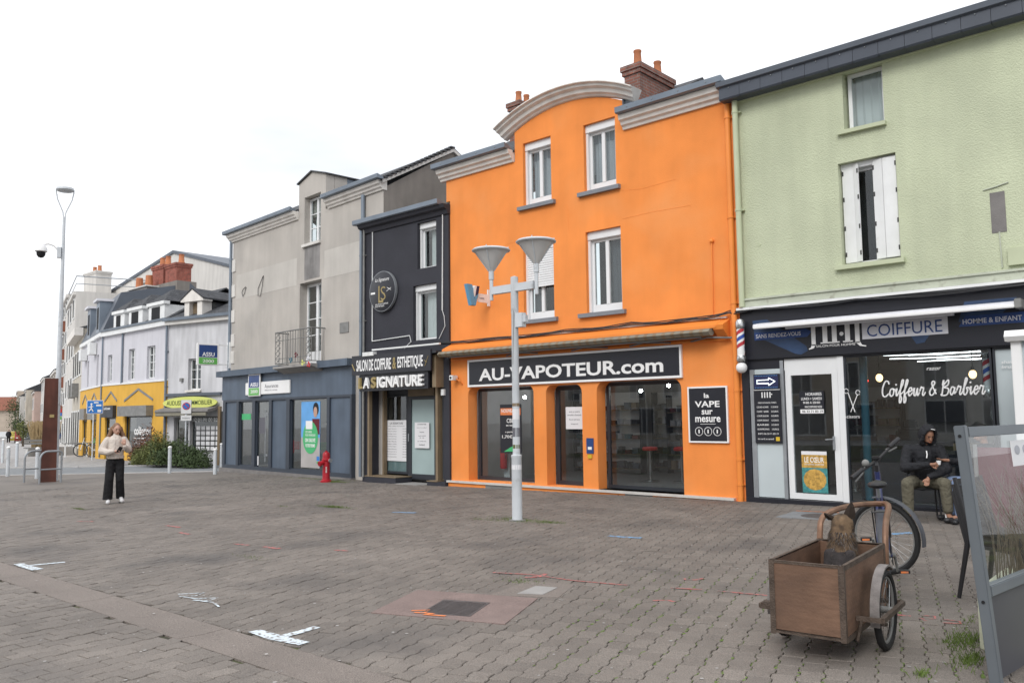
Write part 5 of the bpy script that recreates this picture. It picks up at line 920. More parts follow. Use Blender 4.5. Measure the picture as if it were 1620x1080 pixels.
MB().tube([(-9, 0, 11.5), (0, 0, 11.5), (0, 8, 11.5)], .04, 5).tube([(-9, 0, 11.0), (0, 0, 11.0), (0, 8, 11.0)], .03, 5).build('railing', 'galv', tw)
bt = street_house(17, 27, 11.6, 'pale_wall', 'pale apartment block with stacked red balconies in the far street', 0, floors=5, ncol=4)
for k in range(4): b_ = B('balcony', 'pale_wall', bt, -5.5, -3.6, -.35, 0, 2.3 + k * 2.2, 2.45 + k * 2.2); B('balcony_rail', 'roof_red', b_, -5.5, -3.6, -.35, -.3, 2.45 + k * 2.2, 3.3 + k * 2.2); B('balcony_side', 'roof_red', b_, -3.7, -3.6, -.5, 0, 2.45 + k * 2.2, 3.3 + k * 2.2)
street_house(34, 45, 7.0, 'beige_wall', 'beige three-storey house with slate roof in the far street', 2.4, floors=3)
street_house(58, 70, 7.6, 'pale_wall', 'white house nearest the rusty pillar in the far street', 2.2, floors=3, off=.3); street_house(72, 84, 6.6, 'pink_wall', 'pinkish gabled house in the far street', 3, floors=2, off=1.0)
street_house(86, 98, 7.4, 'cream_wall', 'cream house further down the far street', 2.2, off=1.8); street_house(100, 116, 7.0, 'pale_wall', 'pale house with dark windows further down the far street', 2.6, off=2.4); street_house(118, 140, 8.6, 'beige_wall', 'furthest beige building on the right side of the far street', 0, off=2.8)
street_house(60, 84, 5.5, 'beige_wall', 'low shop building on the left side of the far street at the picture edge', 1.5, floors=2, off=20, flip=True); street_house(86, 130, 8, 'pale_wall', 'pale row on the left side of the far street', 2, floors=3, ncol=8, off=20, flip=True)
rr_ = empty('red_roof_building', sloc(165, 8), SA + R(90), 'large building with a red tiled roof closing the far street', 'building'); MB().box(-26, 20, 0, 12, -2, 6.2).build('wall', 'beige_wall', rr_); MB().prism([(-.5, 6.2), (12.5, 6.2), (6, 9.4)], -26, 20, 'yz').build('roof', 'roof_red', rr_)
# ---- big gabled building and chimneys rising behind the corner houses
rb = empty('gabled_building', (-54, 26, -.3), 0, 'large white gabled building with chimneys rising behind the corner houses', 'building')
MB().prism([(-12.2, 0), (6.5, 0), (7.6, 11.0), (-.5, 13.1), (-11.2, 11.4)], 0, 10).build('wall', 'pale_wall', rb); MB().prism([(-11.6, 11.3), (-.5, 13.1), (7.9, 10.95), (7.9, 11.12), (-.5, 13.3), (-11.6, 11.5)], -.1, 10).build('roof_edge', 'zinc_dark', rb)
def stack(x0, x1, y0, y1, z0, z1, m, pots, base=None):
    c = chimney(rb, x0, x1, y0, y1, z0, z1, m, pots, poth=.5, potr=.17)
    return c
stack(-11.9, -9.6, -1.5, -.4, 6, 12.9, 'pale_wall', [(-11.2, -1), (-10.3, -1)]); stack(9.6, 10.9, -6, -5.2, 7.5, 10.1, 'brick_bright', [(9.95, -5.6), (10.6, -5.6)]); stack(11.15, 12.4, -6, -5.2, 7.5, 10.0, 'brick_bright', [(12.1, -5.6)])
MB().box(9.2, 12.8, -6.15, -5.1, 5.5, 9.0).build('chimney_base', 'grey_gable', rb); stack(3.6, 4.6, -4, -3.2, 6, 10.1, 'grey_gable', [(4.1, -3.6)])
MB().prism([(-1, 9), (9, 6.0), (9, 5.9), (-1, 8.8)], 12.9, 24, 'yz').build('rear_slate_roof', 'slate', rb)
# ---- houses across the square, behind the camera, mirrored in the shop windows
for i, (x0, x1, h, m, lb) in enumerate(((-46, -30, 7.5, 'cream_wall', 'cream house across the square behind the camera'), (-30, -16, 8.5, 'beige_wall', 'beige house across the square behind the camera'), (-16, 2, 7, 'pale_wall', 'pale house across the square behind the camera'), (2, 20, 8, 'grey_render', 'grey house across the square behind the camera'))):
    r_ = empty('opposite_house', (x0, -24, gz(x0)), 0, lb, 'building', 'houses across the square'); w_ = x1 - x0
    MB().box(0, w_, -9, 0, -1, h).build('wall', m, r_); MB().prism([(-9.3, h), (.3, h), (-4.5, h + 2.6)], 0, w_, 'yz').build('roof', 'slate', r_)
    for k in range(int(w_ / 3)):
        for j in range(3): w_ = B('window', 'white_paint', r_, .9 + k * 3, 2.3 + k * 3 + (.8 if j == 0 else 0), 0, .04, .3 + j * 2.6, 2.3 + j * 2.6); B('pane', 'curtain_dark', w_, 1 + k * 3, 1.56 + k * 3 + (.4 if j == 0 else 0), .04, .05, .4 + j * 2.6, 2.2 + j * 2.6); B('pane', 'curtain_dark', w_, 1.64 + k * 3 + (.4 if j == 0 else 0), 2.2 + k * 3 + (.8 if j == 0 else 0), .04, .05, .4 + j * 2.6, 2.2 + j * 2.6)
# ================================================================== STREET FURNITURE
dl = empty('double_street_lamp', (-8.73, 9.68, gz(-8.73)), R(0), 'grey double street lamp with two conical shades before the orange facade', 'street lamp')
MB().lathe([(.085, 0), (.08, .03), (.078, .96), (.083, .97), (.083, 1.0), (.057, 1.01), (.055, 3.2), (.06, 3.21), (.06, 3.78), (0, 3.8)], 18).build('pole', 'lamp_grey', dl, smooth=True)
MB().box(-.46, .42, -.045, .045, 3.55, 3.67).build('arm', 'lamp_grey', dl); MB().lathe([(.13, -.02), (.13, .012), (.09, .02)], 18).build('base_plate', 'iron_grey', dl)
for x, dz in ((-.5, 0), (.46, .04)):
    h = MB().cyl((x, 0, 3.46), (x, 0, 3.86), .03, n=12).cyl((x, 0, 3.80), (x, 0, 3.94), .042, n=12).build('stem', 'lamp_grey', dl, smooth=True)
    MB().lathe([(.045, 3.84), (.27, 4.17), (.26, 4.17), (.03, 3.86)], 28, Matrix.Translation((x, 0, .10))).build('shade', 'lamp_shade', dl, smooth=True)
    MB().lathe([(.02, 3.86), (.10, 3.93), (.10, 4.0), (.02, 4.03)], 16, Matrix.Translation((x, 0, .10))).build('lamp_glass', 'white_pvc', dl, smooth=True)
    MB().lathe([(.27, 4.15), (.31, 4.165), (.315, 4.18), (.29, 4.2), (.0, 4.23), (0, 4.215), (.26, 4.185)], 28, Matrix.Translation((x, 0, .10))).build('rim', 'lamp_grey', dl, smooth=True)
    for k in range(4): a = R(90 * k - 62); MB().tube([(x + .045 * math.cos(a), .045 * math.sin(a), 3.94), (x + .285 * math.cos(a), .285 * math.sin(a), 4.28), (x + .285 * math.cos(a), .285 * math.sin(a), 4.32)], .010, 5).build('rib', 'lamp_grey', dl)
MB().box(.05, .19, -.05, .05, 2.98, 3.2).box(.19, .25, -.03, .03, 3.05, 3.16).build('control_box', 'lamp_grey', dl)
for z, m, h in ((1.55, 'paper', .16), (1.28, 'print_grey', .14), (1.75, 'wood_brown', .05), (1.10, 'leaf_olive', .06), (.78, 'paper', .07)): MB().lathe([(.0575 if z > 1 else .0795, z), (.0575 if z > 1 else .0795, z + h)], 14).build('sticker', m, dl, smooth=True)
MB().tube([(.03, -.055, 3.25), (.03, -.056, 3.2), (.0, -.058, 2.4)], .004, 4).build('wire', 'iron_grey', dl)
tl = empty('tall_street_lamp', (-27.7, 9.65, gz(-27.7)), R(70), 'tall slim pale street lamp with forked disc head behind the rusty pillar', 'street lamp')
MB().lathe([(.085, 0), (.08, 2), (.045, 8.0), (.045, 8.2)], 14).build('pole', 'lamp_grey', tl, smooth=True)
for s_ in (-1, 1): MB().tube([(.02 * s_, 0, 8.15), (.04 * s_, 0, 8.35), (.2 * s_, 0, 8.75), (.245 * s_, 0, 8.98), (.245 * s_, 0, 9.08)], .02, 6).build('fork', 'lamp_grey', tl, smooth=True)
MB().lathe([(0, 9.0), (.22, 9.02), (.26, 9.06), (.25, 9.12), (0, 9.16)], 24).build('head', 'lamp_grey', tl, smooth=True)
cc = empty('dome_camera', (-27.7, 9.65, gz(-27.7) + 7.15), R(67), 'white dome surveillance camera on a curved arm on the tall lamp', 'camera')
MB().box(-.16, -.05, -.09, .09, -.25, .08).build('bracket', 'lamp_grey', cc); MB().tube([(-.15, 0, .0), (-.25, 0, .12), (-.4, 0, .17), (-.55, 0, .14)], .03, 8).build('arm', 'sign_white', cc, smooth=True); MB().lathe([(0, .16), (.1, .13), (.17, .02), (.18, -.08), (.15, -.1)], 18, Matrix.Translation((-.6, 0, 0))).build('hood', 'sign_white', cc, smooth=True); MB().lathe([(.13, -.1), (.12, -.2), (.07, -.27), (0, -.29)], 18, Matrix.Translation((-.6, 0, 0))).build('dome', 'print_black', cc, smooth=True)
rp = empty('rust_pillar', (-27.15, 9.27, gz(-27.15)), R(70), 'tall rust brown steel pillar at the edge of the square', 'pillar')
MB().add([(x * w, y * w, z) for z, w in ((-.1, 1), (3.1, .86)) for x, y in ((-.21, -.12), (.21, -.12), (.21, .12), (-.21, .12))], [(0, 3, 2, 1), (4, 5, 6, 7), (0, 1, 5, 4), (1, 2, 6, 5), (2, 3, 7, 6), (3, 0, 4, 7)]).build('shaft', 'rust_steel', rp); MB().box(-.02, .1, -.125, -.11, 1.93, 2.02).build('plate', 'gold', rp)
def rack(loc, rz, label):
    r_ = empty('bike_rack', loc, rz, label, 'bike rack', 'bike racks by the rusty pillar'); P = [(-.3, 0, -.05), (-.3, 0, .72)] + [(-.3 + .22 - .22 * math.cos(t), 0, .72 + .22 * math.sin(t)) for t in np.linspace(0, 1.57, 6)[1:]] + [(.22, 0, .94)]
    MB().tube(P, .03, 8).build('hoop', 'galv', r_, smooth=True); MB().tube([(.22, 0, .94), (.3, 0, .9), (.3, 0, -.05)], .03, 8).build('leg', 'galv', r_, smooth=True); MB().cyl((-.3, 0, .42), (.3, 0, .42), .022).build('rail', 'galv', r_)
rack((-27.6, 9.05, gz(-27.6)), R(95), 'galvanised bike rack hoop just left of the rusty pillar'); rack((-26.55, 9.12, gz(-26.55)), R(95), 'galvanised bike rack hoop in front of the rusty pillar')
BL = [((-31.73, 9.56), 'white bollard at the left picture edge, tallest of the group', 1), ((-43.3, 12.82), 'white bollard furthest left at the picture edge beyond the road', 1.05), ((-37.96, 11.75), 'white bollard beyond the road left of the bike racks', 1), ((-29.47, 9.72), 'white bollard half hidden behind the bike racks', 1), ((-28.3, 13.52), 'white bollard in front of the green shrub', .92), ((-25.9, 13.91), 'white bollard beside the corner of the insurance shop', .85), ((-30.16, 16.45), 'white bollard behind the one at the insurance shop corner', .9)]
for (x, y), lb, h in BL:
    b_ = empty('bollard', (x, y, gz(x)), 0, lb, 'bollard', 'white bollards along the crossing'); MB().lathe([(.06, -.05), (.058, h - .1), (.045, h - .09), (.045, h - .07)], 12).build('shaft', 'lamp_grey', b_, smooth=True); MB().lathe([(.045, h - .08), (.068, h - .06), (.068, h - .03), (.04, h), (0, h + .01)], 12).build('cap', 'sign_white', b_, smooth=True)
hy = empty('fire_hydrant', (-19.1, 13.48, gz(-19.1)), facing(-19.1, 13.48), 'red fire hydrant on the paving before the insurance shop', 'hydrant')
MB().lathe([(.16, 0), (.16, .04), (.11, .06), (.10, .12), (.095, .56), (.12, .58), (.12, .62), (.10, .64), (.1, .74), (.08, .79), (.03, .81), (.03, .84), (0, .845)], 18).build('body', 'hydrant_red', hy, smooth=True); MB().cyl((0, 0, .55), (-.16, -.10, .50), .06).cyl((-.16, -.1, .5), (-.19, -.12, .49), .07).build('outlet', 'hydrant_red', hy, smooth=True); MB().cyl((0, 0, .58), (.1, -.12, .58), .05).build('outlet', 'hydrant_red', hy, smooth=True); MB().cyl((.1, -.12, .58), (.115, -.14, .58), .055).build('cap', 'galv', hy, smooth=True); lettering('100', 'sign_white', hy, -.02, .02, .25, .42, -.098, .003)
# ---- small signs on posts
def post_sign(name, loc, h, label):
    r_ = empty(name, loc, facing(loc[0], loc[1]), label, 'sign'); MB().cyl((0, .03, -.05), (0, .03, h), .035).build('post', 'lamp_grey', r_, smooth=True); return r_
z_ = post_sign('zone_sign', (-41.09, 15.9, gz(-41)), 2.75, 'square blue pedestrian zone sign on a post behind the walking woman')
MB().bev(-.30, .40, -.03, 0, 2.15, 2.78, .02).build('panel', 'sign_white', z_); MB().box(-.275, .375, -.035, -.03, 2.175, 2.755).build('field', 'blue_sign', z_); MB().ball((-.1, -.036, 2.6), (.045, .004, .045)).tube([(-.1, -.036, 2.56), (-.1, -.036, 2.4), (-.2, -.036, 2.25)], .03, 5).tube([(-.1, -.036, 2.4), (-.02, -.036, 2.25)], .03, 5).tube([(-.22, -.036, 2.45), (-.02, -.036, 2.48)], .02, 5).build('walker', 'sign_white', z_); MB().box(.1, .32, -.04, -.035, 2.5, 2.58).box(.0, .2, -.04, -.035, 2.64, 2.7).build('car_icon', 'sign_white', z_); MB().box(.16, .32, -.04, -.035, 2.22, 2.34).build('plate_icon', 'sign_white', z_)
n_ = post_sign('no_parking_sign', (-32.78, 16.3, gz(-32.8)), 2.62, 'white square no parking sign with blue disc on a post behind the shrub')
MB().bev(-.2, .2, -.03, 0, 2.05, 2.62, .015).build('panel', 'sign_white', n_); MB().lathe([(0, 0), (.15, 0), (.15, .01), (0, .01)], 20, Matrix.Translation((0, -.03, 2.37)) @ Rx).build('ring', 'sign_red', n_); MB().lathe([(0, .01), (.12, .01), (.12, .014), (0, .014)], 20, Matrix.Translation((0, -.03, 2.37)) @ Rx).build('disc', 'blue_sign', n_); MB().box(-.015, .015, -.05, -.044, -.13, .13, Matrix.Translation((0, 0, 2.37)) @ Matrix.Rotation(R(-45), 4, 'Y')).build('slash', 'sign_red', n_); MB().box(-.2, .2, -.03, 0, 1.78, 2.0).build('sub_panel', 'sign_white', n_); lettering('livraisons', 'print_grey', n_, -.14, .14, 1.86, 1.92, -.03, .003)
# ---- foliage
def leaves(mb, c, rad, n, size, squash=1.0, shell=.55):
    for k in range(n):
        d = rng.normal(0, 1, 3); d /= np.linalg.norm(d); r = shell + (1 - shell) * rng.random()
        d[2] = abs(d[2]) if squash else d[2]
        bump = 1 + .22 * math.sin(5 * d[0] + 3 * c[0]) * math.cos(4 * d[1] + 2 * d[2])
        p = np.array(c) + d * np.array(rad) * r * bump; a = rng.normal(0, 1, 3); a /= np.linalg.norm(a); b = np.cross(a, d + .3 * rng.normal(0, 1, 3)); b /= (np.linalg.norm(b) + 1e-6); s = size * rng.uniform(.5, 1.3)
        mb.add([p - a * s, p + b * s * .4, p + a * s, p - b * s * .4], [(0, 1, 2, 3)])
def shrub(loc, blobs, m, label, n=2600, size=.05):
    r_ = empty('shrub', (loc[0], loc[1], gz(loc[0])), 0, label, 'shrub', 'shrubs before the estate agency'); mb = MB()
    for c, rad in blobs: leaves(mb, c, rad, n, size)
    mb.build('crown', m, r_)
    st = MB()
    for k in range(9): a = rng.uniform(0, 6.28); st.tube([(.1 * math.cos(a), .1 * math.sin(a), -.05), (.5 * math.cos(a), .4 * math.sin(a), .5)], [.015, .006], 4)
    st.build('stem', 'bark', r_)
shrub((-31.75, 15.6), [((0, 0, .1), (1.25, .8, .95)), ((-.9, -.3, .1), (.8, .6, .8)), ((.9, .2, 0), (.8, .6, .75))], 'leaf_dark', 'dense dark green shrub behind the bollards, right of the group', 3000)
shrub((-33.6, 15.6), [((0, 0, .1), (1.1, .8, 1.2)), ((.7, -.3, .1), (.9, .6, .9)), ((-1.0, -.2, 0), (.7, .5, .7))], 'leaf_olive', 'olive green shrub in the middle of the planting before the estate agency', 3000)
shrub((-35.3, 15.9), [((.1, 0, .2), (1.0, .7, 1.45)), ((-.7, 0, .1), (.6, .5, .8))], 'leaf_red', 'loose reddish shrub left of the olive one', 1100, .06)
# ---- planter with reeds, bench and table left
rd = empty('reed_planter', (-52.0, 17.6, gz(-52)), facing(-52, 17.6), 'round grey planter with tall dry reeds right of the rusty pillar', 'planter'); MB().bev(-.9, 1.4, -.5, .5, -.1, .42, .03).build('tub', 'concrete', rd); mb = MB()
for k in range(420):
    x, y = rng.uniform(-.75, .55), rng.uniform(-.35, .35); h = rng.uniform(1.3, 1.95); l = rng.normal(0, .12, 2); mb.add([(x - .012, y, .4), (x + .012, y, .4), (x + l[0] + .02, y + l[1], h), (x + l[0] - .02, y + l[1], h)], [(0, 1, 2, 3)])
mb.build('reeds', 'reed', rd)
def bench(loc, rz, label, w=1.6, back=True, name='bench', cat='bench', h=.45):
    r_ = empty(name, loc, rz, label, cat)
    for k in range(4): MB().box(-w / 2, w / 2, -.22 + k * .11, -.13 + k * .11, h - .04, h).build('slat', 'iron_grey', r_)
    if back:
        for k in range(2): MB().box(-w / 2, w / 2, .24, .27, h + .15 + k * .16, h + .27 + k * .16).build('back_slat', 'iron_grey', r_)
    for x in (-w / 2 + .15, w / 2 - .15): MB().box(x - .04, x + .04, -.18, .2, -.05, h - .04).build('leg', 'white_paint', r_)
bench((-51.2, 17.0, gz(-51)), facing(-51.2, 17), 'grey slatted bench before the reed planter'); bench((-45.9, 16.95, gz(-46)), facing(-45.9, 16.9), 'pale backless bench beside the zone sign post', 1.3, False, h=.7)
# ---- bicycles
def wheel(par, c, r, axis_rot, tyre=.02, name='wheel', spokes=18):
    w_ = empty(name); w_.parent = par; w_.location = c; w_.rotation_euler = axis_rot    # wheel plane = local xz
    ring = lambda rr: [(rr * math.cos(t), 0, rr * math.sin(t)) for t in np.linspace(0, 2 * math.pi, 37)[:-1]]
    MB().tube(ring(r - tyre), tyre, 8, closed=True).build('tyre', 'tyre', w_, smooth=True); MB().tube(ring(r - 2.1 * tyre), .011, 6, closed=True).build('rim', 'iron_grey', w_, smooth=True)
    sp = MB()
    for k in range(spokes): a = 2 * math.pi * k / spokes; b = a + .5 * (1 if k % 2 else -1); sp.tube([(.02 * math.cos(b), .02 * (1 if k % 2 else -1), .02 * math.sin(b)), ((r - 2.1 * tyre) * math.cos(a), 0, (r - 2.1 * tyre) * math.sin(a))], .0016, 3)
    sp.build('spokes', 'chrome', w_); MB().cyl((0, -.045, 0), (0, .045, 0), .022).build('hub', 'iron_grey', w_, smooth=True); return w_
def parked_bike(loc, rz, label, m):
    b_ = empty('bicycle', loc, rz, label, 'bicycle', 'bicycles parked by the yellow shop'); wheel(b_, (-.52, 0, .34), .34, (0, 0, 0)); wheel(b_, (.52, 0, .34), .34, (0, 0, 0))
    MB().tube([(-.52, 0, .34), (-.1, 0, .3), (.38, 0, .78), (-.2, 0, .72), (-.1, 0, .3)], .018, 6).tube([(-.52, 0, .34), (-.2, 0, .72), (-.24, 0, .9)], .014, 6).tube([(.52, 0, .34), (.36, 0, .95)], .018, 6).build('frame', m, b_); MB().bev(-.36, -.12, -.07, .07, .9, .96, .02).build('saddle', 'black_plastic', b_); MB().tube([(.28, -.28, 1.0), (.36, 0, .97), (.28, .28, 1.0)], .013, 6).build('handlebar', 'black_plastic', b_)
parked_bike((-44.9, 17.35, gz(-44.9)), R(250), 'white framed bicycle parked left of the zone sign post', 'sign_white'); parked_bike((-43.6, 17.3, gz(-43.6)), R(215), 'green bicycle parked right of the zone sign post', 'green_print'); parked_bike((-43.0, 17.75, gz(-43)), R(235), 'dark bicycle behind the green one', 'iron')
# ---- distant cars, trees
def car(loc, rz, m, label):
    c = empty('parked_car', loc, rz, label, 'car', 'cars parked in the far street')
    MB().prism([(-2.1, .25), (2.0, .25), (2.1, .6), (1.9, .8), (1.1, .9), (.6, 1.42), (-1.2, 1.45), (-1.9, .95), (-2.15, .8)], -.85, .85).build('body', m, c); MB().prism([(1.0, .92), (.58, 1.36), (-1.1, 1.38), (-1.6, .96)], -.86, .86).build('window', 'room_dark', c); MB().box(1.0, .6, -.7, .7, 0, 0).v
    MB().prism([(-.68, .95), (.68, .95), (.6, 1.36), (-.6, 1.36)], 1.5, 1.5).v
    for x in (-1.3, 1.3):
        for y in (-.86, .74): MB().cyl((x, y, .32), (x, y + .12, .32), .32, n=14).build('wheel', 'tyre', c)
    for y in (-.7, .5): MB().box(2.04, 2.12, y, y + .2, .58, .7).build('headlight', 'sign_white', c)
def along(t, off): p = sloc(t, off); return (p.x, p.y, p.z)
car(along(62, 1.5), SA, 'car_grey', 'dark grey car parked nearest in the far street'); car(along(70, 2.2), SA, 'car_red', 'dark red car parked behind the grey one'); car(along(78, 2.8), SA, 'car_yellow', 'yellowish car parked third in the far street'); car(along(110, 4.4), SA, 'car_white', 'white car driving far down the street')
def tree(loc, r, h, label, m='leaf_dark', n=1200):
    t_ = empty('street_tree', loc, 0, label, 'tree', 'small trees in the far street'); mb = MB(); leaves(mb, (0, 0, h), (r, r, r * 1.1), n, .14, 0, .3); mb.build('crown', m, t_); MB().tube([(0, 0, -.1), (.03, 0, h * .5), (0, .03, h)], [.12, .09, .04], 6).build('trunk', 'bark', t_)
tree(along(92, 2.6), 1.7, 2.4, 'round dark tree right beside the parked cars'); tree(along(112, 3.0), 2.0, 5.4, 'tall dark columnar tree further down the far street'); tree(along(40, 2.4), .9, 1.4, 'loose green bush just left of the rusty pillar', 'leaf_olive', 500)
ps = empty('pharmacy_sign', along(58, 15), SA + R(90), 'yellow pharmacy cross sign at the left picture edge', 'sign'); MB().cyl((0, 0, 0), (0, 0, 5.0), .06).build('post', 'lamp_grey', ps); MB().box(-.25, .25, -.1, .1, 4.2, 5.6).box(-.7, -.25, -.1, .1, 4.65, 5.15).box(.25, .7, -.1, .1, 4.65, 5.15).build('cross', 'yellow_sign', ps)
s = sign('shop_awning', along(50, 14.5), SA + R(90), 'magenta and purple shop banner at the left picture edge', 'banner'); MB().box(-1.3, .5, -.05, .05, 2.4, 3.3).build('banner', 'magenta', s); MB().box(-1.3, .5, -.06, .06, 1.4, 2.35).build('lower_banner', 'sign_blue', s); MB().cyl((.55, 0, -.1), (.55, 0, 3.4), .05).build('post', 'lamp_grey', s)
s = sign('shop_board', along(10, .6), SA + R(90), 'red blue and green board hung on the far street facade right of the pillar'); 
for k, m in enumerate(('sign_green', 'blue_sign', 'sign_red')): MB().box(-.5, .1, -.05, .05, 2.1 + k * .24, 2.3 + k * .24).build('stripe', m, s)
# ================================================================== BIKE TRAILER
tr = empty('bike_trailer', (-2.275, 5.648, gz(-2.275)), R(6), 'old wooden box bike trailer with iron frame and two spoked wheels', 'trailer')
bx0, bx1, by0, by1, bz0, bz1 = -.23, .23, -.535, .535, .17, .60
B('front_panel', 'plywood', tr, bx0 + .012, bx1 - .012, by0 + .004, by0 + .016, bz0 + .01, bz1 - .01); B('rear_panel', 'plywood', tr, bx0 + .012, bx1 - .012, by1 - .016, by1 - .004, bz0 + .01, bz1 - .01)
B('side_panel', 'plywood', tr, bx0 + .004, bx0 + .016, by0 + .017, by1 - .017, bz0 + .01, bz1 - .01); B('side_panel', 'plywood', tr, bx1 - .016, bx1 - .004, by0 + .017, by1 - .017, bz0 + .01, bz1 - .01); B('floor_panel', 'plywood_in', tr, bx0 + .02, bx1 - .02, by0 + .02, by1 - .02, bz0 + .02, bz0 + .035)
for x in (bx0, bx1):
    for y in (by0, by1):
        sx = 1 if x < 0 else -1; sy = 1 if y < 0 else -1
        MB().box(*sorted((x, x + sx * .034)), *sorted((y, y + sy * .003)), bz0 - .02, bz1 + .006).box(*sorted((x, x + sx * .003)), *sorted((y + sy * .0031, y + sy * .034)), bz0 - .02, bz1 + .006).build('corner_iron', 'old_iron', tr)
for z in (bz0, bz1):
    for y, sy in ((by0, 1), (by1, -1)): MB().box(bx0 + .035, bx1 - .035, *sorted((y, y + sy * .004)), z - .012, z + .004).box(bx0 + .035, bx1 - .035, *sorted((y, y + sy * .02)), z + .001, z + .005).build('edge_iron', 'old_iron', tr)
    for x, sx in ((bx0, 1), (bx1, -1)): MB().box(*sorted((x, x + sx * .004)), by0 + .035, by1 - .035, z - .026, z + .004).box(*sorted((x, x + sx * .022)), by0 + .035, by1 - .035, z + .001, z + .005).build('edge_iron', 'old_iron', tr)
for s_ in (-1, 1):
    x = s_ * .325; wheel(tr, (x, .04, .255), .255, (0, 0, R(90)), .024, spokes=16)
    mb = MB(); vs = []; n = 12
    for i in range(n + 1):
        t = R(192 - 135 * i / n); r_ = .285; vs += [(x - .028, .04 + r_ * math.cos(t), .255 + r_ * math.sin(t)), (x + .028, .04 + r_ * math.cos(t), .255 + r_ * math.sin(t)), (x + .028, .04 + (r_ - .012) * math.cos(t), .255 + (r_ - .012) * math.sin(t)), (x - .028, .04 + (r_ - .012) * math.cos(t), .255 + (r_ - .012) * math.sin(t))]
    mb.add(vs, [(4 * i + k, 4 * i + (k + 1) % 4, 4 * i + 4 + (k + 1) % 4, 4 * i + 4 + k) for i in range(n) for k in range(4)]); mb.build('mudguard', 'fender_worn', tr, smooth=True)
    MB().box(x + s_ * .055 - .014, x + s_ * .055 + .014, -.29, .30, .242, .27).box(min(s_ * .23, x + s_ * .055), max(s_ * .23, x + s_ * .055), -.31, -.291, .242, .27).box(min(s_ * .23, x + s_ * .055), max(s_ * .23, x + s_ * .055), .301, .32, .242, .27).build('wheel_guard', 'old_iron', tr); MB().tube([(s_ * .23, -.3, .12), (s_ * .26, -.3, .25)], .012, 5).build('stay', 'old_iron', tr)
MB().box(-.33, .33, .02, .06, .15, .166).build('axle_beam', 'old_iron', tr)
hp = catmull([(-.225, .54, .42), (-.225, .56, .62), (-.21, .64, .76), (-.10, .95, .81), (.02, 1.30, .80), (.12, 1.20, .80), (.19, .80, .74), (.222, .60, .64), (.225, .54, .30)], 5); MB().tube(hp, .022, 8).build('hitch_hoop', 'copper_tube', tr, smooth=True)
MB().cyl((-.28, -.5, .33), (-.22, -.5, .33), .014).box(-.29, -.23, -.53, -.47, .30, .33).build('latch', 'old_iron', tr)
# ================================================================== BICYCLE pulling it, front wheel turned
bk = empty('bicycle', (-2.46, 7.30, gz(-2.46)), R(108.5), 'dark blue city bicycle with turned front wheel, hitched to the wooden trailer', 'bicycle'); bk.rotation_euler = (R(-3), 0, R(108.5))
wheel(bk, (0, 0, .345), .345, (0, 0, 0), .027, spokes=28); fh = (1.08, 0, .345); wheel(bk, fh, .345, (0, 0, R(62)), .027, spokes=28)
def guard(par, c, r_, a0, a1, w, rot, m, name='mudguard'):
    vs = []; n = 12
    for i in range(n + 1):
        t = R(a0 + (a1 - a0) * i / n)
        for (yy, rr) in ((-w, r_ - .012), (-w * .6, r_), (w * .6, r_), (w, r_ - .012)): vs.append((rr * math.cos(t), yy, rr * math.sin(t)))
    o_ = MB().add(vs, [(4 * i + k, 4 * i + k + 1, 4 * i + 5 + k, 4 * i + 4 + k) for i in range(n) for k in range(3)]).build(name, m, par, smooth=True); o_.location = c; o_.rotation_euler = rot; return o_
guard(bk, (0, 0, .345), .375, 75, 200, .036, (0, 0, 0), 'fender_grey'); guard(bk, fh, .385, 80, 190, .036, (0, 0, R(62)), 'fender_grey')
MB().tube([(0, .05, .345), (.42, .03, .29)], .012, 6).tube([(0, -.05, .345), (.42, -.03, .29)], .012, 6).tube([(0, .05, .345), (.22, .02, .76)], .010, 6).tube([(0, -.05, .345), (.22, -.02, .76)], .010, 6).build('rear_stay', 'bike_blue', bk, smooth=True)
MB().tube([(.43, 0, .28), (.22, 0, .80)], .02, 8).tube([(.22, 0, .74), (.84, 0, .90)], .02, 8).tube([(.43, 0, .28), (.87, 0, .82)], .026, 8).tube([(.82, 0, .98), (.89, 0, .76)], .024, 8).build('frame', 'bike_blue', bk, smooth=True)
MB().tube([(.89, 0, .76), (.93, .05, .68), (1.05, .05, .35)], .015, 6).tube([(.89, 0, .76), (.93, -.05, .68), (1.05, -.05, .35)], .015, 6).build('fork', 'black_plastic', bk, smooth=True)
MB().tube([(.22, 0, .78), (.19, 0, .90)], .014, 8).build('seat_post', 'galv', bk); sd = MB().ball((.06, 0, .92), (.11, .085, .034)).ball((.18, 0, .925), (.12, .045, .026)).ball((.28, 0, .925), (.05, .028, .02)); blob('saddle', sd, .012, 'black_plastic', bk, 3)
MB().tube([(.82, 0, .98), (.81, 0, 1.03), (.86, 0, 1.06)], .018, 8).build('stem', 'black_plastic', bk, smooth=True)
bc = Vector((.87, 0, 1.07)); bd_ = Vector((.20, -.20, .15)); up_ = Vector((0, 0, .03)); MB().tube([bc - bd_ + up_, bc - bd_ * .5 + up_ * .5, bc, bc + bd_ * .5 + up_ * .5, bc + bd_ + up_], .012, 8).build('handlebar', 'black_plastic', bk, smooth=True)
for s_ in (-1, 1): MB().cyl(bc + bd_ * .62 * s_ + up_, bc + bd_ * 1.08 * s_ + up_, .019, .022).build('grip', 'black_plastic', bk, smooth=True); MB().tube([bc + bd_ * .5 * s_ + up_, bc + bd_ * .6 * s_ + Vector((.06, 0, -.01)), bc + bd_ * .95 * s_ + Vector((.06, 0, -.03))], .008, 5).build('brake_lever', 'iron_grey', bk)
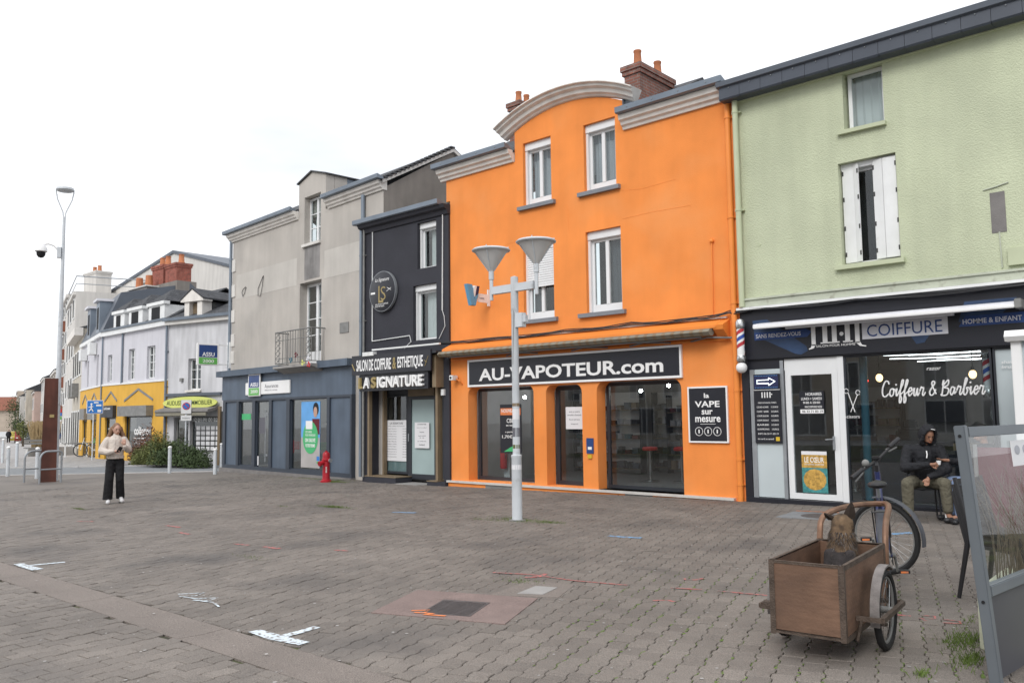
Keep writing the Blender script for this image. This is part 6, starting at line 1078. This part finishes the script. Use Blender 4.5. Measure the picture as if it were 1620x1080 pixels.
MB().ball(bc - bd_ * .45 + Vector((0, 0, .06)), .035).build('bell', 'iron_grey', bk, smooth=True); MB().bev(.84, .92, -.035, .035, 1.09, 1.12, .008).build('display', 'black_plastic', bk)
MB().tube([bc - bd_ * .4 + up_, bc + Vector((.10, .02, .0)), (.92, .02, .86), (.9, .03, .75)], .005, 5).tube([bc + bd_ * .4 + up_, bc + Vector((.12, -.02, -.03)), (.90, -.03, .8)], .005, 5).build('brake_cable', 'black_plastic', bk)
MB().tube([(-.18, -.06, .72), (.25, -.06, .73)], .007, 5).tube([(-.18, .06, .72), (.25, .06, .73)], .007, 5).tube([(-.18, -.06, .72), (-.18, .06, .72)], .007, 5).tube([(-.1, .06, .72), (0, .05, .35)], .006, 5).tube([(-.1, -.06, .72), (0, -.05, .35)], .006, 5).build('rack', 'black_plastic', bk)
MB().cyl((.43, -.08, .28), (.43, .08, .28), .022).tube([(.43, -.075, .28), (.50, -.085, .13)], .011, 6).tube([(.43, .075, .28), (.36, .085, .43)], .011, 6).build('crank', 'iron_grey', bk)
for y, x, z in ((-.14, .50, .13), (.14, .36, .43)): MB().bev(x - .045, x + .045, y - .045, y + .045, z - .012, z + .012, .004).build('pedal', 'black_plastic', bk); MB().box(x - .047, x - .044, y - .03, y + .03, z - .008, z + .008).build('pedal_reflector', 'paint_orange', bk)
MB().lathe([(.085, -.004), (.085, .004), (.06, .004), (.06, -.004)], 24, Matrix.Translation((.43, -.055, .28)) @ Rx).build('chainring', 'iron', bk); MB().tube([(.43, -.055, .36), (0, -.05, .385)], .005, 4).tube([(.43, -.055, .20), (0, -.05, .305)], .005, 4).build('chain', 'iron', bk)
MB().tube([(.36, .06, .28), (.28, .2, -.02)], .009, 6).build('kickstand', 'black_plastic', bk)
# ================================================================== DOG sitting in the trailer, seen from behind
dg = empty('dog', (-2.30, 5.88, gz(-2.3) + .145), R(10), 'tan and black shepherd dog sitting in the trailer, seen from behind', 'dog')
db = MB(); db.ball((0, .0, .14), (.12, .15, .15)).ball((0, .05, .28), (.105, .12, .15)).ball((0, .10, .38), (.092, .10, .11)); db.chain([(0, .1, .40), (.0, .12, .50), (0, .13, .575)], [.082, .074, .066]); db.ball((0, .15, .60), (.072, .085, .066)); db.capsule((0, .2, .585), (.0, .29, .565), .038, .028); db.capsule((.07, .02, .40), (.06, -.01, .30), .04, .05); db.capsule((-.07, .02, .40), (-.06, -.01, .30), .04, .05)
for s_ in (-1, 1): db.ball((s_ * .1, .04, .10), (.06, .13, .10)).capsule((s_ * .11, .12, .05), (s_ * .1, .22, .02), .035, .028).chain([(s_ * .055, .16, .34), (s_ * .06, .2, .18), (s_ * .06, .21, .02)], [.045, .032, .026]).capsule((s_ * .06, .21, .015), (s_ * .06, .26, .015), .026, .022)
db.chain([(.0, -.1, .06), (.08, -.15, .03), (.17, -.1, .03)], [.035, .035, .02]); body = blob('body', db, .011, 'dog_dark', dg, 2)
ru = MB(); ru.chain([(0, .095, .385), (.0, .118, .49), (0, .125, .57)], [.098, .085, .074]).ball((0, .145, .60), (.078, .088, .071)).ball((-.055, .09, .40), (.05, .06, .07)).ball((.055, .09, .40), (.05, .06, .07)); blob('ruff', ru, .010, 'dog_tan', dg, 2)
def fur(name, m, n, z0, dz_, rad, yc, ln, ky=.9):
    mb_ = MB()
    for k in range(n):
        t = rng.random(); a = rng.uniform(math.pi * .9, math.pi * 2.1); rx = rad[0] + (rad[1] - rad[0]) * t; p = np.array([rx * math.cos(a), yc[0] + (yc[1] - yc[0]) * t + rx * ky * math.sin(a), z0 + dz_ * t])
        d = np.array([math.cos(a) * .45, math.sin(a) * .45, -1.0]) + rng.normal(0, .28, 3); l = ln * rng.uniform(.5, 1.3); td = np.array([-math.sin(a), math.cos(a), 0]) * .0024; mb_.add([p - td, p + td, p + d * l], [(0, 1, 2)])
    o_ = mb_.build(name, m, dg); o_['kind'] = 'stuff'
for m_, n_ in (('dog_tan', 2200), ('dog_dark', 1600), ('fender_worn', 500)): fur('neck_fur', m_, n_, .33, .22, (.104, .082), (.10, .12), .032)
for m_, n_ in (('dog_tan', 500), ('dog_ear', 500)): fur('head_fur', m_, n_, .53, .10, (.080, .062), (.125, .145), .024)
for m_, n_ in (('dog_dark', 2400), ('fender_worn', 380)): fur('back_fur', m_, n_, .08, .27, (.128, .108), (.01, .06), .034, 1.15)
def ear(base, tip, w):
    b0 = Vector(base); t0 = Vector(tip); d = (t0 - b0); mb_ = MB(); vs = []
    for k, (f, ww) in enumerate(((0, 1), (.35, .95), (.7, .6), (1, .12))):
        c = b0 + d * f; vs += [c + Vector((-w * ww, .006, 0)), c + Vector((0, -.012 * ww - .004, 0)), c + Vector((w * ww, .006, 0)), c + Vector((0, .016 * ww, 0))]
    mb_.add(vs, [(4 * k + q, 4 * k + (q + 1) % 4, 4 * k + 4 + (q + 1) % 4, 4 * k + 4 + q) for k in range(3) for q in range(4)] + [(0, 3, 2, 1), (12, 13, 14, 15)]); return mb_
ear((-.05, .13, .62), (-.105, .085, .675), .042).build('ear', 'dog_ear', dg); ear((.045, .14, .635), (.07, .13, .755), .04).build('ear', 'dog_ear', dg)
MB().tube([(.085 * math.cos(t), .10 + .085 * math.sin(t), .40) for t in np.linspace(0, 6.283, 25)[:-1]], .007, 5, closed=True).build('collar', 'terracotta', dg)
# ================================================================== PEOPLE
def hand(mb, w, d, side, up=(0, 0, 1), k=1.0, curl=.5):
    """palm and five fingers continuing from wrist w along d"""
    w = Vector(w); d = Vector(d).normalized(); s = Vector(side).normalized(); n = d.cross(s).normalized()
    mb.capsule(w, w + d * .035 * k, .020 * k, .024 * k).ball(w + d * .055 * k, (.032 * k, .03 * k, .022 * k))
    for i, (o, l) in enumerate(((-.028, .068), (-.010, .078), (.009, .073), (.026, .058))):
        p = w + d * .075 * k + s * o * k; q = p + d * l * .5 * k * math.cos(curl * .5) + n * l * .5 * k * math.sin(curl * .5); e = q + d * l * .5 * k * math.cos(curl * 1.5) + n * l * .5 * k * math.sin(curl * 1.5); mb.chain([p, q, e], [.0095 * k, .0085 * k, .0075 * k])
    p = w + d * .03 * k - s * .025 * k; mb.chain([p, p + d * .03 * k - s * .025 * k + n * .01, p + d * .06 * k - s * .03 * k + n * .02], [.012 * k, .0105 * k, .009 * k])
def person(loc, rz, label, J, P, group=None):
    """J: joint positions; P: materials / garments"""
    r_ = empty('person', loc, rz, label, 'person', group); b = MB(); L3 = lambda a, c, t: tuple(Vector(J[a]).lerp(Vector(J[c]), t))
    H = Vector(J['head']); fw = Vector(J['look']).normalized(); sdv = fw.cross(Vector((0, 0, 1))).normalized(); rot = Matrix((sdv, -fw, sdv.cross(fw) * -1)).transposed() if False else None
    yaw = math.atan2(fw.x, -fw.y); pit = math.asin(max(-1, min(1, fw.z))); HM = Matrix.Rotation(yaw, 3, 'Z') @ Matrix.Rotation(-pit, 3, 'X')
    def hp_(x, y, z): return H + HM @ Vector((x, y, z))
    b.ball(H, (.074, .092, .112), HM.to_4x4().to_3x3(), 14, 10); b.ball(hp_(0, -.045, -.055), (.052, .05, .055), HM); b.capsule(hp_(0, -.09, .0), hp_(0, -.105, -.025), .010, .014); b.ball(hp_(0, -.088, -.062), (.022, .012, .010), HM)
    for s_ in (-1, 1): b.ball(hp_(s_ * .075, .005, -.005), (.010, .018, .030), HM)
    b.capsule(J['neck'], hp_(0, .01, -.07), .050, .048); b.chain([J['pelvis'], L3('pelvis', 'neck', .5), L3('pelvis', 'neck', .85)], [.11, .10, .10])
    for s_ in 'LR':
        b.chain([L3('pelvis', 'neck', .85), J['sh' + s_], J['el' + s_], J['wr' + s_]], [.08, .046, .036, .024]); b.chain([J['pelvis'], J['hip' + s_], J['kn' + s_], J['an' + s_]], [.10, .075, .05, .036]); b.capsule(J['an' + s_], J['toe' + s_], .034, .03)
        hand(b, J['wr' + s_], J['hd' + s_], J['hs' + s_], k=P.get('hk', 1), curl=P.get('curl' + s_, .6))
    blob('body', b, .0085, P['skin'], r_, 1)
    e = MB(); 
    for s_ in (-1, 1): e.ball(hp_(s_ * .029, -.083, .012), (.011, .006, .006), HM, 8, 6)
    e.build('eyes', 'print_black', r_); e = MB()
    for s_ in (-1, 1): e.capsule(hp_(s_ * .014, -.091, .03), hp_(s_ * .046, -.08, .032), .004, .003, 6)
    e.build('eyebrows', P['hair'], r_); MB().capsule(hp_(-.018, -.096, -.062), hp_(.018, -.096, -.062), .005, .005, 6).build('mouth', P.get('lip', 'terracotta'), r_, smooth=True)
    return r_, hp_, HM
# ---- walking woman (local -y faces the camera)
wz = facing(-17.95, 7.41)
JW = dict(pelvis=(0, .02, .95), neck=(0, .0, 1.385), head=(.01, -.015, 1.535), look=(.28, -.9, -.28), shL=(-.165, .0, 1.33), elL=(-.25, -.04, 1.08), wrL=(-.03, -.22, 1.08), shR=(.165, 0, 1.33), elR=(.24, -.05, 1.10), wrR=(.17, -.2, 1.19), hipL=(-.085, .02, .90), knL=(-.10, -.03, .49), anL=(-.10, .05, .09), toeL=(-.11, -.10, .045), hipR=(.085, .02, .90), knR=(.095, -.03, .49), anR=(.11, .16, .14), toeR=(.14, .04, .05), hdL=(.9, -.3, .12), hsL=(0, -.5, .8), hdR=(-.12, -.25, .95), hsR=(1, 0, .1))
wm, hpw, HMw = person((-17.95, 7.41, gz(-17.95)), wz, 'woman in a cream jumper and wide black trousers walking with a phone', JW, dict(skin='skin', hair='hair_light', curlL=.9, curlR=.5))
g = MB(); g.chain([(0, .015, .95), (0, .01, 1.12), (0, 0, 1.28)], [.155, .165, .145]).ball((0, .005, 1.30), (.165, .10, .06)).capsule((0, 0, 1.36), (0, -.005, 1.41), .062, .058).ball((0, .01, .935), (.178, .13, .04)).ball((0, .01, .97), (.178, .13, .05))
g.chain([(-.15, 0, 1.31), (-.225, -.02, 1.18), (-.25, -.05, 1.09)], [.075, .078, .082]).chain([(-.25, -.05, 1.09), (-.14, -.16, 1.06), (-.05, -.215, 1.08)], [.082, .064, .046]); g.chain([(.15, 0, 1.31), (.21, -.02, 1.2), (.235, -.05, 1.11)], [.075, .075, .076]).chain([(.235, -.05, 1.11), (.2, -.13, 1.14), (.175, -.19, 1.18)], [.076, .06, .044]); blob('jumper', g, .010, 'cream_wool', wm, 2, zmin=.925)
g = MB(); g.ball((0, .02, .93), (.165, .115, .07)).ball((0, .03, .86), (.17, .12, .10)); g.chain([(-.085, .02, .86), (-.105, -.04, .5), (-.125, .03, .10)], [.095, .088, .098]).chain([(.085, .02, .86), (.095, -.02, .5), (.115, .14, .13)], [.095, .082, .088]); blob('trousers', g, .011, 'black_cloth', wm, 2, zmin=.085)
for s_, a, b_ in ((-1, (-.105, .07, .05), (-.115, -.13, .04)), (1, (.11, .17, .12), (.15, .02, .045))): g = MB().capsule(a, b_, .045, .042).ball(((a[0] + b_[0]) / 2, (a[1] + b_[1]) / 2, (a[2] + b_[2]) / 2 + .01), (.045, .09, .04)); blob('shoe', g, .009, 'shoe_white', wm, 1)
MB().box(.085, .165, .0, .17, .0, .016, Matrix.Rotation(R(-26), 4, 'X') @ Matrix.Translation((0, .0, .015))).build('shoe_sole', 'black_plastic', wm)
g = MB(); g.ball(hpw(0, .022, .025), (.084, .092, .105), HMw, 12, 9); 
for s_, q in ((-1, [(-.078, .02, 1.55), (-.105, .03, 1.46), (-.15, .02, 1.36), (-.20, .02, 1.28)]), (1, [(.085, .02, 1.55), (.11, .03, 1.46), (.16, .02, 1.36), (.22, .03, 1.24)]), (-1, [(-.05, .08, 1.55), (-.08, .10, 1.42), (-.12, .10, 1.28)]), (1, [(.06, .08, 1.55), (.1, .1, 1.42), (.14, .1, 1.26)]), (0, [(0, .1, 1.54), (0, .13, 1.4), (.0, .13, 1.25)])): g.chain(q, [.042, .042, .036, .02][:len(q)])
blob('hair', g, .010, 'hair_light', wm, 1)
ph_ = empty('phone', (0, 0, 0), 0, 'dark phone held by the walking woman', 'phone'); ph_.matrix_world = Matrix.Translation((-17.95, 7.41, gz(-17.95))) @ Matrix.Rotation(wz, 4, 'Z') @ Matrix.Translation((.075, -.30, 1.115)) @ Matrix.Rotation(R(35), 4, 'X') @ Matrix.Rotation(R(25), 4, 'Y'); MB().bev(-.038, .038, -.005, .005, -.075, .075, .004).build('case', 'black_plastic', ph_)
# ---- seated man with hood
mz = facing(-3.82, 12.95) + R(6); mp_ = (-3.82, 12.95, gz(-3.82))
JM = dict(pelvis=(0, .04, .54), neck=(.05, -.10, 1.05), head=(.085, -.17, 1.20), look=(.30, -.85, -.5), shL=(-.18, -.06, 1.0), elL=(-.23, -.17, .73), wrL=(.06, -.40, .80), shR=(.24, -.08, 1.0), elR=(.30, -.20, .72), wrR=(.04, -.38, .62), hipL=(-.10, .0, .52), knL=(-.24, -.42, .53), anL=(-.235, -.36, .10), toeL=(-.25, -.52, .04), hipR=(.10, .0, .52), knR=(.24, -.44, .53), anR=(.255, -.42, .11), toeR=(.31, -.60, .04), hdL=(.95, -.25, .05), hsL=(0, -.2, .95), hdR=(-.3, -.35, -.85), hsR=(1, -.1, -.2))
mn, hpm, HMm = person(mp_, mz, 'man in a black hooded coat and khaki trousers seated before the barber window', JM, dict(skin='skin_tan', hair='hair_black', lip='burgundy', curlL=1.0, curlR=.5))
g = MB(); g.chain([(0, .04, .56), (.01, -.0, .74), (.03, -.06, .92)], [.165, .17, .16]).ball((.03, -.07, .98), (.225, .125, .10)).ball((0, .02, .53), (.20, .16, .07)); g.chain([(-.17, -.06, .99), (-.21, -.12, .85), (-.23, -.18, .74)], [.082, .078, .074]).chain([(-.23, -.18, .74), (-.1, -.3, .765), (.04, -.385, .795)], [.074, .062, .046]); g.chain([(.23, -.08, .99), (.28, -.15, .85), (.30, -.2, .73)], [.082, .078, .072]).chain([(.30, -.2, .73), (.18, -.30, .67), (.06, -.365, .63)], [.072, .06, .045]); blob('coat', g, .011, 'dark_coat', mn, 2)
hd_ = MB()
for i in range(13):
    a = R(-112 + 224 * i / 12); hd_.capsule(hpm(.088 * math.sin(a), -.055, .012 + .118 * math.cos(a)), hpm(.098 * math.sin(a), .05, .005 + .125 * math.cos(a)), .022, .026, 8)
hd_.ball(hpm(0, .05, .0), (.105, .075, .125), HMm, 12, 9).chain([hpm(-.09, -.03, -.08), tuple(Vector((.03, -.10, 1.04))), hpm(.09, -.03, -.08)], [.034, .05, .034]); blob('hood', hd_, .010, 'dark_coat', mn, 1)
g = MB().ball(hpm(0, -.052, -.072), (.05, .042, .04), HMm); blob('beard', g, .008, 'hair_black', mn, 1); MB().capsule(hpm(-.012, -.098, -.06), hpm(.012, -.098, -.06), .004, .004, 6).build('lips', 'terracotta', mn); MB().tube([hpm(-.02, -.08, .145), hpm(.035, -.085, .135)], .006, 5).build('hood_print', 'sign_white', mn); MB().tube([(.05, -.21, .98), (.055, -.225, .93), (.045, -.235, .88)], .009, 5).build('chest_print', 'sign_white', mn)
g = MB(); g.ball((0, .02, .52), (.19, .17, .10)); g.chain([(-.10, .0, .53), (-.235, -.41, .535), (-.235, -.37, .14)], [.105, .085, .072]).chain([(.10, .0, .53), (.24, -.43, .535), (.255, -.425, .19)], [.105, .085, .070]); blob('trousers', g, .011, 'khaki', mn, 2)
for a, b_, s_ in (((-.235, -.34, .05), (-.25, -.53, .04), -1), ((.255, -.40, .055), (.31, -.62, .04), 1)): blob('shoe', MB().capsule(a, b_, .044, .04).ball(((a[0] + b_[0]) / 2, (a[1] + b_[1]) / 2, .06), (.045, .09, .04)), .009, 'black_plastic', mn, 1); MB().cyl((a[0], a[1] - .01, .07), (a[0], a[1] - .015, .18), .040).build('sock', 'sign_white', mn, smooth=True)
cp_ = empty('coffee_cup', (0, 0, 0), 0, 'small white cup in the seated man\'s hand', 'cup'); cp_.matrix_world = Matrix.Translation(mp_) @ Matrix.Rotation(mz, 4, 'Z') @ Matrix.Translation((.17, -.455, .80)); MB().lathe([(.02, 0), (.032, .055), (.029, .055), (.018, .004), (0, .004)], 14).build('bowl', 'sign_white', cp_, smooth=True)
def chair(loc, rz, label, group, metal=True):
    c = empty('chair', loc, rz, label, 'chair', group); MB().bev(-.21, .21, -.2, .22, .43, .455, .01).build('seat', 'black_plastic', c)
    for x in (-.18, .18):
        MB().tube([(x, -.17, .43), (x * 1.1, -.2, 0)], .011, 6).build('leg', 'black_plastic', c); MB().tube([(x, .2, .43), (x * 1.1, .25, 0)], .011, 6).build('leg', 'black_plastic', c); MB().tube([(x, .21, .44), (x * .95, .28, .82)], .011, 6).build('back_post', 'black_plastic', c)
    MB().bev(-.18, .18, .245, .265, .62, .82, .008).build('backrest', 'black_plastic', c); return c
chair(mp_, mz, 'thin legged black chair under the man in the hooded coat', 'chairs before the barber shop')
# ---- second seated person, mostly hidden by the terrace screen
p2 = (-2.98, 13.0, gz(-3)); z2 = math.atan2(-1, .55)
J2 = dict(pelvis=(0, .04, .54), neck=(0, -.02, 1.06), head=(0, -.06, 1.22), look=(0, -.95, -.1), shL=(-.19, -.02, 1.0), elL=(-.24, -.2, .78), wrL=(-.10, -.47, .84), shR=(.19, -.02, 1.0), elR=(.24, -.12, .74), wrR=(.12, -.36, .6), hipL=(-.10, .0, .52), knL=(-.18, -.44, .53), anL=(-.16, -.40, .10), toeL=(-.17, -.58, .04), hipR=(.10, .0, .52), knR=(.16, -.44, .53), anR=(.16, -.42, .10), toeR=(.17, -.6, .04), hdL=(.1, -.98, .05), hsL=(1, .1, .2), hdR=(-.2, -.8, -.4), hsR=(1, 0, 0))
pp, hp2, HM2 = person(p2, z2, 'seated person in dark jacket and jeans reaching out a hand behind the screen', J2, dict(skin='skin_tan', hair='hair_black', curlL=.3))
g = MB(); g.chain([(0, .04, .56), (0, 0, .76), (0, -.02, .94)], [.16, .165, .155]).ball((0, -.02, .99), (.22, .12, .09)).chain([(-.18, -.02, .98), (-.24, -.18, .79), (-.12, -.44, .83)], [.078, .07, .046]).chain([(.18, -.02, .98), (.24, -.12, .76), (.14, -.34, .62)], [.078, .07, .046]); blob('jacket', g, .011, 'dark_coat', pp, 2)
g = MB(); g.ball((0, .02, .52), (.18, .16, .09)).chain([(-.10, .0, .53), (-.18, -.43, .535), (-.16, -.4, .12)], [.1, .082, .066]).chain([(.10, .0, .53), (.16, -.43, .535), (.16, -.42, .12)], [.1, .082, .066]); blob('jeans', g, .011, 'denim', pp, 2); blob('hair', MB().ball(hp2(0, .02, .025), (.084, .098, .105), HM2, 12, 9), .01, 'hair_black', pp, 1)
for s_ in (-1, 1): blob('shoe', MB().capsule((s_ * .165, -.40, .05), (s_ * .17, -.6, .04), .044, .04), .009, 'black_plastic', pp, 1)
chair(p2, z2, 'black chair under the person in jeans, behind the terrace screen', 'chairs before the barber shop')
# ---- far pedestrians
def walker(loc, label, coat, legs='black_cloth'):
    w_ = empty('person', loc, facing(loc[0], loc[1]), label, 'person', 'people in the far street'); b = MB().ball((0, 0, 1.55), (.09, .1, .12)).capsule((0, 0, 1.4), (0, 0, 1.5), .05); 
    for s_ in (-1, 1): b.chain([(s_ * .1, 0, .9), (s_ * .11, -.03 * s_, .5), (s_ * .11, .08 * s_, .06)], [.09, .06, .045]).capsule((s_ * .11, .08 * s_, .05), (s_ * .12, .08 * s_ - .14, .04), .04, .035).chain([(s_ * .18, 0, 1.33), (s_ * .26, .02, 1.06), (s_ * .22, -.1, .85)], [.055, .045, .035])
    b.chain([(0, 0, .95), (0, 0, 1.3)], [.14, .14]); blob('body', b, .03, 'skin', w_, 1)
    c = MB().chain([(0, 0, .85), (0, 0, 1.12), (0, 0, 1.32)], [.19, .19, .17]); 
    for s_ in (-1, 1): c.chain([(s_ * .17, 0, 1.33), (s_ * .27, .02, 1.06), (s_ * .23, -.1, .86)], [.085, .075, .06])
    blob('coat', c, .03, coat, w_, 1); t = MB()
    for s_ in (-1, 1): t.chain([(s_ * .1, 0, .9), (s_ * .11, -.03 * s_, .5), (s_ * .11, .08 * s_, .1)], [.11, .085, .075])
    blob('trousers', t, .03, legs, w_, 1); blob('hair', MB().ball((0, .02, 1.59), (.1, .105, .1)), .03, 'hair_black', w_, 1)
walker((-119, 35.8, gz(-119)), 'dark dressed pedestrian walking in the far street at the left', 'dark_coat'); walker((-152, 47.1, gz(-152)), 'second smaller dark pedestrian further down the far street', 'black_cloth'); walker((-56.5, 19.6, gz(-56.5)), 'pedestrian in a blue jacket beside the cream stone house', 'sign_blue')
# ================================================================== TERRACE on the right
ts = empty('terrace_screen', (-1.235, 5.30, gz(-1.3)), R(84), 'grey metal and glass terrace screen with opaque lower panel at the right edge', 'screen'); ts.rotation_euler = (R(-4.5), 0, R(84))
MB().bev(-.025, .025, -.03, .03, -.06, 1.44, .005).build('post', 'screen_grey', ts); MB().bev(.036, 1.9, -.03, .03, 1.37, 1.43, .005).build('top_rail', 'screen_grey', ts); MB().bev(.036, 1.9, -.03, .03, .48, .54, .005).build('middle_rail', 'screen_grey', ts); MB().box(.036, 1.9, -.015, .015, .04, .48).build('lower_panel', 'screen_panel', ts); MB().box(.036, 1.9, -.004, .004, .54, 1.37).build('glass_pane', glassmat('screen_glass', (.95, .97, .97), 1.4), ts); MB().bev(1.9, 1.97, -.05, .05, -.02, 1.44, .006).build('post', 'screen_grey', ts)
for z in (.46, 1.38): MB().lathe([(.009, 0), (.009, .006)], 10, Matrix.Translation((-.026, 0, z)) @ Matrix.Rotation(R(-90), 4, 'Y')).build('bolt', 'print_black', ts)
MB().box(.75, 1.25, -.0075, -.0045, 1.17, 1.33).build('menu_sheet', 'paper', ts); 
for k in range(3): MB().ball((.85 + k * .15, -.009, 1.27), (.05, .002, .03)).build('dish_picture', 'curtain_grey', ts)
pl = empty('planter_box', (-1.30, 6.5, gz(-1.3)), R(2), 'low cream planter box with dry grasses behind the screen', 'planter')
MB().bev(-.22, .4, -.4, .5, -.02, .38, .012).build('tub', 'cream_box', pl); mb = MB()
for k in range(150):
    x, y = rng.uniform(-.15, .35), rng.uniform(-.3, .45); a = rng.uniform(0, 6.28); h = rng.uniform(.35, .85); l = rng.uniform(.05, .35); mb.tube([(x, y, .33), (x + .3 * l * math.cos(a), y + .3 * l * math.sin(a), .33 + h * .6), (x + l * math.cos(a), y + l * math.sin(a), .33 + h)], [.004, .003, .0012], 3)
mb.build('dry_grass', 'dry_stem', pl)
def stack_chair(loc, rz, label):
    c = empty('stacking_chair', loc, rz, label, 'chair', 'stacked black terrace chairs'); MB().prism([(-.22, .42), (.2, .445), (.22, .43), (.2, .42), (-.22, .395)], -.2, .2, 'yz').build('seat', 'black_plastic', c)
    for x in (-.2, .2):
        MB().tube([(x, -.2, .42), (x * 1.12, -.25, 0)], [.022, .016], 6).build('leg', 'black_plastic', c); MB().tube([(x, .19, .43), (x * 1.12, .27, 0)], [.022, .016], 6).build('leg', 'black_plastic', c); MB().tube([(x, .19, .43), (x, .25, .70), (x * .97, .29, .86)], .018, 6).build('back_post', 'black_plastic', c)
    for k in range(5): MB().box(-.19, .19, .205 + k * .02, .22 + k * .02, .50 + k * .075, .55 + k * .075).build('back_slat', 'black_plastic', c)
for k, w_ in enumerate(('lowest', 'middle', 'topmost')): stack_chair((-1.70 + k * .01, 7.78, gz(-1.8) + k * .055), R(75), f'black slatted plastic chair, {w_} of the stack beside the screen')
rc = empty('cafe_curtain', (-2.0, 9.6, gz(-2)), R(8), 'burgundy cloth banner hanging behind the terrace screen', 'banner'); MB().cyl((-.3, 0, -.02), (-.3, 0, 1.18), .02).cyl((.3, 0, -.02), (.3, 0, 1.18), .02).build('frame', 'iron_grey', rc); mb = MB(); vs = []
for i in range(13): x = -.29 + .58 * i / 12; vs += [(x, .02 * math.sin(i * 1.4), .25), (x, .02 * math.sin(i * 1.4 + .3), 1.15)]
mb.add(vs, [(2 * i, 2 * i + 2, 2 * i + 3, 2 * i + 1) for i in range(12)]).build('cloth', 'burgundy', rc, smooth=True)
# ================================================================== SHOP CONTENTS seen through the glass
PM = ['curtain_dark', 'anthracite', 'shop_blue', 'curtain_grey', 'burgundy', 'wood_brown', 'sign_black', 'curtain_grey', 'teal_paint']
def shelf(loc, rz, w, h, n, label, rows=5):
    s_ = empty('display_shelf', loc, rz, label, 'shelf'); MB().box(-w / 2, w / 2, .26, .28, 0, h).build('back', 'curtain_white', s_)
    for x in (-w / 2, w / 2 - .03): MB().box(x, x + .03, 0, .26, 0, h).build('side', 'sign_black', s_)
    for r_ in range(rows):
        z = .12 + r_ * (h - .2) / rows; MB().box(-w / 2 + .03, w / 2 - .03, 0.01, .26, z - .02, z).build('board', 'wood_brown', s_)
        for k in range(n):
            x = -w / 2 + .08 + k * (w - .16) / n; hh = rng.uniform(.1, .2); MB().box(x, x + (w - .16) / n * rng.uniform(.55, .85), .05, .2, z + .001, z + hh).build('product', PM[rng.integers(len(PM))], s_)
shelf((-13.2, 18.2, .06), 0, 2.2, 2.1, 9, 'shelf of small coloured boxes at the back of the left vape shop window'); shelf((-11.6, 19.2, .06), 0, 1.6, 2.1, 7, 'product shelf seen through the vape shop door'); shelf((-10.9, 18.8, .06), 0, 1.6, 2.0, 7, 'product shelf at the back of the right vape shop window'); shelf((-6.4, 18.2, .1), 0, 1.4, 2.0, 6, 'shelf of hair products at the back of the barber shop')
def stool(loc, label, m):
    s_ = empty('bar_stool', loc, 0, label, 'stool', 'stools in the vape shop'); MB().lathe([(0, .70), (.17, .70), (.18, .74), (.16, .78), (0, .79)], 16).build('seat', m, s_, smooth=True); MB().lathe([(.2, 0), (.2, .02), (.03, .04), (.03, .70)], 14).build('pedestal', 'chrome', s_, smooth=True)
stool((-10.6, 16.3, .06), 'red round stool in the right vape shop window, left one', 'sign_red'); stool((-9.9, 16.5, .06), 'red round stool in the right vape shop window, right one', 'sign_red')
def barber_chair(loc, rz, label):
    c = empty('barber_chair', loc, rz, label, 'barber chair', 'barber chairs'); MB().lathe([(.3, 0), (.3, .03), (.06, .06), (.06, .42)], 18).build('base', 'chrome', c, smooth=True); MB().bev(-.28, .28, -.28, .26, .42, .56, .04).build('seat', 'black_plastic', c, smooth=True); MB().bev(-.26, .26, .2, .32, .56, 1.15, .04).build('backrest', 'black_plastic', c, smooth=True); MB().bev(-.13, .13, .24, .32, 1.16, 1.32, .03).build('headrest', 'black_plastic', c, smooth=True)
    for x in (-.33, .28): MB().bev(x, x + .06, -.2, .22, .68, .74, .02).build('armrest', 'chrome', c)
barber_chair((-5.9, 16.0, .1), R(40), 'black barber chair behind the barber window, left one'); barber_chair((-5.0, 16.6, .1), R(30), 'black barber chair behind the barber window, right one')
for x, y, rz, m, lb in ((-24.9, 15.9, 20, 'sign_red', 'red visitor chair inside the insurance shop'), (-24.1, 16.3, -30, 'green_print', 'green visitor chair inside the insurance shop door')):
    c = empty('visitor_chair', (x, y, -.02), R(rz), lb, 'chair', 'chairs in the insurance shop'); MB().bev(-.22, .22, -.22, .22, .42, .46, .01).build('seat', m, c); MB().bev(-.22, .22, .2, .24, .46, .86, .01).build('backrest', m, c)
    for a in (-.19, .19):
        for b in (-.19, .19): MB().cyl((a, b, 0), (a, b, .42), .014, n=8).build('leg', 'chrome', c)
